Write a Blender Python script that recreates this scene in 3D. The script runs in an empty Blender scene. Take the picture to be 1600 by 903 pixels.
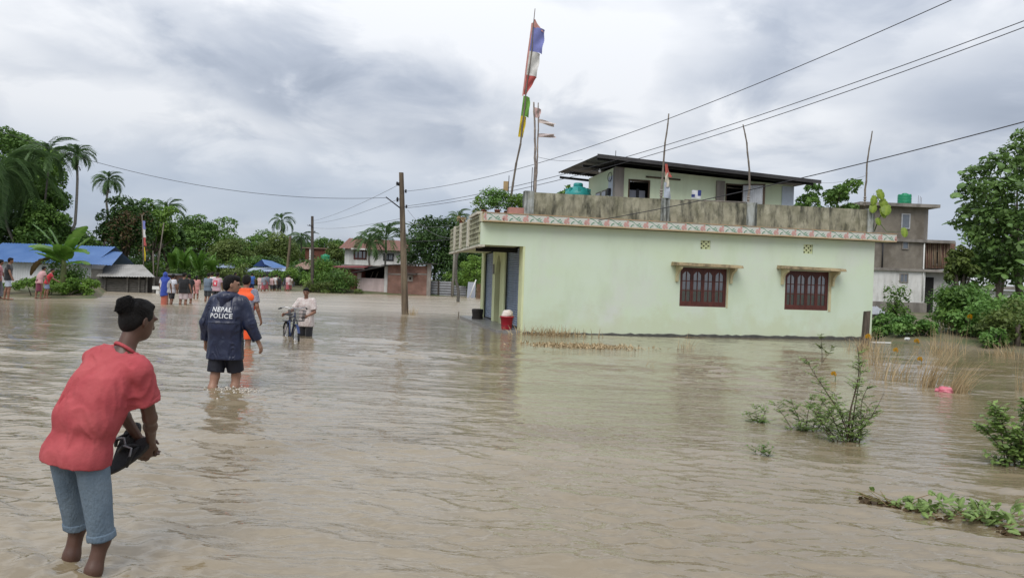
import bpy, bmesh, math, random
import numpy as np
from mathutils import Vector, Matrix
from mathutils.bvhtree import BVHTree

# ------------------------------------------------------------------ camera
FPX, CX, CY, EYE = 1150.0, 800.0, 451.5, 1.5
ROLL, PITCH = 0.0344, 0.0099
SC = bpy.context.scene
COL = SC.collection
_F = np.array([0, math.cos(PITCH), -math.sin(PITCH)])
_R = np.array([1.0, 0, 0]); _U = np.cross(_R, _F)
UPV = math.cos(ROLL) * _U - math.sin(ROLL) * _R
RTV = math.cos(ROLL) * _R + math.sin(ROLL) * _U
cam_data = bpy.data.cameras.new('camera')
cam_data.sensor_width = 36.0
cam_data.lens = FPX / 1600 * 36
cam_data.clip_start = 0.05
cam_data.clip_end = 3000
cam = bpy.data.objects.new('camera', cam_data)
COL.objects.link(cam)
_m = Matrix.Identity(4)
for _i in range(3):
    _m[_i][0] = RTV[_i]; _m[_i][1] = UPV[_i]; _m[_i][2] = -_F[_i]
_m[2][3] = EYE
cam.matrix_world = _m
SC.camera = cam

# ------------------------------------------------------------------ sky, sun, exposure
SUN_EL, SUN_AZ = math.radians(52), math.radians(200)      # azimuth clockwise from +Y: behind the camera, a little left
w = bpy.data.worlds.new('World'); SC.world = w; w.use_nodes = True
nt = w.node_tree; nt.nodes.clear()
def wn(t, **kw):
    n = nt.nodes.new(t)
    for k, v in kw.items(): setattr(n, k, v)
    return n
def wmath(op, a, b=None):
    n = wn('ShaderNodeMath', operation=op)
    for i, x in enumerate((a, b)):
        if x is None: continue
        if isinstance(x, (int, float)): n.inputs[i].default_value = x
        else: nt.links.new(x, n.inputs[i])
    return n.outputs[0]
tc = wn('ShaderNodeTexCoord'); sep = wn('ShaderNodeSeparateXYZ')
nt.links.new(tc.outputs['Generated'], sep.inputs[0])
zc = wmath('MAXIMUM', sep.outputs['Z'], 0.0)
zz = wmath('ADD', zc, 0.27)
comb = wn('ShaderNodeCombineXYZ')
nt.links.new(wmath('DIVIDE', sep.outputs['X'], zz), comb.inputs[0])
nt.links.new(wmath('DIVIDE', sep.outputs['Y'], zz), comb.inputs[1])
def wnoise(scale, detail, rough, dist, off, sx=1.0):
    mp = wn('ShaderNodeMapping'); mp.inputs['Location'].default_value = off
    mp.inputs['Scale'].default_value = (sx, 1, 1)
    nt.links.new(comb.outputs[0], mp.inputs[0])
    n = wn('ShaderNodeTexNoise', noise_dimensions='2D'); n.inputs['Scale'].default_value = scale
    n.inputs['Detail'].default_value = detail; n.inputs['Roughness'].default_value = rough
    n.inputs['Distortion'].default_value = dist
    nt.links.new(mp.outputs[0], n.inputs['Vector'])
    return n.outputs['Fac']
n1 = wnoise(0.95, 8, 0.46, 0.15, (5.6, 11.9, 2.4), 1.0)
n2 = wnoise(2.9, 8, 0.55, 0.3, (9.3, 2.2, 1.4), 1.0)
n3 = wnoise(0.45, 3, 0.5, 0.0, (6.7, 1.4, 3.0))
f1 = wmath('ADD', wmath('MULTIPLY', n1, 0.52), wmath('ADD', wmath('MULTIPLY', n2, 0.26), wmath('MULTIPLY', n3, 0.22)))
# billowing heads: a smooth cellular pattern, warped by the noise
wv_ = wn('ShaderNodeVectorMath', operation='SCALE'); cmb2 = wn('ShaderNodeCombineXYZ'); nt.links.new(n2, cmb2.inputs[0]); nt.links.new(n1, cmb2.inputs[1]); nt.links.new(cmb2.outputs[0], wv_.inputs[0]); wv_.inputs['Scale'].default_value = 0.9
wa_ = wn('ShaderNodeVectorMath', operation='ADD'); nt.links.new(comb.outputs[0], wa_.inputs[0]); nt.links.new(wv_.outputs[0], wa_.inputs[1])
vo = wn('ShaderNodeTexVoronoi', feature='SMOOTH_F1'); vo.inputs['Scale'].default_value = 1.9; vo.voronoi_dimensions = '2D'; vo.inputs['Detail'].default_value = 1.0; vo.inputs['Roughness'].default_value = 0.45; vo.inputs['Smoothness'].default_value = 0.6; nt.links.new(wa_.outputs[0], vo.inputs['Vector'])
f1 = wmath('ADD', wmath('MULTIPLY', f1, 0.86), wmath('MULTIPLY', wmath('SUBTRACT', 0.95, vo.outputs['Distance']), 0.125))
rmp = wn('ShaderNodeValToRGB'); cr = rmp.color_ramp
cr.elements[0].position = 0.37; cr.elements[0].color = (0.275, 0.31, 0.375, 1)
cr.elements[1].position = 0.57; cr.elements[1].color = (0.63, 0.645, 0.672, 1)
for p_, c_ in ((0.43, (0.35, 0.385, 0.45, 1)), (0.50, (0.485, 0.512, 0.56, 1))):
    e_ = cr.elements.new(p_); e_.color = c_
nt.links.new(f1, rmp.inputs[0])
# the low sky over the far trees: a flat blue grey sheet of cloud
rm2 = wn('ShaderNodeValToRGB')
rm2.color_ramp.elements[0].position = 0.0; rm2.color_ramp.elements[0].color = (.15, .15, .15, 1)
rm2.color_ramp.elements[1].position = 0.185; rm2.color_ramp.elements[1].color = (0, 0, 0, 1)
for p_, c_ in ((.035, .3), (.07, 1.0), (.115, .8)):
    e_ = rm2.color_ramp.elements.new(p_); e_.color = (c_, c_, c_, 1)
nt.links.new(zc, rm2.inputs[0])
mixl = wn('ShaderNodeMixRGB'); mixl.inputs[2].default_value = (0.38, 0.44, 0.54, 1)
nt.links.new(wmath('MULTIPLY', rm2.outputs[0], 0.72), mixl.inputs[0]); nt.links.new(rmp.outputs[0], mixl.inputs[1])
# overcast skies brighten towards the zenith
gain = wmath('ADD', wmath('MULTIPLY', zc, 1.15), 0.88)
mulc = wn('ShaderNodeVectorMath', operation='SCALE')
nt.links.new(mixl.outputs[0], mulc.inputs[0]); nt.links.new(gain, mulc.inputs['Scale'])
sky = wn('ShaderNodeTexSky', sky_type='NISHITA'); sky.sun_disc = False
sky.sun_elevation = SUN_EL; sky.sun_rotation = SUN_AZ
skm = wn('ShaderNodeVectorMath', operation='SCALE'); nt.links.new(sky.outputs[0], skm.inputs[0]); skm.inputs['Scale'].default_value = 0.08
mxs = wn('ShaderNodeMixRGB'); mxs.inputs[0].default_value = 0.92
nt.links.new(skm.outputs[0], mxs.inputs[1]); nt.links.new(mulc.outputs[0], mxs.inputs[2])
bg = wn('ShaderNodeBackground'); bg.inputs['Strength'].default_value = 1.0
nt.links.new(mxs.outputs[0], bg.inputs[0])
nt.links.new(bg.outputs[0], wn('ShaderNodeOutputWorld').inputs[0])

sun_d = bpy.data.lights.new('sun', 'SUN'); sun_d.energy = 1.5; sun_d.angle = math.radians(35); sun_d.color = (1.0, 0.965, 0.91)
sun = bpy.data.objects.new('sun', sun_d); COL.objects.link(sun)
_sd = Vector((math.sin(SUN_AZ) * math.cos(SUN_EL), math.cos(SUN_AZ) * math.cos(SUN_EL), math.sin(SUN_EL)))
sun.rotation_euler = _sd.to_track_quat('Z', 'Y').to_euler()
SC.view_settings.view_transform = 'Standard'; SC.view_settings.look = 'None'
SC.view_settings.exposure = 0.35; SC.view_settings.gamma = 1.0

# ------------------------------------------------------------------ helpers: places
def ray(px, py): return _F + RTV * (px - CX) / FPX - UPV * (py - CY) / FPX
def at(px, py, Y):                       # the point seen at a pixel, Y metres ahead
    d = ray(px, py); return np.array([0, 0, EYE]) + d * (Y / d[1])
def gnd(px, py, z=0.0):                  # the point seen at a pixel on the water
    d = ray(px, py); return np.array([0, 0, EYE]) + d * ((z - EYE) / d[2])
def zat(px, py, Y): return float(at(px, py, Y)[2])
TH, HX, HY = 0.2022, 0.3471, 21.556
HC = np.array([HX, HY, 0.0]); HU_ = np.array([math.cos(TH), math.sin(TH), 0]); HV_ = np.array([-math.sin(TH), math.cos(TH), 0])
def hp(px, py, v):                       # house frame: (u, z) on the plane at depth v
    d = ray(px, py); o = np.array([0, 0, EYE]); t = ((HC + v * HV_ - o) @ HV_) / (d @ HV_); q = o + t * d - HC
    return float(q @ HU_), float(q[2])

# ------------------------------------------------------------------ helpers: objects
def props(o, label=None, cat=None, group=None, kind=None):
    if label: o['label'] = label
    if cat: o['category'] = cat
    if group: o['group'] = group
    if kind: o['kind'] = kind
    return o
def root(name, label, cat, loc, rz=0.0, group=None):
    o = bpy.data.objects.new(name, None); COL.objects.link(o)
    o.location = [float(x) for x in loc]; o.rotation_euler = (0, 0, rz); o.empty_display_size = 0.1
    return props(o, label, cat, group)
def link(name, me, parent=None, loc=None, rot=None, scale=None):
    o = bpy.data.objects.new(name, me); COL.objects.link(o)
    if parent is not None: o.parent = parent
    if loc is not None: o.location = [float(x) for x in loc]
    if rot is not None: o.rotation_euler = rot
    if scale is not None: o.scale = scale if hasattr(scale, '__len__') else (scale,) * 3
    return o
def np_mesh(name, V, Fc, mats=(), smooth=False, tint=None):
    V = np.asarray(V, np.float32); Fc = np.asarray(Fc, np.int32); k = Fc.shape[1]
    me = bpy.data.meshes.new(name)
    me.vertices.add(len(V)); me.vertices.foreach_set('co', V.ravel())
    me.loops.add(Fc.size); me.loops.foreach_set('vertex_index', Fc.ravel())
    me.polygons.add(len(Fc)); me.polygons.foreach_set('loop_start', np.arange(0, Fc.size, k, dtype=np.int32))
    me.polygons.foreach_set('loop_total', np.full(len(Fc), k, np.int32))
    if smooth: me.polygons.foreach_set('use_smooth', np.ones(len(Fc), bool))
    if tint is not None:
        a = me.attributes.new('tint', 'FLOAT', 'POINT'); a.data.foreach_set('value', np.asarray(tint, np.float32))
    for m in (mats if isinstance(mats, (list, tuple)) else (mats,)): me.materials.append(m)
    me.update(calc_edges=True); return me

class MB:
    """collects simple shapes into one mesh"""
    def __init__(s): s.v = []; s.f = []; s.m = []; s.sm = []
    def add(s, V, Fs, mat=0, smooth=False):
        b = len(s.v); s.v += [tuple(float(c) for c in x) for x in V]
        for q in Fs: s.f.append(tuple(b + i for i in q)); s.m.append(mat); s.sm.append(smooth)
        return s
    def box(s, lo, hi, mat=0, M=None, taper=None):
        x0, y0, z0 = lo; x1, y1, z1 = hi
        V = [(x0, y0, z0), (x1, y0, z0), (x1, y1, z0), (x0, y1, z0), (x0, y0, z1), (x1, y0, z1), (x1, y1, z1), (x0, y1, z1)]
        if M is not None: V = [M @ Vector(q) for q in V]
        return s.add(V, [(0, 3, 2, 1), (4, 5, 6, 7), (0, 1, 5, 4), (1, 2, 6, 5), (2, 3, 7, 6), (3, 0, 4, 7)], mat)
    def hexa(s, V, mat=0):          # 8 corners: bottom ring then top ring
        return s.add(V, [(0, 3, 2, 1), (4, 5, 6, 7), (0, 1, 5, 4), (1, 2, 6, 5), (2, 3, 7, 6), (3, 0, 4, 7)], mat)
    def quad(s, a, b, c, d, mat=0): return s.add([a, b, c, d], [(0, 1, 2, 3)], mat)
    def tube(s, pts, rad, n=8, mat=0, smooth=True, cap=True):
        P = [np.asarray(p, float) for p in pts]; rad = [rad] * len(P) if not hasattr(rad, '__len__') else rad
        V = []; prev = None
        for i, p in enumerate(P):
            t = P[min(i + 1, len(P) - 1)] - P[max(i - 1, 0)]; t = t / (np.linalg.norm(t) + 1e-9)
            if prev is None:
                a = np.array([0, 0, 1.0]) if abs(t[2]) < 0.9 else np.array([1.0, 0, 0])
            else: a = prev
            x = a - t * (a @ t); x /= (np.linalg.norm(x) + 1e-9); y = np.cross(t, x); prev = x
            for j in range(n):
                an = 2 * math.pi * j / n
                V.append(p + rad[i] * (math.cos(an) * x + math.sin(an) * y))
        Fs = [(i * n + j, i * n + (j + 1) % n, (i + 1) * n + (j + 1) % n, (i + 1) * n + j) for i in range(len(P) - 1) for j in range(n)]
        s.add(V, Fs, mat, smooth)
        if cap:
            b = len(s.v) - len(V)
            s.f += [tuple(b + j for j in reversed(range(n))), tuple(b + (len(P) - 1) * n + j for j in range(n))]
            s.m += [mat, mat]; s.sm += [False, False]
        return s
    def lathe(s, prof, n=20, c=(0, 0, 0), mat=0, smooth=True):
        V = [(c[0] + r * math.cos(2 * math.pi * j / n), c[1] + r * math.sin(2 * math.pi * j / n), c[2] + z) for r, z in prof for j in range(n)]
        Fs = [(i * n + j, i * n + (j + 1) % n, (i + 1) * n + (j + 1) % n, (i + 1) * n + j) for i in range(len(prof) - 1) for j in range(n)]
        return s.add(V, Fs, mat, smooth)
    def prism(s, poly, ax, d0, d1, mat=0):   # polygon in the two other axes, extruded along axis ax
        def P(a, b, d):
            q = [a, b]; q.insert(ax, d); return q
        n = len(poly); V = [P(a, b, d0) for a, b in poly] + [P(a, b, d1) for a, b in poly]
        Fs = [tuple(range(n)), tuple(range(2 * n - 1, n - 1, -1))] + [(j, j + n, (j + 1) % n + n, (j + 1) % n) for j in range(n)]
        return s.add(V, Fs, mat)
    def mesh(s, name, mats):
        me = bpy.data.meshes.new(name); me.from_pydata(s.v, [], s.f)
        for m in (mats if isinstance(mats, (list, tuple)) else (mats,)): me.materials.append(m)
        me.polygons.foreach_set('material_index', s.m); me.polygons.foreach_set('use_smooth', s.sm)
        bm = bmesh.new(); bm.from_mesh(me); bmesh.ops.recalc_face_normals(bm, faces=bm.faces); bm.to_mesh(me); bm.free()
        me.update(); return me
    def build(s, name, mats, parent=None, loc=None, rot=None): return link(name, s.mesh(name, mats), parent, loc, rot)

# ------------------------------------------------------------------ helpers: materials
_mc = {}
def mat(name, c1, c2=None, scale=4.0, rough=0.75, bump=0.0, bscale=None, detail=5, stretch=(1, 1, 1), metal=0.0, spec=0.35, lo=0.35, hi=0.65, sheen=0.0, distort=0.0):
    if name in _mc: return _mc[name]
    m = bpy.data.materials.new(name); m.use_nodes = True; t = m.node_tree; b = t.nodes['Principled BSDF']
    b.inputs['Roughness'].default_value = rough; b.inputs['Metallic'].default_value = metal
    b.inputs['Specular IOR Level'].default_value = spec
    if sheen: b.inputs['Sheen Weight'].default_value = sheen
    co = t.nodes.new('ShaderNodeTexCoord'); mp = t.nodes.new('ShaderNodeMapping'); mp.inputs['Scale'].default_value = stretch
    t.links.new(co.outputs['Object'], mp.inputs[0])
    if c2 is None: c2 = tuple(x * 0.86 for x in c1)
    no = t.nodes.new('ShaderNodeTexNoise'); no.inputs['Scale'].default_value = scale; no.inputs['Detail'].default_value = detail
    no.inputs['Roughness'].default_value = 0.6; no.inputs['Distortion'].default_value = distort
    t.links.new(mp.outputs[0], no.inputs['Vector'])
    r = t.nodes.new('ShaderNodeValToRGB'); r.color_ramp.elements[0].position = lo; r.color_ramp.elements[1].position = hi
    r.color_ramp.elements[0].color = (*c1, 1); r.color_ramp.elements[1].color = (*c2, 1)
    t.links.new(no.outputs['Fac'], r.inputs[0]); t.links.new(r.outputs[0], b.inputs['Base Color'])
    if bump:
        n2 = t.nodes.new('ShaderNodeTexNoise'); n2.inputs['Scale'].default_value = bscale or scale * 4; n2.inputs['Detail'].default_value = 4
        t.links.new(mp.outputs[0], n2.inputs['Vector'])
        bp = t.nodes.new('ShaderNodeBump'); bp.inputs['Strength'].default_value = bump; bp.inputs['Distance'].default_value = 0.02
        t.links.new(n2.outputs['Fac'], bp.inputs['Height']); t.links.new(bp.outputs[0], b.inputs['Normal'])
    _mc[name] = m; return m
def stained(name, base, mott, dark, streak=0.6, sx=3.0, sz=0.35, lo=0.45, hi=0.62, rough=0.85, mscale=1.5, bump=0.25, extra=None, elo=.5, ehi=.7, escale=2.2):
    """plaster or concrete with mottling, vertical runs of dirt and an optional third tone of growth or damp"""
    if name in _mc: return _mc[name]
    m = bpy.data.materials.new(name); m.use_nodes = True; t = m.node_tree; b = t.nodes['Principled BSDF']
    b.inputs['Roughness'].default_value = rough; b.inputs['Specular IOR Level'].default_value = 0.25
    co = t.nodes.new('ShaderNodeTexCoord')
    def noise(sc, st, det=6):
        mp = t.nodes.new('ShaderNodeMapping'); mp.inputs['Scale'].default_value = st; t.links.new(co.outputs['Object'], mp.inputs[0])
        n = t.nodes.new('ShaderNodeTexNoise'); n.inputs['Scale'].default_value = sc; n.inputs['Detail'].default_value = det; n.inputs['Roughness'].default_value = 0.62
        t.links.new(mp.outputs[0], n.inputs['Vector']); return n.outputs['Fac']
    def ramp(src, a, c, va=0.0, vc=1.0):
        r = t.nodes.new('ShaderNodeMapRange'); r.inputs['From Min'].default_value = a; r.inputs['From Max'].default_value = c
        r.inputs['To Min'].default_value = va; r.inputs['To Max'].default_value = vc; t.links.new(src, r.inputs['Value']); return r.outputs[0]
    def mix(fac, a, c):
        x = t.nodes.new('ShaderNodeMixRGB'); t.links.new(fac, x.inputs[0])
        if isinstance(a, tuple): x.inputs[1].default_value = (*a, 1)
        else: t.links.new(a, x.inputs[1])
        x.inputs[2].default_value = (*c, 1); return x.outputs[0]
    col = mix(ramp(noise(mscale, (1, 1, 1)), 0.38, 0.66), base, mott)
    if extra: col = mix(ramp(noise(escale, (1, 1, 0.7), 8), elo, ehi), col, extra)
    col = mix(ramp(noise(1.0, (sx, sx, sz), 7), lo, hi, 0.0, streak), col, dark)
    t.links.new(col, b.inputs['Base Color'])
    bp = t.nodes.new('ShaderNodeBump'); bp.inputs['Strength'].default_value = bump; bp.inputs['Distance'].default_value = 0.01
    t.links.new(noise(22, (1, 1, 1)), bp.inputs['Height']); t.links.new(bp.outputs[0], b.inputs['Normal'])
    _mc[name] = m; return m
def leafmat(name, c0, c1, c2=None, rough=0.5, trans=0.28):
    if name in _mc: return _mc[name]
    m = bpy.data.materials.new(name); m.use_nodes = True; t = m.node_tree; b = t.nodes['Principled BSDF']; out = t.nodes['Material Output']
    b.inputs['Roughness'].default_value = rough; b.inputs['Specular IOR Level'].default_value = 0.3
    a = t.nodes.new('ShaderNodeAttribute'); a.attribute_name = 'tint'
    r = t.nodes.new('ShaderNodeValToRGB'); r.color_ramp.elements[0].color = (*c0, 1); r.color_ramp.elements[1].color = (*c1, 1)
    if c2: e = r.color_ramp.elements.new(0.93); e.color = (*c1, 1); r.color_ramp.elements[2].color = (*c2, 1)
    t.links.new(a.outputs['Fac'], r.inputs[0]); t.links.new(r.outputs[0], b.inputs['Base Color'])
    tr = t.nodes.new('ShaderNodeBsdfTranslucent'); t.links.new(r.outputs[0], tr.inputs[0])
    mx = t.nodes.new('ShaderNodeMixShader'); mx.inputs[0].default_value = trans
    t.links.new(b.outputs[0], mx.inputs[1]); t.links.new(tr.outputs[0], mx.inputs[2]); t.links.new(mx.outputs[0], out.inputs[0])
    _mc[name] = m; return m
# ================================================================== THE SETTING
def hz(px): return CY - 11.4 + (px - CX) * 0.03443
SHORE_PX = [-900, -200, 0, 150, 168, 250, 400, 540, 740, 900, 1340, 1366, 1450, 1600, 1800, 2600]
SHORE_D = [33, 33, 33.5, 35, 49, 54, 66, 63, 66, 60, 45, 23.6, 22.0, 20.6, 19, 16]
def shore(px): return np.interp(px, SHORE_PX, SHORE_D)
def ground_h(X, Y):
    px = 800 + 1150 * X / np.maximum(Y, 0.5)
    d = np.where(Y > 1, Y - shore(px), -10.0)
    h = np.clip(d * 0.12, -0.75, 0.30) + 0.05 * np.sin(X * 0.9) * np.cos(Y * 0.7) * (d > 0)
    h = np.where(Y <= 1, np.clip(-0.5 + (-Y - 8) * 0.1, -0.6, 0.4), h)
    return np.minimum(h, 0.34)
mud = mat('wet_mud_and_grass', (0.16, 0.13, 0.085), (0.07, 0.10, 0.035), scale=0.5, rough=0.8, bump=0.5, bscale=6)
gx = np.concatenate([-np.geomspace(900, 62, 10), np.linspace(-60, 60, 161), np.geomspace(62, 900, 10)])
gy = np.concatenate([-np.geomspace(400, 20, 8), np.linspace(-18, 100, 170), np.geomspace(105, 1500, 12)])
GX, GY = np.meshgrid(gx, gy)
GV = np.stack([GX, GY, ground_h(GX, GY)], -1).reshape(-1, 3)
nx, ny = len(gx), len(gy)
ii = (np.arange(ny - 1)[:, None] * nx + np.arange(nx - 1)[None]).ravel()
props(link('ground', np_mesh('ground', GV, np.stack([ii, ii + 1, ii + nx + 1, ii + nx], 1), mud, smooth=True)), kind='structure')

# ---- flood water: a rippled sheet, wave spectrum by FFT
def wave_tile(N, L, lmin, lmax, ang, spread, seed):
    r = np.random.default_rng(seed)
    k = np.fft.fftfreq(N, L / N) * 2 * np.pi
    KX, KY = np.meshgrid(k, k); K = np.hypot(KX, KY) + 1e-9
    band = np.exp(-((np.log(K) - np.log(2 * np.pi / math.sqrt(lmin * lmax))) / (0.5 * math.log(lmax / lmin))) ** 2)
    th = np.arctan2(KY, KX) - ang; th = np.arctan2(np.sin(2 * th), np.cos(2 * th)) / 2
    A = band / K * np.exp(-(th / spread) ** 2)
    h = np.real(np.fft.ifft2((r.normal(size=(N, N)) + 1j * r.normal(size=(N, N))) * A))
    gy_, gx_ = np.gradient(h, L / N)
    return (h / np.sqrt((gx_ ** 2 + gy_ ** 2).mean())).astype(np.float32)     # unit slope rms
def sample(t, L, X, Y):
    N = t.shape[0]; fx = (X / L * N) % N; fy = (Y / L * N) % N
    x0 = fx.astype(int) % N; y0 = fy.astype(int) % N; ax = fx - np.floor(fx); ay = fy - np.floor(fy); x1 = (x0 + 1) % N; y1 = (y0 + 1) % N
    return t[y0, x0] * (1 - ax) * (1 - ay) + t[y0, x1] * ax * (1 - ay) + t[y1, x0] * (1 - ax) * ay + t[y1, x1] * ax * ay
T1 = wave_tile(512, 41.0, 0.9, 2.4, math.radians(74), 0.42, 1)
T2 = wave_tile(1024, 23.0, 0.28, 0.8, math.radians(66), 0.62, 2)
T3 = wave_tile(1024, 11.0, 0.10, 0.26, math.radians(80), 0.8, 3)
T0 = wave_tile(256, 83.0, 7, 16, 0.9, 3.0, 4); T0 = T0 / T0.std()
tx = np.concatenate([np.linspace(-1.5, -0.82, 60)[:-1], np.linspace(-0.82, 0.82, 470), np.linspace(0.82, 1.5, 60)[1:]])
kk = np.concatenate([np.linspace(1150, 520, 170)[:-1], np.linspace(520, 40, 520)[:-1], np.geomspace(40, 11, 60)])
yy = FPX * EYE / kk
TX, YY = np.meshgrid(tx, yy); XX = TX * YY
dy = np.gradient(yy)[:, None] * np.ones_like(TX)
fade = lambda lam: np.clip(1.6 - dy / lam * 2.6, 0, 1)
T00 = wave_tile(256, 37.0, 2.2, 5, 0.9, 3.0, 14); T00 = T00 / T00.std()
cal = np.clip(0.82 + 0.38 * sample(T0, 83.0, XX, YY) + 0.22 * sample(T00, 37.0, XX, YY), 0.22, 1.6)
# calmer lane over the drowned road in the middle, livelier water to the right and far out
lane = 1 - 0.45 * np.exp(-((XX + 0.6 - YY * -0.08) / (0.10 * YY + 0.8)) ** 2) * np.clip((14 - YY) / 5, 0, 1)
rush = 1 + 0.5 * np.clip((YY - 24) / 10, 0, 1)
WZ = (0.038 * sample(T1, 41.0, XX, YY) * fade(1.2) + 0.095 * sample(T2, 23.0, XX, YY) * fade(0.42) + 0.125 * sample(T3, 11.0, XX, YY) * fade(0.15)) * cal * lane * rush
def rings(cx, cy, amp, lam, reach, dirx=0, diry=0):
    dx, dy_ = XX - cx, YY - cy; r = np.hypot(dx, dy_) + 1e-6
    wgt = 1.0 if dirx == 0 and diry == 0 else np.clip(0.35 + 0.65 * (dx * dirx + dy_ * diry) / r, 0.05, 1)
    return amp * np.sin(2 * np.pi * r / lam) * np.exp(-r / reach) * wgt
WADE = []
for px_, py_, a_, l_, re_, dx_, dy_ in ((346, 606, .018, .30, .55, .2, -1), (369, 606, .018, .27, .55, .4, -.9), (134, 893, .014, .17, .30, 0, 0), (112, 872, .012, .17, .28, 0, 0),
                              (468, 524, .012, .35, .6, 0, 0), (478, 524, .012, .3, .6, 0, 0), (1325, 690, .005, .2, .4, 0, 0), (633, 491, .012, .4, .6, 0, 0), (385, 575, .015, .4, .7, 0, 0)):
    g_ = gnd(px_, py_); WADE.append(g_)
    WZ += rings(g_[0], g_[1], a_, l_, re_, dx_, dy_) * fade(l_)
# choppy wake behind the policeman's legs
g_ = gnd(360, 612); rr = ((XX - g_[0]) / 0.55) ** 2 + ((YY - g_[1]) / 0.5) ** 2
WZ += np.exp(-rr) * (0.16 * sample(T3, 11.0, XX * 1.3 + 3, YY * 1.3) + 0.010) * fade(0.15)
WV = np.stack([XX, YY, WZ], -1).reshape(-1, 3)
nc, nr = len(tx), len(yy)
ii = (np.arange(nr - 1)[:, None] * nc + np.arange(nc - 1)[None]).ravel()
WF = np.stack([ii, ii + 1, ii + nc + 1, ii + nc], 1)
b0 = len(WV); y0, y1 = float(yy[0]), float(yy[-1])
apron = np.array([[-300, -60, 0], [300, -60, 0], [300, y0, 0], [-300, y0, 0], [-1.5 * y0, y0, 0], [1.5 * y0, y0, 0], [-1.5 * y1, y1, 0], [1.5 * y1, y1, 0], [-300, y1, 0], [300, y1, 0]])
AF = np.array([[0, 1, 2, 3], [3, 4, 6, 8], [5, 2, 9, 7]]) + b0
water = bpy.data.materials.new('muddy_flood_water'); water.use_nodes = True; t = water.node_tree; b = t.nodes['Principled BSDF']
b.inputs['Roughness'].default_value = 0.04; b.inputs['IOR'].default_value = 1.75
co = t.nodes.new('ShaderNodeTexCoord')
def wtex(scale, st, det, rot=0.0, dist=0.4):
    mp = t.nodes.new('ShaderNodeMapping'); mp.inputs['Scale'].default_value = st; mp.inputs['Rotation'].default_value = (0, 0, rot); t.links.new(co.outputs['Object'], mp.inputs[0])
    n = t.nodes.new('ShaderNodeTexNoise'); n.inputs['Scale'].default_value = scale; n.inputs['Detail'].default_value = det; n.inputs['Distortion'].default_value = dist
    t.links.new(mp.outputs[0], n.inputs['Vector']); return n.outputs['Fac']
r = t.nodes.new('ShaderNodeValToRGB'); r.color_ramp.elements[0].position = 0.36; r.color_ramp.elements[1].position = 0.66
r.color_ramp.elements[0].color = (0.185, 0.143, 0.082, 1); r.color_ramp.elements[1].color = (0.250, 0.203, 0.132, 1)
t.links.new(wtex(0.22, (0.6, 1.6, 1), 5, 0.2, 1.2), r.inputs[0])
sy_ = t.nodes.new('ShaderNodeSeparateXYZ'); t.links.new(co.outputs['Object'], sy_.inputs[0])      # the swift stream over the road carries more silt and froth
sm = t.nodes.new('ShaderNodeMapRange'); sm.inputs['From Min'].default_value = 25; sm.inputs['From Max'].default_value = 34; sm.inputs['To Max'].default_value = 1.0; t.links.new(sy_.outputs['Y'], sm.inputs['Value'])
sn = t.nodes.new('ShaderNodeMapRange'); sn.inputs['From Min'].default_value = .36; sn.inputs['From Max'].default_value = .6; sn.inputs['To Min'].default_value = .05; sn.inputs['To Max'].default_value = .85; t.links.new(wtex(0.5, (0.35, 1.6, 1), 6, 0.1, 1.0), sn.inputs['Value'])
sx_ = t.nodes.new('ShaderNodeMath'); sx_.operation = 'MULTIPLY'; t.links.new(sm.outputs[0], sx_.inputs[0]); t.links.new(sn.outputs[0], sx_.inputs[1])
mc_ = t.nodes.new('ShaderNodeMixRGB'); t.links.new(sx_.outputs[0], mc_.inputs[0]); t.links.new(r.outputs[0], mc_.inputs[1]); mc_.inputs[2].default_value = (.42, .355, .27, 1); t.links.new(mc_.outputs[0], b.inputs['Base Color'])
ad = t.nodes.new('ShaderNodeMath'); ad.operation = 'ADD'
m1 = t.nodes.new('ShaderNodeMath'); m1.operation = 'MULTIPLY'; m1.inputs[1].default_value = 1.0; t.links.new(wtex(3.2, (0.45, 1.5, 1), 4, 0.12), m1.inputs[0])
m2 = t.nodes.new('ShaderNodeMath'); m2.operation = 'MULTIPLY'; m2.inputs[1].default_value = 0.25; t.links.new(wtex(13, (0.5, 1.4, 1), 3, -0.2), m2.inputs[0])
t.links.new(m1.outputs[0], ad.inputs[0]); t.links.new(m2.outputs[0], ad.inputs[1])
bp = t.nodes.new('ShaderNodeBump'); bp.inputs['Strength'].default_value = 0.75; bp.inputs['Distance'].default_value = 0.035
t.links.new(ad.outputs[0], bp.inputs['Height']); t.links.new(bp.outputs[0], b.inputs['Normal'])
sp_ = t.nodes.new('ShaderNodeSeparateXYZ'); t.links.new(co.outputs['Object'], sp_.inputs[0])      # the swift stream beyond 20 m: chop too fine to model
mr = t.nodes.new('ShaderNodeMapRange'); mr.inputs['From Min'].default_value = 23; mr.inputs['From Max'].default_value = 33; mr.inputs['To Min'].default_value = .04; mr.inputs['To Max'].default_value = .27
t.links.new(sp_.outputs['Y'], mr.inputs['Value']); t.links.new(mr.outputs[0], b.inputs['Roughness'])
props(link('water', np_mesh('water', np.vstack([WV, apron]), np.vstack([WF, AF]), water, smooth=True)), kind='structure')

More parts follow.
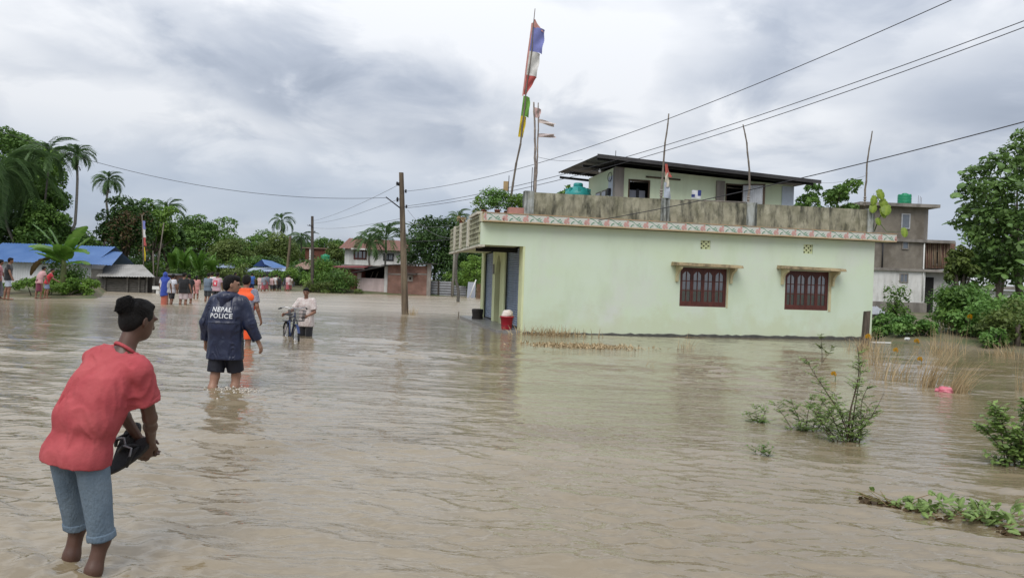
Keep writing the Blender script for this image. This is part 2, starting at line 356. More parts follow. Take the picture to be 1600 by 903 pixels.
# ================================================================== THE GREEN HOUSE
green = stained('pale_green_plaster', (0.60, 0.69, 0.555), (0.58, 0.675, 0.50), (0.47, 0.55, 0.38), streak=0.45, sx=1.3, sz=0.5, lo=0.50, hi=0.74, mscale=0.7, bump=0.08, extra=(0.60, 0.635, 0.57), elo=.50, ehi=.72, escale=0.6)
green2 = stained('green_plaster_room', (0.66, 0.74, 0.54), (0.62, 0.70, 0.50), (0.40, 0.44, 0.28), streak=0.3, lo=0.5, hi=0.7, bump=0.08)
yelgr = stained('yellow_green_paint', (0.66, 0.70, 0.43), (0.60, 0.65, 0.38), (0.35, 0.36, 0.18), streak=0.3, bump=0.08)
moss = stained('mossy_parapet_concrete', (0.33, 0.315, 0.235), (0.19, 0.185, 0.125), (0.028, 0.03, 0.025), streak=0.85, sx=5.0, sz=1.5, lo=0.45, hi=0.66, mscale=3.0, extra=(0.40, 0.385, 0.29), elo=.52, ehi=.66, escale=3.0)
pillarm = stained('weathered_pillar_paint', (0.40, 0.43, 0.42), (0.30, 0.31, 0.27), (0.04, 0.045, 0.04), streak=0.9, sx=7, sz=0.8, lo=0.45, hi=0.6, mscale=5)
conc = stained('grey_concrete', (0.30, 0.275, 0.245), (0.22, 0.20, 0.18), (0.10, 0.09, 0.08), streak=0.6, sx=1.5, sz=0.4, mscale=1.0)
wetconc = mat('wet_dark_plinth', (0.10, 0.10, 0.09), (0.055, 0.055, 0.05), scale=5, rough=0.5, bump=0.4)
stepm = mat('wet_concrete_step', (0.24, 0.235, 0.225), (0.15, 0.145, 0.14), scale=4, rough=0.3, bump=0.2)
cream = stained('cream_trim', (0.58, 0.53, 0.33), (0.52, 0.46, 0.28), (0.22, 0.17, 0.09), streak=0.55, sx=4, sz=2, lo=.48, hi=.66)
slabm = stained('weathered_lintel', (0.42, 0.34, 0.20), (0.28, 0.22, 0.13), (0.08, 0.06, 0.04), streak=0.7, sx=6, sz=3)
maroon = mat('maroon_painted_wood', (0.115, 0.036, 0.028), (0.075, 0.025, 0.02), scale=6, rough=0.4, bump=0.1)
glass = mat('dark_window_glass', (0.03, 0.034, 0.045), (0.02, 0.024, 0.034), rough=0.03, spec=0.5); glass.node_tree.nodes['Principled BSDF'].inputs['IOR'].default_value = 2.7
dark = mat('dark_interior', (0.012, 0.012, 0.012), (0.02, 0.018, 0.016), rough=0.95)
shutm = mat('blue_grey_steel', (0.24, 0.30, 0.40), (0.17, 0.22, 0.30), scale=2.5, rough=0.4, metal=0.25)
darksteel = mat('dark_steel', (0.035, 0.035, 0.04), rough=0.5, metal=0.4)
rust = mat('rusty_wood', (0.11, 0.075, 0.05), (0.05, 0.035, 0.025), scale=8, stretch=(1, 1, .2))
bamb = mat('grey_bamboo', (0.21, 0.18, 0.145), (0.10, 0.085, 0.07), scale=6, rough=0.8, stretch=(1, 1, .5))
whitem = mat('white_paint', (0.68, 0.68, 0.66), (0.60, 0.60, 0.57), rough=0.6)
tinm = mat('grey_tin', (0.25, 0.26, 0.275), (0.17, 0.17, 0.175), scale=1.5, rough=0.45, metal=0.4)
roofm = mat('dark_roof_sheet', (0.075, 0.072, 0.072), (0.045, 0.043, 0.043), scale=2, rough=0.5, metal=0.35)
def tide_stain(m):
    """mud and algae blotches left by rising water, with a ragged edge"""
    t = m.node_tree; b = t.nodes['Principled BSDF']; src = b.inputs['Base Color'].links[0].from_socket; co = t.nodes.new('ShaderNodeTexCoord'); sp = t.nodes.new('ShaderNodeSeparateXYZ'); t.links.new(co.outputs['Object'], sp.inputs[0])
    n = t.nodes.new('ShaderNodeTexNoise'); n.inputs['Scale'].default_value = 1.3; n.inputs['Detail'].default_value = 9; n.inputs['Roughness'].default_value = .65; t.links.new(co.outputs['Object'], n.inputs['Vector'])
    a = t.nodes.new('ShaderNodeMath'); a.operation = 'MULTIPLY_ADD'; a.inputs[1].default_value = -3.2; a.inputs[2].default_value = 1.95; t.links.new(n.outputs['Fac'], a.inputs[0])
    d = t.nodes.new('ShaderNodeMath'); d.operation = 'SUBTRACT'; t.links.new(sp.outputs['Z'], d.inputs[0]); t.links.new(a.outputs[0], d.inputs[1])
    r = t.nodes.new('ShaderNodeMapRange'); r.inputs['From Min'].default_value = -.15; r.inputs['From Max'].default_value = .45; r.inputs['To Min'].default_value = .42; r.inputs['To Max'].default_value = 0; t.links.new(d.outputs[0], r.inputs['Value'])
    x = t.nodes.new('ShaderNodeMixRGB'); t.links.new(r.outputs[0], x.inputs[0]); t.links.new(src, x.inputs[1]); x.inputs[2].default_value = (.50, .53, .34, 1); t.links.new(x.outputs[0], b.inputs['Base Color'])
tide_stain(green)
ZT, ZB, OV, W_, D_ = 3.188, 2.543, 1.33, 11.60, 7.55
house = root('green_house', 'pale green single-storey house with floral tiled cornice, mossy parapet and rooftop room', 'house', HC, TH)

def wall_with_holes(xs, zs, holes, v0, v1):
    m = MB()
    for i in range(len(xs) - 1):
        for j in range(len(zs) - 1):
            cx, cz = (xs[i] + xs[i + 1]) / 2, (zs[j] + zs[j + 1]) / 2
            if any(a < cx < c and e < cz < g for a, c, e, g in holes): continue
            m.quad((xs[i], v0, zs[j]), (xs[i + 1], v0, zs[j]), (xs[i + 1], v0, zs[j + 1]), (xs[i], v0, zs[j + 1]))
    for a, c, e, g in holes:
        m.quad((a, v0, e), (a, v1, e), (a, v1, g), (a, v0, g)); m.quad((c, v0, e), (c, v0, g), (c, v1, g), (c, v1, e))
        m.quad((a, v0, g), (a, v1, g), (c, v1, g), (c, v0, g)); m.quad((a, v0, e), (c, v0, e), (c, v1, e), (a, v1, e))
    return m
WIN = [(4.89, 6.44, 0.93, 2.12), (8.445, 9.985, 0.92, 2.15)]
VENT = [(5.52, 5.85, 2.70, 2.97), (9.04, 9.37, 2.71, 3.0)]
holes = WIN + VENT
xs = sorted({0.0, W_, *[h[0] for h in holes], *[h[1] for h in holes]}); zs = sorted({-0.5, ZT, *[h[2] for h in holes], *[h[3] for h in holes]})
m = wall_with_holes(xs, zs, holes, 0.0, 0.2)
m.quad((W_, 0, -.5), (W_, D_, -.5), (W_, D_, ZT), (W_, 0, ZT)); m.quad((W_, D_, -.5), (0, D_, -.5), (0, D_, ZT), (W_, D_, ZT))
me = m.mesh('wall', green); link('wall', me, house)
# near-black sheet: the rooms' darkness behind the front windows, put into its colour
m = MB()
m.box((0.35, 0.6, 0.0), (W_ - .3, 0.62, ZT - .1)); m.build('dark_room_sheet', dark, house)
m = MB(); m.box((-OV, 0.0, ZB), (0.0, 0.18, ZT)); m.box((-OV, 0.18, ZB + .02), (-OV + .12, D_ - .3, ZB + .16)); m.build('fascia_beam', green, house)
rp_ = random.Random(8); m = MB(); zt_ = [(.02 + .07 * (i / 80) + rp_.uniform(-.022, .022)) for i in range(81)]
for i in range(80):
    a, c = .004 + (W_ + .016) * i / 80, .004 + (W_ + .016) * (i + 1) / 80; m.quad((a, -.024, -.5), (c, -.024, -.5), (c, -.024, zt_[i + 1]), (a, -.024, zt_[i])); m.quad((a, -.024, zt_[i]), (c, -.024, zt_[i + 1]), (c, -.002, zt_[i + 1] + .02), (a, -.002, zt_[i] + .02))
m.build('plinth', wetconc, house)
# slab over the first floor
MB().box((-OV + .12, 0.18, ZB + .02), (-0.01, D_ - .3, ZB + .12)).build('balcony_slab', yelgr, house)
MB().box((-OV + .02, 0.2, ZT + .0), (W_ - .02, D_, ZT + 0.22)).build('roof_slab', conc, house)
m = MB(); m.box((-OV + .02, 0.05, ZB - .16), (-0.02, 0.12, ZB - .005)); m.build('shutter_housing', dark, house, loc=(0.0, 0.9, 0))
# side wall towards the street: pillars, shutters, a door recess
def pillar(a, c, name='pillar', x0=-0.06, x1=0.22): MB().box((x0, a, -.4), (x1, c, ZB + .03)).build(name, yelgr, house)
pillar(0.003, 0.50, x1=0.001); pillar(2.74, 3.5); pillar(4.5, 5.0); pillar(6.92, 7.54)
def shutter(a, c):
    m = MB(); n = 34; z0, z1 = 0.12, ZB; prof = []
    for i in range(n):
        for q, dx in ((0, 0.0), (.35, -.022), (.7, -.022)):
            prof.append((dx + 0.05, z0 + (z1 - z0) * (i + q) / n))
    for (xa, za), (xb, zb_) in zip(prof, prof[1:]): m.quad((xa, a, za), (xb, a, zb_), (xb, c, zb_), (xa, c, za))
    s = m.build('rolling_shutter', shutm, house)
    MB().box((0.02, a + .02, 0.09), (0.06, c - .02, 0.15)).build('bottom_rail', darksteel, s)
    for y in (a - .0, c - .05): MB().box((-0.01, y, 0.1), (0.015, y + .05, ZB)).build('guide_rail', darksteel, s)
shutter(0.50, 2.74); shutter(5.0, 6.92)
MB().box((0.35, 3.5, 0.05), (0.4, 4.5, ZB)).build('side_door', mat('brown_door', (0.10, 0.06, 0.03), rough=.5), house)
m = MB(); m.prism([(3.5, ZB - .75), (3.62, ZB - .4), (3.8, ZB - .2), (4.0, ZB - .12), (4.2, ZB - .2), (4.38, ZB - .4), (4.5, ZB - .75), (4.5, ZB), (3.5, ZB)], 0, -.04, .08)
m.build('door_arch', yelgr, house)
MB().box((-.12, 4.62, 1.75), (-.07, 4.72, 2.1)).build('meter_box', mat('meter_grey', (.3, .3, .31)), house)
m = MB(); m.hexa([(-.75, -.02, -.4), (-0.0, 0.0, -.4), (0, D_, -.4), (-.85, D_, -.4), (-.75, 0.05, 0.07), (0.0, 0.05, 0.07), (0, D_, 0.1), (-.85, D_, 0.1)])
m.build('front_step', stepm, house)
# balcony railing of pierced concrete panels with posts
railm = stained('cream_pierced_concrete', (0.42, 0.42, 0.30), (0.33, 0.33, 0.22), (0.10, 0.10, 0.07), streak=0.6, sx=5, sz=3)
postm = stained('cream_posts', (0.60, 0.57, 0.48), (0.5, 0.47, 0.38), (0.2, 0.18, 0.13), streak=0.4, sx=4, sz=2)
ZR = 3.40; ys = [0.30, 2.15, 2.5, 3.95, 4.3, 5.6, 5.9, 7.25]
for a, c in ((0.10, 2.05), (2.35, 3.85), (4.15, 5.5), (5.8, 7.25)):
    m = MB(); x0, x1 = -OV - .05, -OV + .02; nr_ = 5; nc_ = max(3, int((c - a) / .24)); dz = (ZR - ZB - .1) / nr_
    for i in range(nr_ + 1):
        z = ZB + .08 + i * dz; m.box((x0, a, z - .022), (x1, c, z + .022))
    for i in range(nr_):
        for j in range(nc_ + 1):
            y = a + (c - a) * j / nc_ + (0.06 if i % 2 else 0)
            if y < c - .02: m.box((x0 + .006, y, ZB + .10 + i * dz), (x1 - .006, y + .035, ZB + .06 + (i + 1) * dz))
        for j in range(nc_):
            y = a + (c - a) * (j + .5) / nc_; z = ZB + .08 + (i + .5) * dz
            m.box((x0 + .015, y - .05, z - .04), (x1 - .015, y + .03, z - .018)); 
    m.build('balcony_railing', railm, house)
for a in (2.05, 3.85, 5.5): MB().box((-OV - .09, a, ZB + .02), (-OV + .06, a + .3, ZR + .03)).build('balcony_post', postm, house)
MB().box((-OV - .06, 0.0, ZB - .06), (-OV + .13, 7.3, ZB - .001)).build('balcony_edge', postm, house)
MB().box((-OV - .1, 0.12, ZR + .035), (-OV + .05, 1.9, ZR + .11)).build('railing_cap', postm, house)
MB().box((-OV - .02, 0.0, ZT + .02), (-OV + .1, 0.12, ZR + .08)).build('corner_post', postm, house)
# cornice with floral border tiles
ca, cb, cz0, cz1 = -1.30, 12.2, 3.195, 3.445
corn = MB().box((ca, -0.24, cz0 + .01), (cb, 0.25, cz1 - .005)).build('cornice', cream, house)
MB().box((ca - .01, -0.265, cz1 - .004), (cb + .01, 0.10, cz1 + .022)).build('coping', mat('orange_stained_edge', (.46, .30, .16), (.30, .24, .17), scale=5), corn)
tilew = mat('tile_white', (0.62, 0.63, 0.585), (0.52, 0.53, 0.47), scale=9, rough=0.3); tileg = mat('tile_green', (0.10, 0.25, 0.15), (0.17, 0.33, 0.23), rough=0.3)
tilep = mat('tile_pink', (0.58, 0.36, 0.32), (0.50, 0.26, 0.23), scale=30, rough=0.3); tileo = mat('tile_tan', (0.50, 0.34, 0.19), (0.45, 0.36, 0.24), scale=12, rough=0.4)
NT = 22; tw = (cb - ca) / NT; th_ = cz1 - cz0 - .012
m = MB(); m.box((0.002, -.012, 0), (tw - .002, 0, th_)); m.box((0.002, -.0145, 0), (tw - .002, -.0125, 0.035), 3)
N_ = 18
def vine(x): return th_ * (.58 + .36 * math.cos(math.pi * min(1, max(0, (x / tw - .18) / .62))))
for i in range(N_):
    xa, xb = tw * (.14 + .70 * i / N_), tw * (.14 + .70 * (i + 1) / N_); za, zb_ = vine(xa), vine(xb)
    m.quad((xa, -.0155, za - .011), (xb, -.0155, zb_ - .011), (xb, -.0155, zb_ + .011), (xa, -.0155, za + .011), 1)
def leafp(cx, cz, ang, L, wd, mt):
    P = []
    for a_ in (0, .8, 1.6, 2.3, math.pi, -2.3, -1.6, -.8):
        x = math.cos(a_) * L; z = math.sin(a_) * wd; P.append((cx + x * math.cos(ang) - z * math.sin(ang), -.0165, cz + x * math.sin(ang) + z * math.cos(ang)))
    m.add(P, [tuple(range(8))], mt)
for cx, cz, an in ((.33, .45, .4), (.26, .30, 1.0), (.66, .62, .5), (.60, .42, -.7), (.72, .42, .8)): leafp(tw * cx, th_ * cz, an, .045, .016, 1)
for cx, cz in ((.04, .55), (.09, .35), (.08, .78), (.95, .62), (.92, .36), (.97, .3)): leafp(tw * cx, th_ * cz, cx * 20, .040, .036, 2)
tme = m.mesh('tile', [tilew, tileg, tilep, tileo])
for i in range(NT): link('tile', tme, corn, loc=(ca + i * tw, -0.241, cz0 + .006 + random.Random(i).uniform(-.004, .004)))
# parapet and its pillars
PZ = [3.46, 4.17]
def pz(u): return 4.145 + 0.0075 * u
m = MB()
for a, c in ((0.22, 4.2), (4.48, 7.06), (7.40, 11.34)):
    m = MB(); m.hexa([(a, .08, 3.43), (c, .08, 3.43), (c, .22, 3.43), (a, .22, 3.43), (a, .08, pz(a)), (c, .08, pz(c)), (c, .22, pz(c)), (a, .22, pz(a))]); m.build('parapet_wall', moss, house)
for a, c in ((-0.06, 0.218), (4.205, 4.475), (7.065, 7.395), (11.345, 11.58)): MB().box((a, .03, 3.42), (c, .28, pz(a) + .03)).build('parapet_pillar', pillarm, house)
m = MB(); m.box((11.34, .28, 3.43), (11.5, D_, 4.1)); m.box((0.3, D_ - .15, 3.43), (11.5, D_, 4.1)); m.build('rear_parapet', moss, house)
for zz_ in (): pass
# front windows
for k, (a, c, e, g) in enumerate(WIN):
    fr = MB()
    for q in ((a, a + .045), (c - .045, c)): fr.box((q[0], .03, e), (q[1], .13, g))
    fr.box((a + .045, .03, e), (c - .045, .13, e + .05)); fr.box((a + .045, .03, g - .05), (c - .045, .13, g))
    wn_ = fr.build('window', maroon, house)
    wi = (c - a - .09) / 4
    for i in range(4):
        x0 = a + .045 + i * wi + .003; x1 = x0 + wi - .006; z0, z1 = e + .053, g - .053; s_ = .048
        m = MB(); m.box((x0, .04, z0), (x0 + s_, .09, z1)); m.box((x1 - s_, .04, z0), (x1, .09, z1)); m.box((x0 + s_, .04, z0), (x1 - s_, .09, z0 + .10))
        xm = (x0 + x1) / 2; m.box((xm - .014, .045, z0 + .10), (xm + .014, .085, z1 - .03))
        for zf in (.36, .67): z = z0 + .1 + (z1 - z0 - .15) * zf; m.box((x0 + s_, .047, z - .014), (xm - .014, .083, z + .014)); m.box((xm + .014, .047, z - .014), (x1 - s_, .083, z + .014))
        ip = [(x0 + s_, z1)] + [(x0 + s_ + (x1 - x0 - 2 * s_) * q, z1 - .16 + .10 * math.sin(math.pi * q)) for q in np.linspace(0, 1, 9)] + [(x1 - s_, z1)]
        m.prism(ip, 1, .04, .09)
        m.build('casement', maroon, wn_)
        MB().box((x0 + .03, .062, z0 + .05), (x1 - .03, .067, z1 - .02)).build('pane', glass, wn_)
    sl = MB(); za = g + .075; sl.hexa([(a - .32, -.42, za - .03), (c + .33, -.42, za - .05), (c + .33, .0, za - .05), (a - .32, .0, za - .03), (a - .30, -.40, za + .05), (c + .31, -.40, za + .03), (c + .31, .0, za + .06), (a - .30, .0, za + .08)])
    sl.build('window_canopy', slabm, house)
    for x in (a - .16, c + .08):
        pr = [(-.002, za - .02), (-.36, za - .04), (-.36, za - .11)] + [(-.34 + .26 * math.sin(q), za - .14 - .30 * (1 - math.cos(q))) for q in np.linspace(0.1, 1.5, 8)] + [(-.07, za - .52), (-.002, za - .52)]
        MB().prism(pr, 0, x, x + .075).build('canopy_bracket', cream, house)
    MB().box((c + .004, -.012, e - .03), (c + .09, -.001, g)).build('window_reveal', cream, house) if k else MB().box((c + .004, -.012, e - .02), (c + .05, -.001, g)).build('window_reveal', cream, house)
for a, c, e, g in VENT:
    m = MB(); n = 4; d = (c - a) / n
    for i in range(n + 1):
        x = a + i * (c - a - .03) / n; m.box((x, .03, e), (x + .02, .06, g)); z = e + i * (g - e - .02) / n; m.box((a, .033, z), (c, .057, z + .02))
    for i in range(n):
        for j in range(n):
            if (i + j) % 2: m.box((a + i * d + .01, .035, e + j * (g - e) / n + .01), (a + (i + 1) * d, .055, e + (j + 1) * (g - e) / n))
    v_ = m.build('vent_block', yelgr, house); MB().box((a, .12, e), (c, .13, g)).build('vent_void', dark, v_)
# ---- rooftop room
RV0, RV1, RA, RB, RF = 4.0, 7.2, 4.10, 11.1, 3.41
def rtop(u): return 5.72 - 0.036 * (u - RA)
RW = [(hp(982, 280, RV0)[0], hp(1016, 280, RV0)[0], 4.45, hp(985, 280, RV0)[1]), (hp(1134, 286, RV0)[0], hp(1163, 286, RV0)[0], 4.4, hp(1140, 287, RV0)[1])]
xs = sorted({RA, RB, *[h[0] for h in RW], *[h[1] for h in RW]}); zs = sorted({RF, 5.4, *[h[2] for h in RW], *[h[3] for h in RW]})
m = wall_with_holes(xs, zs, RW, RV0, RV0 + .12)
m.quad((RA, RV0, 5.4), (RB, RV0, 5.4), (RB, RV0, rtop(RB)), (RA, RV0, rtop(RA)))
m.quad((RA, RV0, RF), (RA, RV1, RF), (RA, RV1, 5.72), (RA, RV0, rtop(RA))); m.quad((RB, RV0, RF), (RB, RV1, RF), (RB, RV1, rtop(RB)), (RB, RV0, rtop(RB))); m.quad((RA, RV1, RF), (RB, RV1, RF), (RB, RV1, rtop(RB)), (RA, RV1, 5.72))
room = m.build('rooftop_room', green2, house)
MB().box((RA + .1, RV0 + 1.2, RF), (RB - .1, RV0 + 1.22, 5.4)).build('dark_room_backing', dark, room)  # near-black sheet, its colour standing in for the dark seen through the open windows
MB().box((RA - .03, RV0 - .10, RF), (RA + .28, RV0 + .2, rtop(RA) - .02)).build('concrete_column', conc, room)
MB().box((RA - .012, RV0 + .2, RF), (RA - .001, RV0 + .75, 5.45)).build('white_panel', mat('pale_blue_panel', (.52, .58, .66)), room)
MB().box((RB - .45, RV0 - .04, RF), (RB + .03, RV0 + .1, rtop(RB) - .05)).build('corner_panel', mat('pale_blue_panel', (.5, .55, .6)), room)
u_ = hp(1128, 300, RV0 - .05)[0]; MB().box((u_ - .22, RV0 - .09, RF), (u_ + .10, RV0 - .001, 5.45)).build('concrete_column', conc, room)
for a, c, e, g in RW:
    m = MB()
    for q in ((a, a + .05), (c - .05, c)): m.box((q[0], RV0 - .015, e), (q[1], RV0 + .06, g))
    m.box((a + .05, RV0 - .015, g - .05), (c - .05, RV0 + .06, g)); m.box((a + .05, RV0 - .015, e), (c - .05, RV0 + .06, e + .04)); m.build('window_frame', rust, room)
a, c, e, g = RW[0]; MB().box((a + .06, RV0 + .3, e - .1), (c - .06, RV0 + .32, e + .52)).build('blue_grey_board', mat('board_grey', (.30, .31, .36)), room)
MB().box((a + .42, RV0 + .26, e - .1), (a + .52, RV0 + .295, e + .56)).build('board_post', darksteel, room)
# open tin shutter of the right window
a, c, e, g = RW[1]; x0, x1 = hp(1166, 290, RV0 - .3)[0], hp(1193, 290, RV0 - .45)[0]
m = MB(); n = 18
for i in range(n):
    q0, q1 = i / n, (i + 1) / n
    p0 = (x0 + (x1 - x0) * q0, RV0 - .08 - .35 * q0 - (.02 if i % 2 else 0)); p1 = (x0 + (x1 - x0) * q1, RV0 - .08 - .35 * q1 - (.02 if (i + 1) % 2 else 0))
    m.quad((p0[0], p0[1], e), (p1[0], p1[1], e), (p1[0], p1[1], g - .05), (p0[0], p0[1], g - .05))
sh = m.build('window_shutter', mat('pale_tin', (.55, .57, .6), (.42, .44, .46), rough=.4), room)
m = MB(); M_ = lambda q: (x0 + (x1 - x0) * q, RV0 - .075 - .35 * q)
for za, zb_ in ((e - .05, e), (g - .05, g)): m.hexa([(x0, RV0 - .12, za), (x1, RV0 - .47, za), (x1, RV0 - .40, za), (x0, RV0 - .05, za), (x0, RV0 - .12, zb_), (x1, RV0 - .47, zb_), (x1, RV0 - .40, zb_), (x0, RV0 - .05, zb_)])
m.box((x1 - .005, RV0 - .48, e), (x1 + .06, RV0 - .40, g)); m.build('shutter_frame', rust, sh)
# side windows of the room
va = lambda px: None
for y0_, y1_ in ((4.95, 5.5), (5.6, 6.2)):
    f_ = MB().box((RA - .02, y0_, 4.35), (RA + .02, y1_, 5.02)).build('side_window', conc, room); MB().box((RA - .027, y0_ + .06, 4.4), (RA - .021, y1_ - .06, 4.97)).build('pane', glass, f_)
# corrugated roof with a lip
def corr(m, P00, P10, P11, P01, n, amp, mat_=0, rows=1):
    """corrugated sheet between four corners, ridges run from edge 00-10 to edge 01-11"""
    P00, P10, P11, P01 = [np.array(q, float) for q in (P00, P10, P11, P01)]
    nrm = np.cross(P10 - P00, P01 - P00); nrm /= np.linalg.norm(nrm)
    V = []
    for j in range(rows + 1):
        s_ = j / rows
        for i in range(n + 1):
            q = i / n; V.append((P00 * (1 - q) + P10 * q) * (1 - s_) + (P01 * (1 - q) + P11 * q) * s_ + nrm * amp * (1 if i % 2 else -1))
    m.add(V, [(j * (n + 1) + i, j * (n + 1) + i + 1, (j + 1) * (n + 1) + i + 1, (j + 1) * (n + 1) + i) for j in range(rows) for i in range(n)], mat_, True)
rl, rr_ = (3.13, 5.95), (11.72, 5.57)
m = MB(); corr(m, (rl[0], 3.2, rl[1]), (rr_[0], 3.2, rr_[1]), (rr_[0], 8.6, rr_[1] + .05), (rl[0], 8.6, rl[1] + .14), 150, .018)
rf = m.build('tin_roof', roofm, house)
MB().hexa([(rl[0], 3.16, rl[1] - .10), (rr_[0], 3.16, rr_[1] - .10), (rr_[0], 3.19, rr_[1] - .10), (rl[0], 3.19, rl[1] - .10), (rl[0], 3.16, rl[1] + .03), (rr_[0], 3.16, rr_[1] + .03), (rr_[0], 3.19, rr_[1] + .03), (rl[0], 3.19, rl[1] + .03)]).build('eaves_trim', roofm, rf)
for y_ in (3.5, 5.2, 7.0, 8.4): MB().hexa([(rl[0] + .1, y_, rl[1] - .12), (rr_[0] - .1, y_, rr_[1] - .12), (rr_[0] - .1, y_ + .07, rr_[1] - .12), (rl[0] + .1, y_ + .07, rl[1] - .12), (rl[0] + .1, y_, rl[1] - .03), (rr_[0] - .1, y_, rr_[1] - .03), (rr_[0] - .1, y_ + .07, rr_[1] - .03), (rl[0] + .1, y_ + .07, rl[1] - .03)]).build('purlin', darksteel, rf)
MB().tube([(RA - .1, RV0 - .2, 4.25 + 1.45), (RA - .1, RV0 - .2, 6.25)], .012, 6).build('steel_rod', darksteel, room)
u0, z0 = hp(1010, 276, RV0 - .1); u1, z1 = hp(1064, 273, RV0 - .1)
MB().tube([(u0, RV0 - .06, z0), (u1, RV0 - .06, z0 - .03)], .03, 6).build('timber_bar', rust, room)
u0, z0 = hp(947, 268, RV0 + .3); MB().lathe([(.0, -.09), (.035, -.07), (.05, -.02), (.03, .03), (.015, .06), (.0, .07)], 10, (RA - .6, RV0, 5.55)).build('light_bulb', whitem, room)
m = MB(); m.tube([(RA - .05, RV0 + .5 + .22 * math.cos(q), 5.42 + .16 * math.sin(q)) for q in np.linspace(0, 12.5, 40)], .012, 5); m.build('cable_coil', darksteel, room)
MB().box((RA - .12, RV0 + .42, 4.75), (RA - .02, RV0 + .6, 5.0)).build('junction_box', darksteel, room)
def H2W(u, v, z): return HC + u * HU_ + v * HV_ + np.array([0, 0, z])
# ================================================================== THINGS ON AND AROUND THE HOUSE
tankm = mat('teal_plastic', (0.03, 0.30, 0.28), (0.025, 0.24, 0.23), scale=2, rough=0.4); tankg = mat('green_plastic', (0.02, 0.28, 0.14), (0.02, 0.22, 0.11), rough=0.45)
def tank(label, loc, R, Hh, mt, group=None):
    r0 = root('water_tank', label, 'water tank', loc, 0, group)
    pr = [(0, 0), (R * .97, 0), (R, .03)]; n = 5
    for i in range(n):
        z = Hh * .78 * (i + .5) / n; pr += [(R, z - .05), (R * .965, z - .02), (R * .965, z + .02), (R, z + .05)]
    pr += [(R, Hh * .78), (R * .93, Hh * .84), (R * .55, Hh * .93), (R * .32, Hh * .95)]
    MB().lathe(pr, 28).build('body', mt, r0)
    MB().lathe([(R * .34, Hh * .94), (R * .36, Hh * .96), (R * .36, Hh * 1.0), (R * .30, Hh * 1.02), (0, Hh * 1.03)], 20).build('lid', mt, r0)
    m = MB()
    for i in range(8):
        a = i * math.pi / 4; m.box((R * .45, -.04, Hh * .82), (R * .95, .04, Hh * .90), M=Matrix.Rotation(a, 4, 'Z'))
    m.build('shoulder_rib', mt, r0); return r0
u_, z_ = hp(903, 303, 5.6); tank('teal ribbed water tank on the green house roof beside the rooftop room', H2W(u_ - .0, 5.6, 3.42), .50, zat(903, 284, 27.0) - 3.42, tankm)

clothm = lambda nm, c: mat('cloth_' + nm, c, tuple(x * .8 for x in c), scale=7, rough=.9, sheen=.2)
def cloth_strip(P0, P1, out, w0, w1, amp, seed, n=14, mcols=6):
    """cloth hanging out from an edge P0-P1 along 'out', with folds, as a thin double sheet"""
    r = random.Random(seed); P0, P1, out = [np.array(q, float) for q in (P0, P1, out)]; side = np.cross(P1 - P0, out); side /= np.linalg.norm(side)
    V = []
    for i in range(n + 1):
        s_ = i / n; w = w0 + (w1 - w0) * s_ + .05 * math.sin(s_ * 9 + seed) * (w0 + w1) / 2
        for j in range(mcols + 1):
            q = j / mcols
            V.append(P0 + (P1 - P0) * s_ + out * w * q + side * amp * math.sin(q * 5.5 + s_ * 6 + seed) * q + np.array([0, 0, -.10 * q * q * w]))
    Fs = [(i * (mcols + 1) + j, i * (mcols + 1) + j + 1, (i + 1) * (mcols + 1) + j + 1, (i + 1) * (mcols + 1) + j) for i in range(n) for j in range(mcols)]
    m = MB(); m.add(V, Fs, 0, True); return m
def pole_pts(a, c, bend=.03, n=9, seed=0):
    r = random.Random(seed); a, c = np.array(a, float), np.array(c, float); L = np.linalg.norm(c - a)
    return [a + (c - a) * i / n + np.array([math.sin(i / n * math.pi) * bend * L * r.uniform(.7, 1.3), 0, 0]) + np.array([r.uniform(-.008, .008) * L * .4, 0, 0]) * (0 < i < n) for i in range(n + 1)]
def bamboo(m, pts, r0, r1, n=7):
    k = len(pts); rad = []; P = []
    for i in range(k - 1):
        for q in (0, .04, .5):
            P.append(np.array(pts[i]) * (1 - q) + np.array(pts[i + 1]) * q); rr = r0 + (r1 - r0) * (i + q) / (k - 1); rad.append(rr * (1.18 if q == 0 else 1))
    P.append(np.array(pts[-1])); rad.append(r1); m.tube(P, rad, n)
# tall pole with five-coloured prayer flags
a0, a1 = at(798, 300, 22.3), at(836, 14, 22.3)
fp = root('prayer_flag_pole', 'tall leaning bamboo pole with blue, white, red, green and yellow flags', 'flag pole', a0)
m = MB(); bamboo(m, [q - a0 for q in pole_pts(a0 - np.array([0, 0, .3]), a1, .012, 10, 4)], .035, .012); m.build('pole', bamb, fp)
fl = [('blue', (.20, .22, .50), 42, 80, 17, 16, 26), ('white', (.66, .65, .62), 80, 117, 15, 13, 20), ('red', (.48, .10, .09), 117, 148, 14, 3, 17), ('green', (.16, .36, .06), 150, 181, 9, 10, 9), ('yellow', (.66, .50, .03), 181, 214, 8, 6, 8)]
def onp(y): q = (300 - y) / 286; return np.array(at(798 + 38 * q, y, 22.3))
for nm, c_, ya, yb, wa, wb, _x in fl:
    P0, P1 = onp(ya) - a0, onp(yb) - a0; k = 22.3 / 1150
    m = cloth_strip(P0, P1, np.array([1, .25, -.05]), wa * k * 1.2, wb * k * 1.2, .05, ya, 12, 7); m.build('flag', clothm(nm, c_), fp)
P0, P1 = onp(30) - a0, onp(42) - a0; cloth_strip(P0, P1, np.array([1, .2, -.35]), .05, .36, .03, 3).build('flag', clothm('pinkred', (.55, .28, .25)), fp)
P0, P1 = onp(36) - a0, onp(150) - a0; cloth_strip(P0, P1, np.array([-.9, .1, -.05]), .06, .05, .01, 3).build('flag_hem', clothm('pinkred', (.55, .28, .25)), fp)
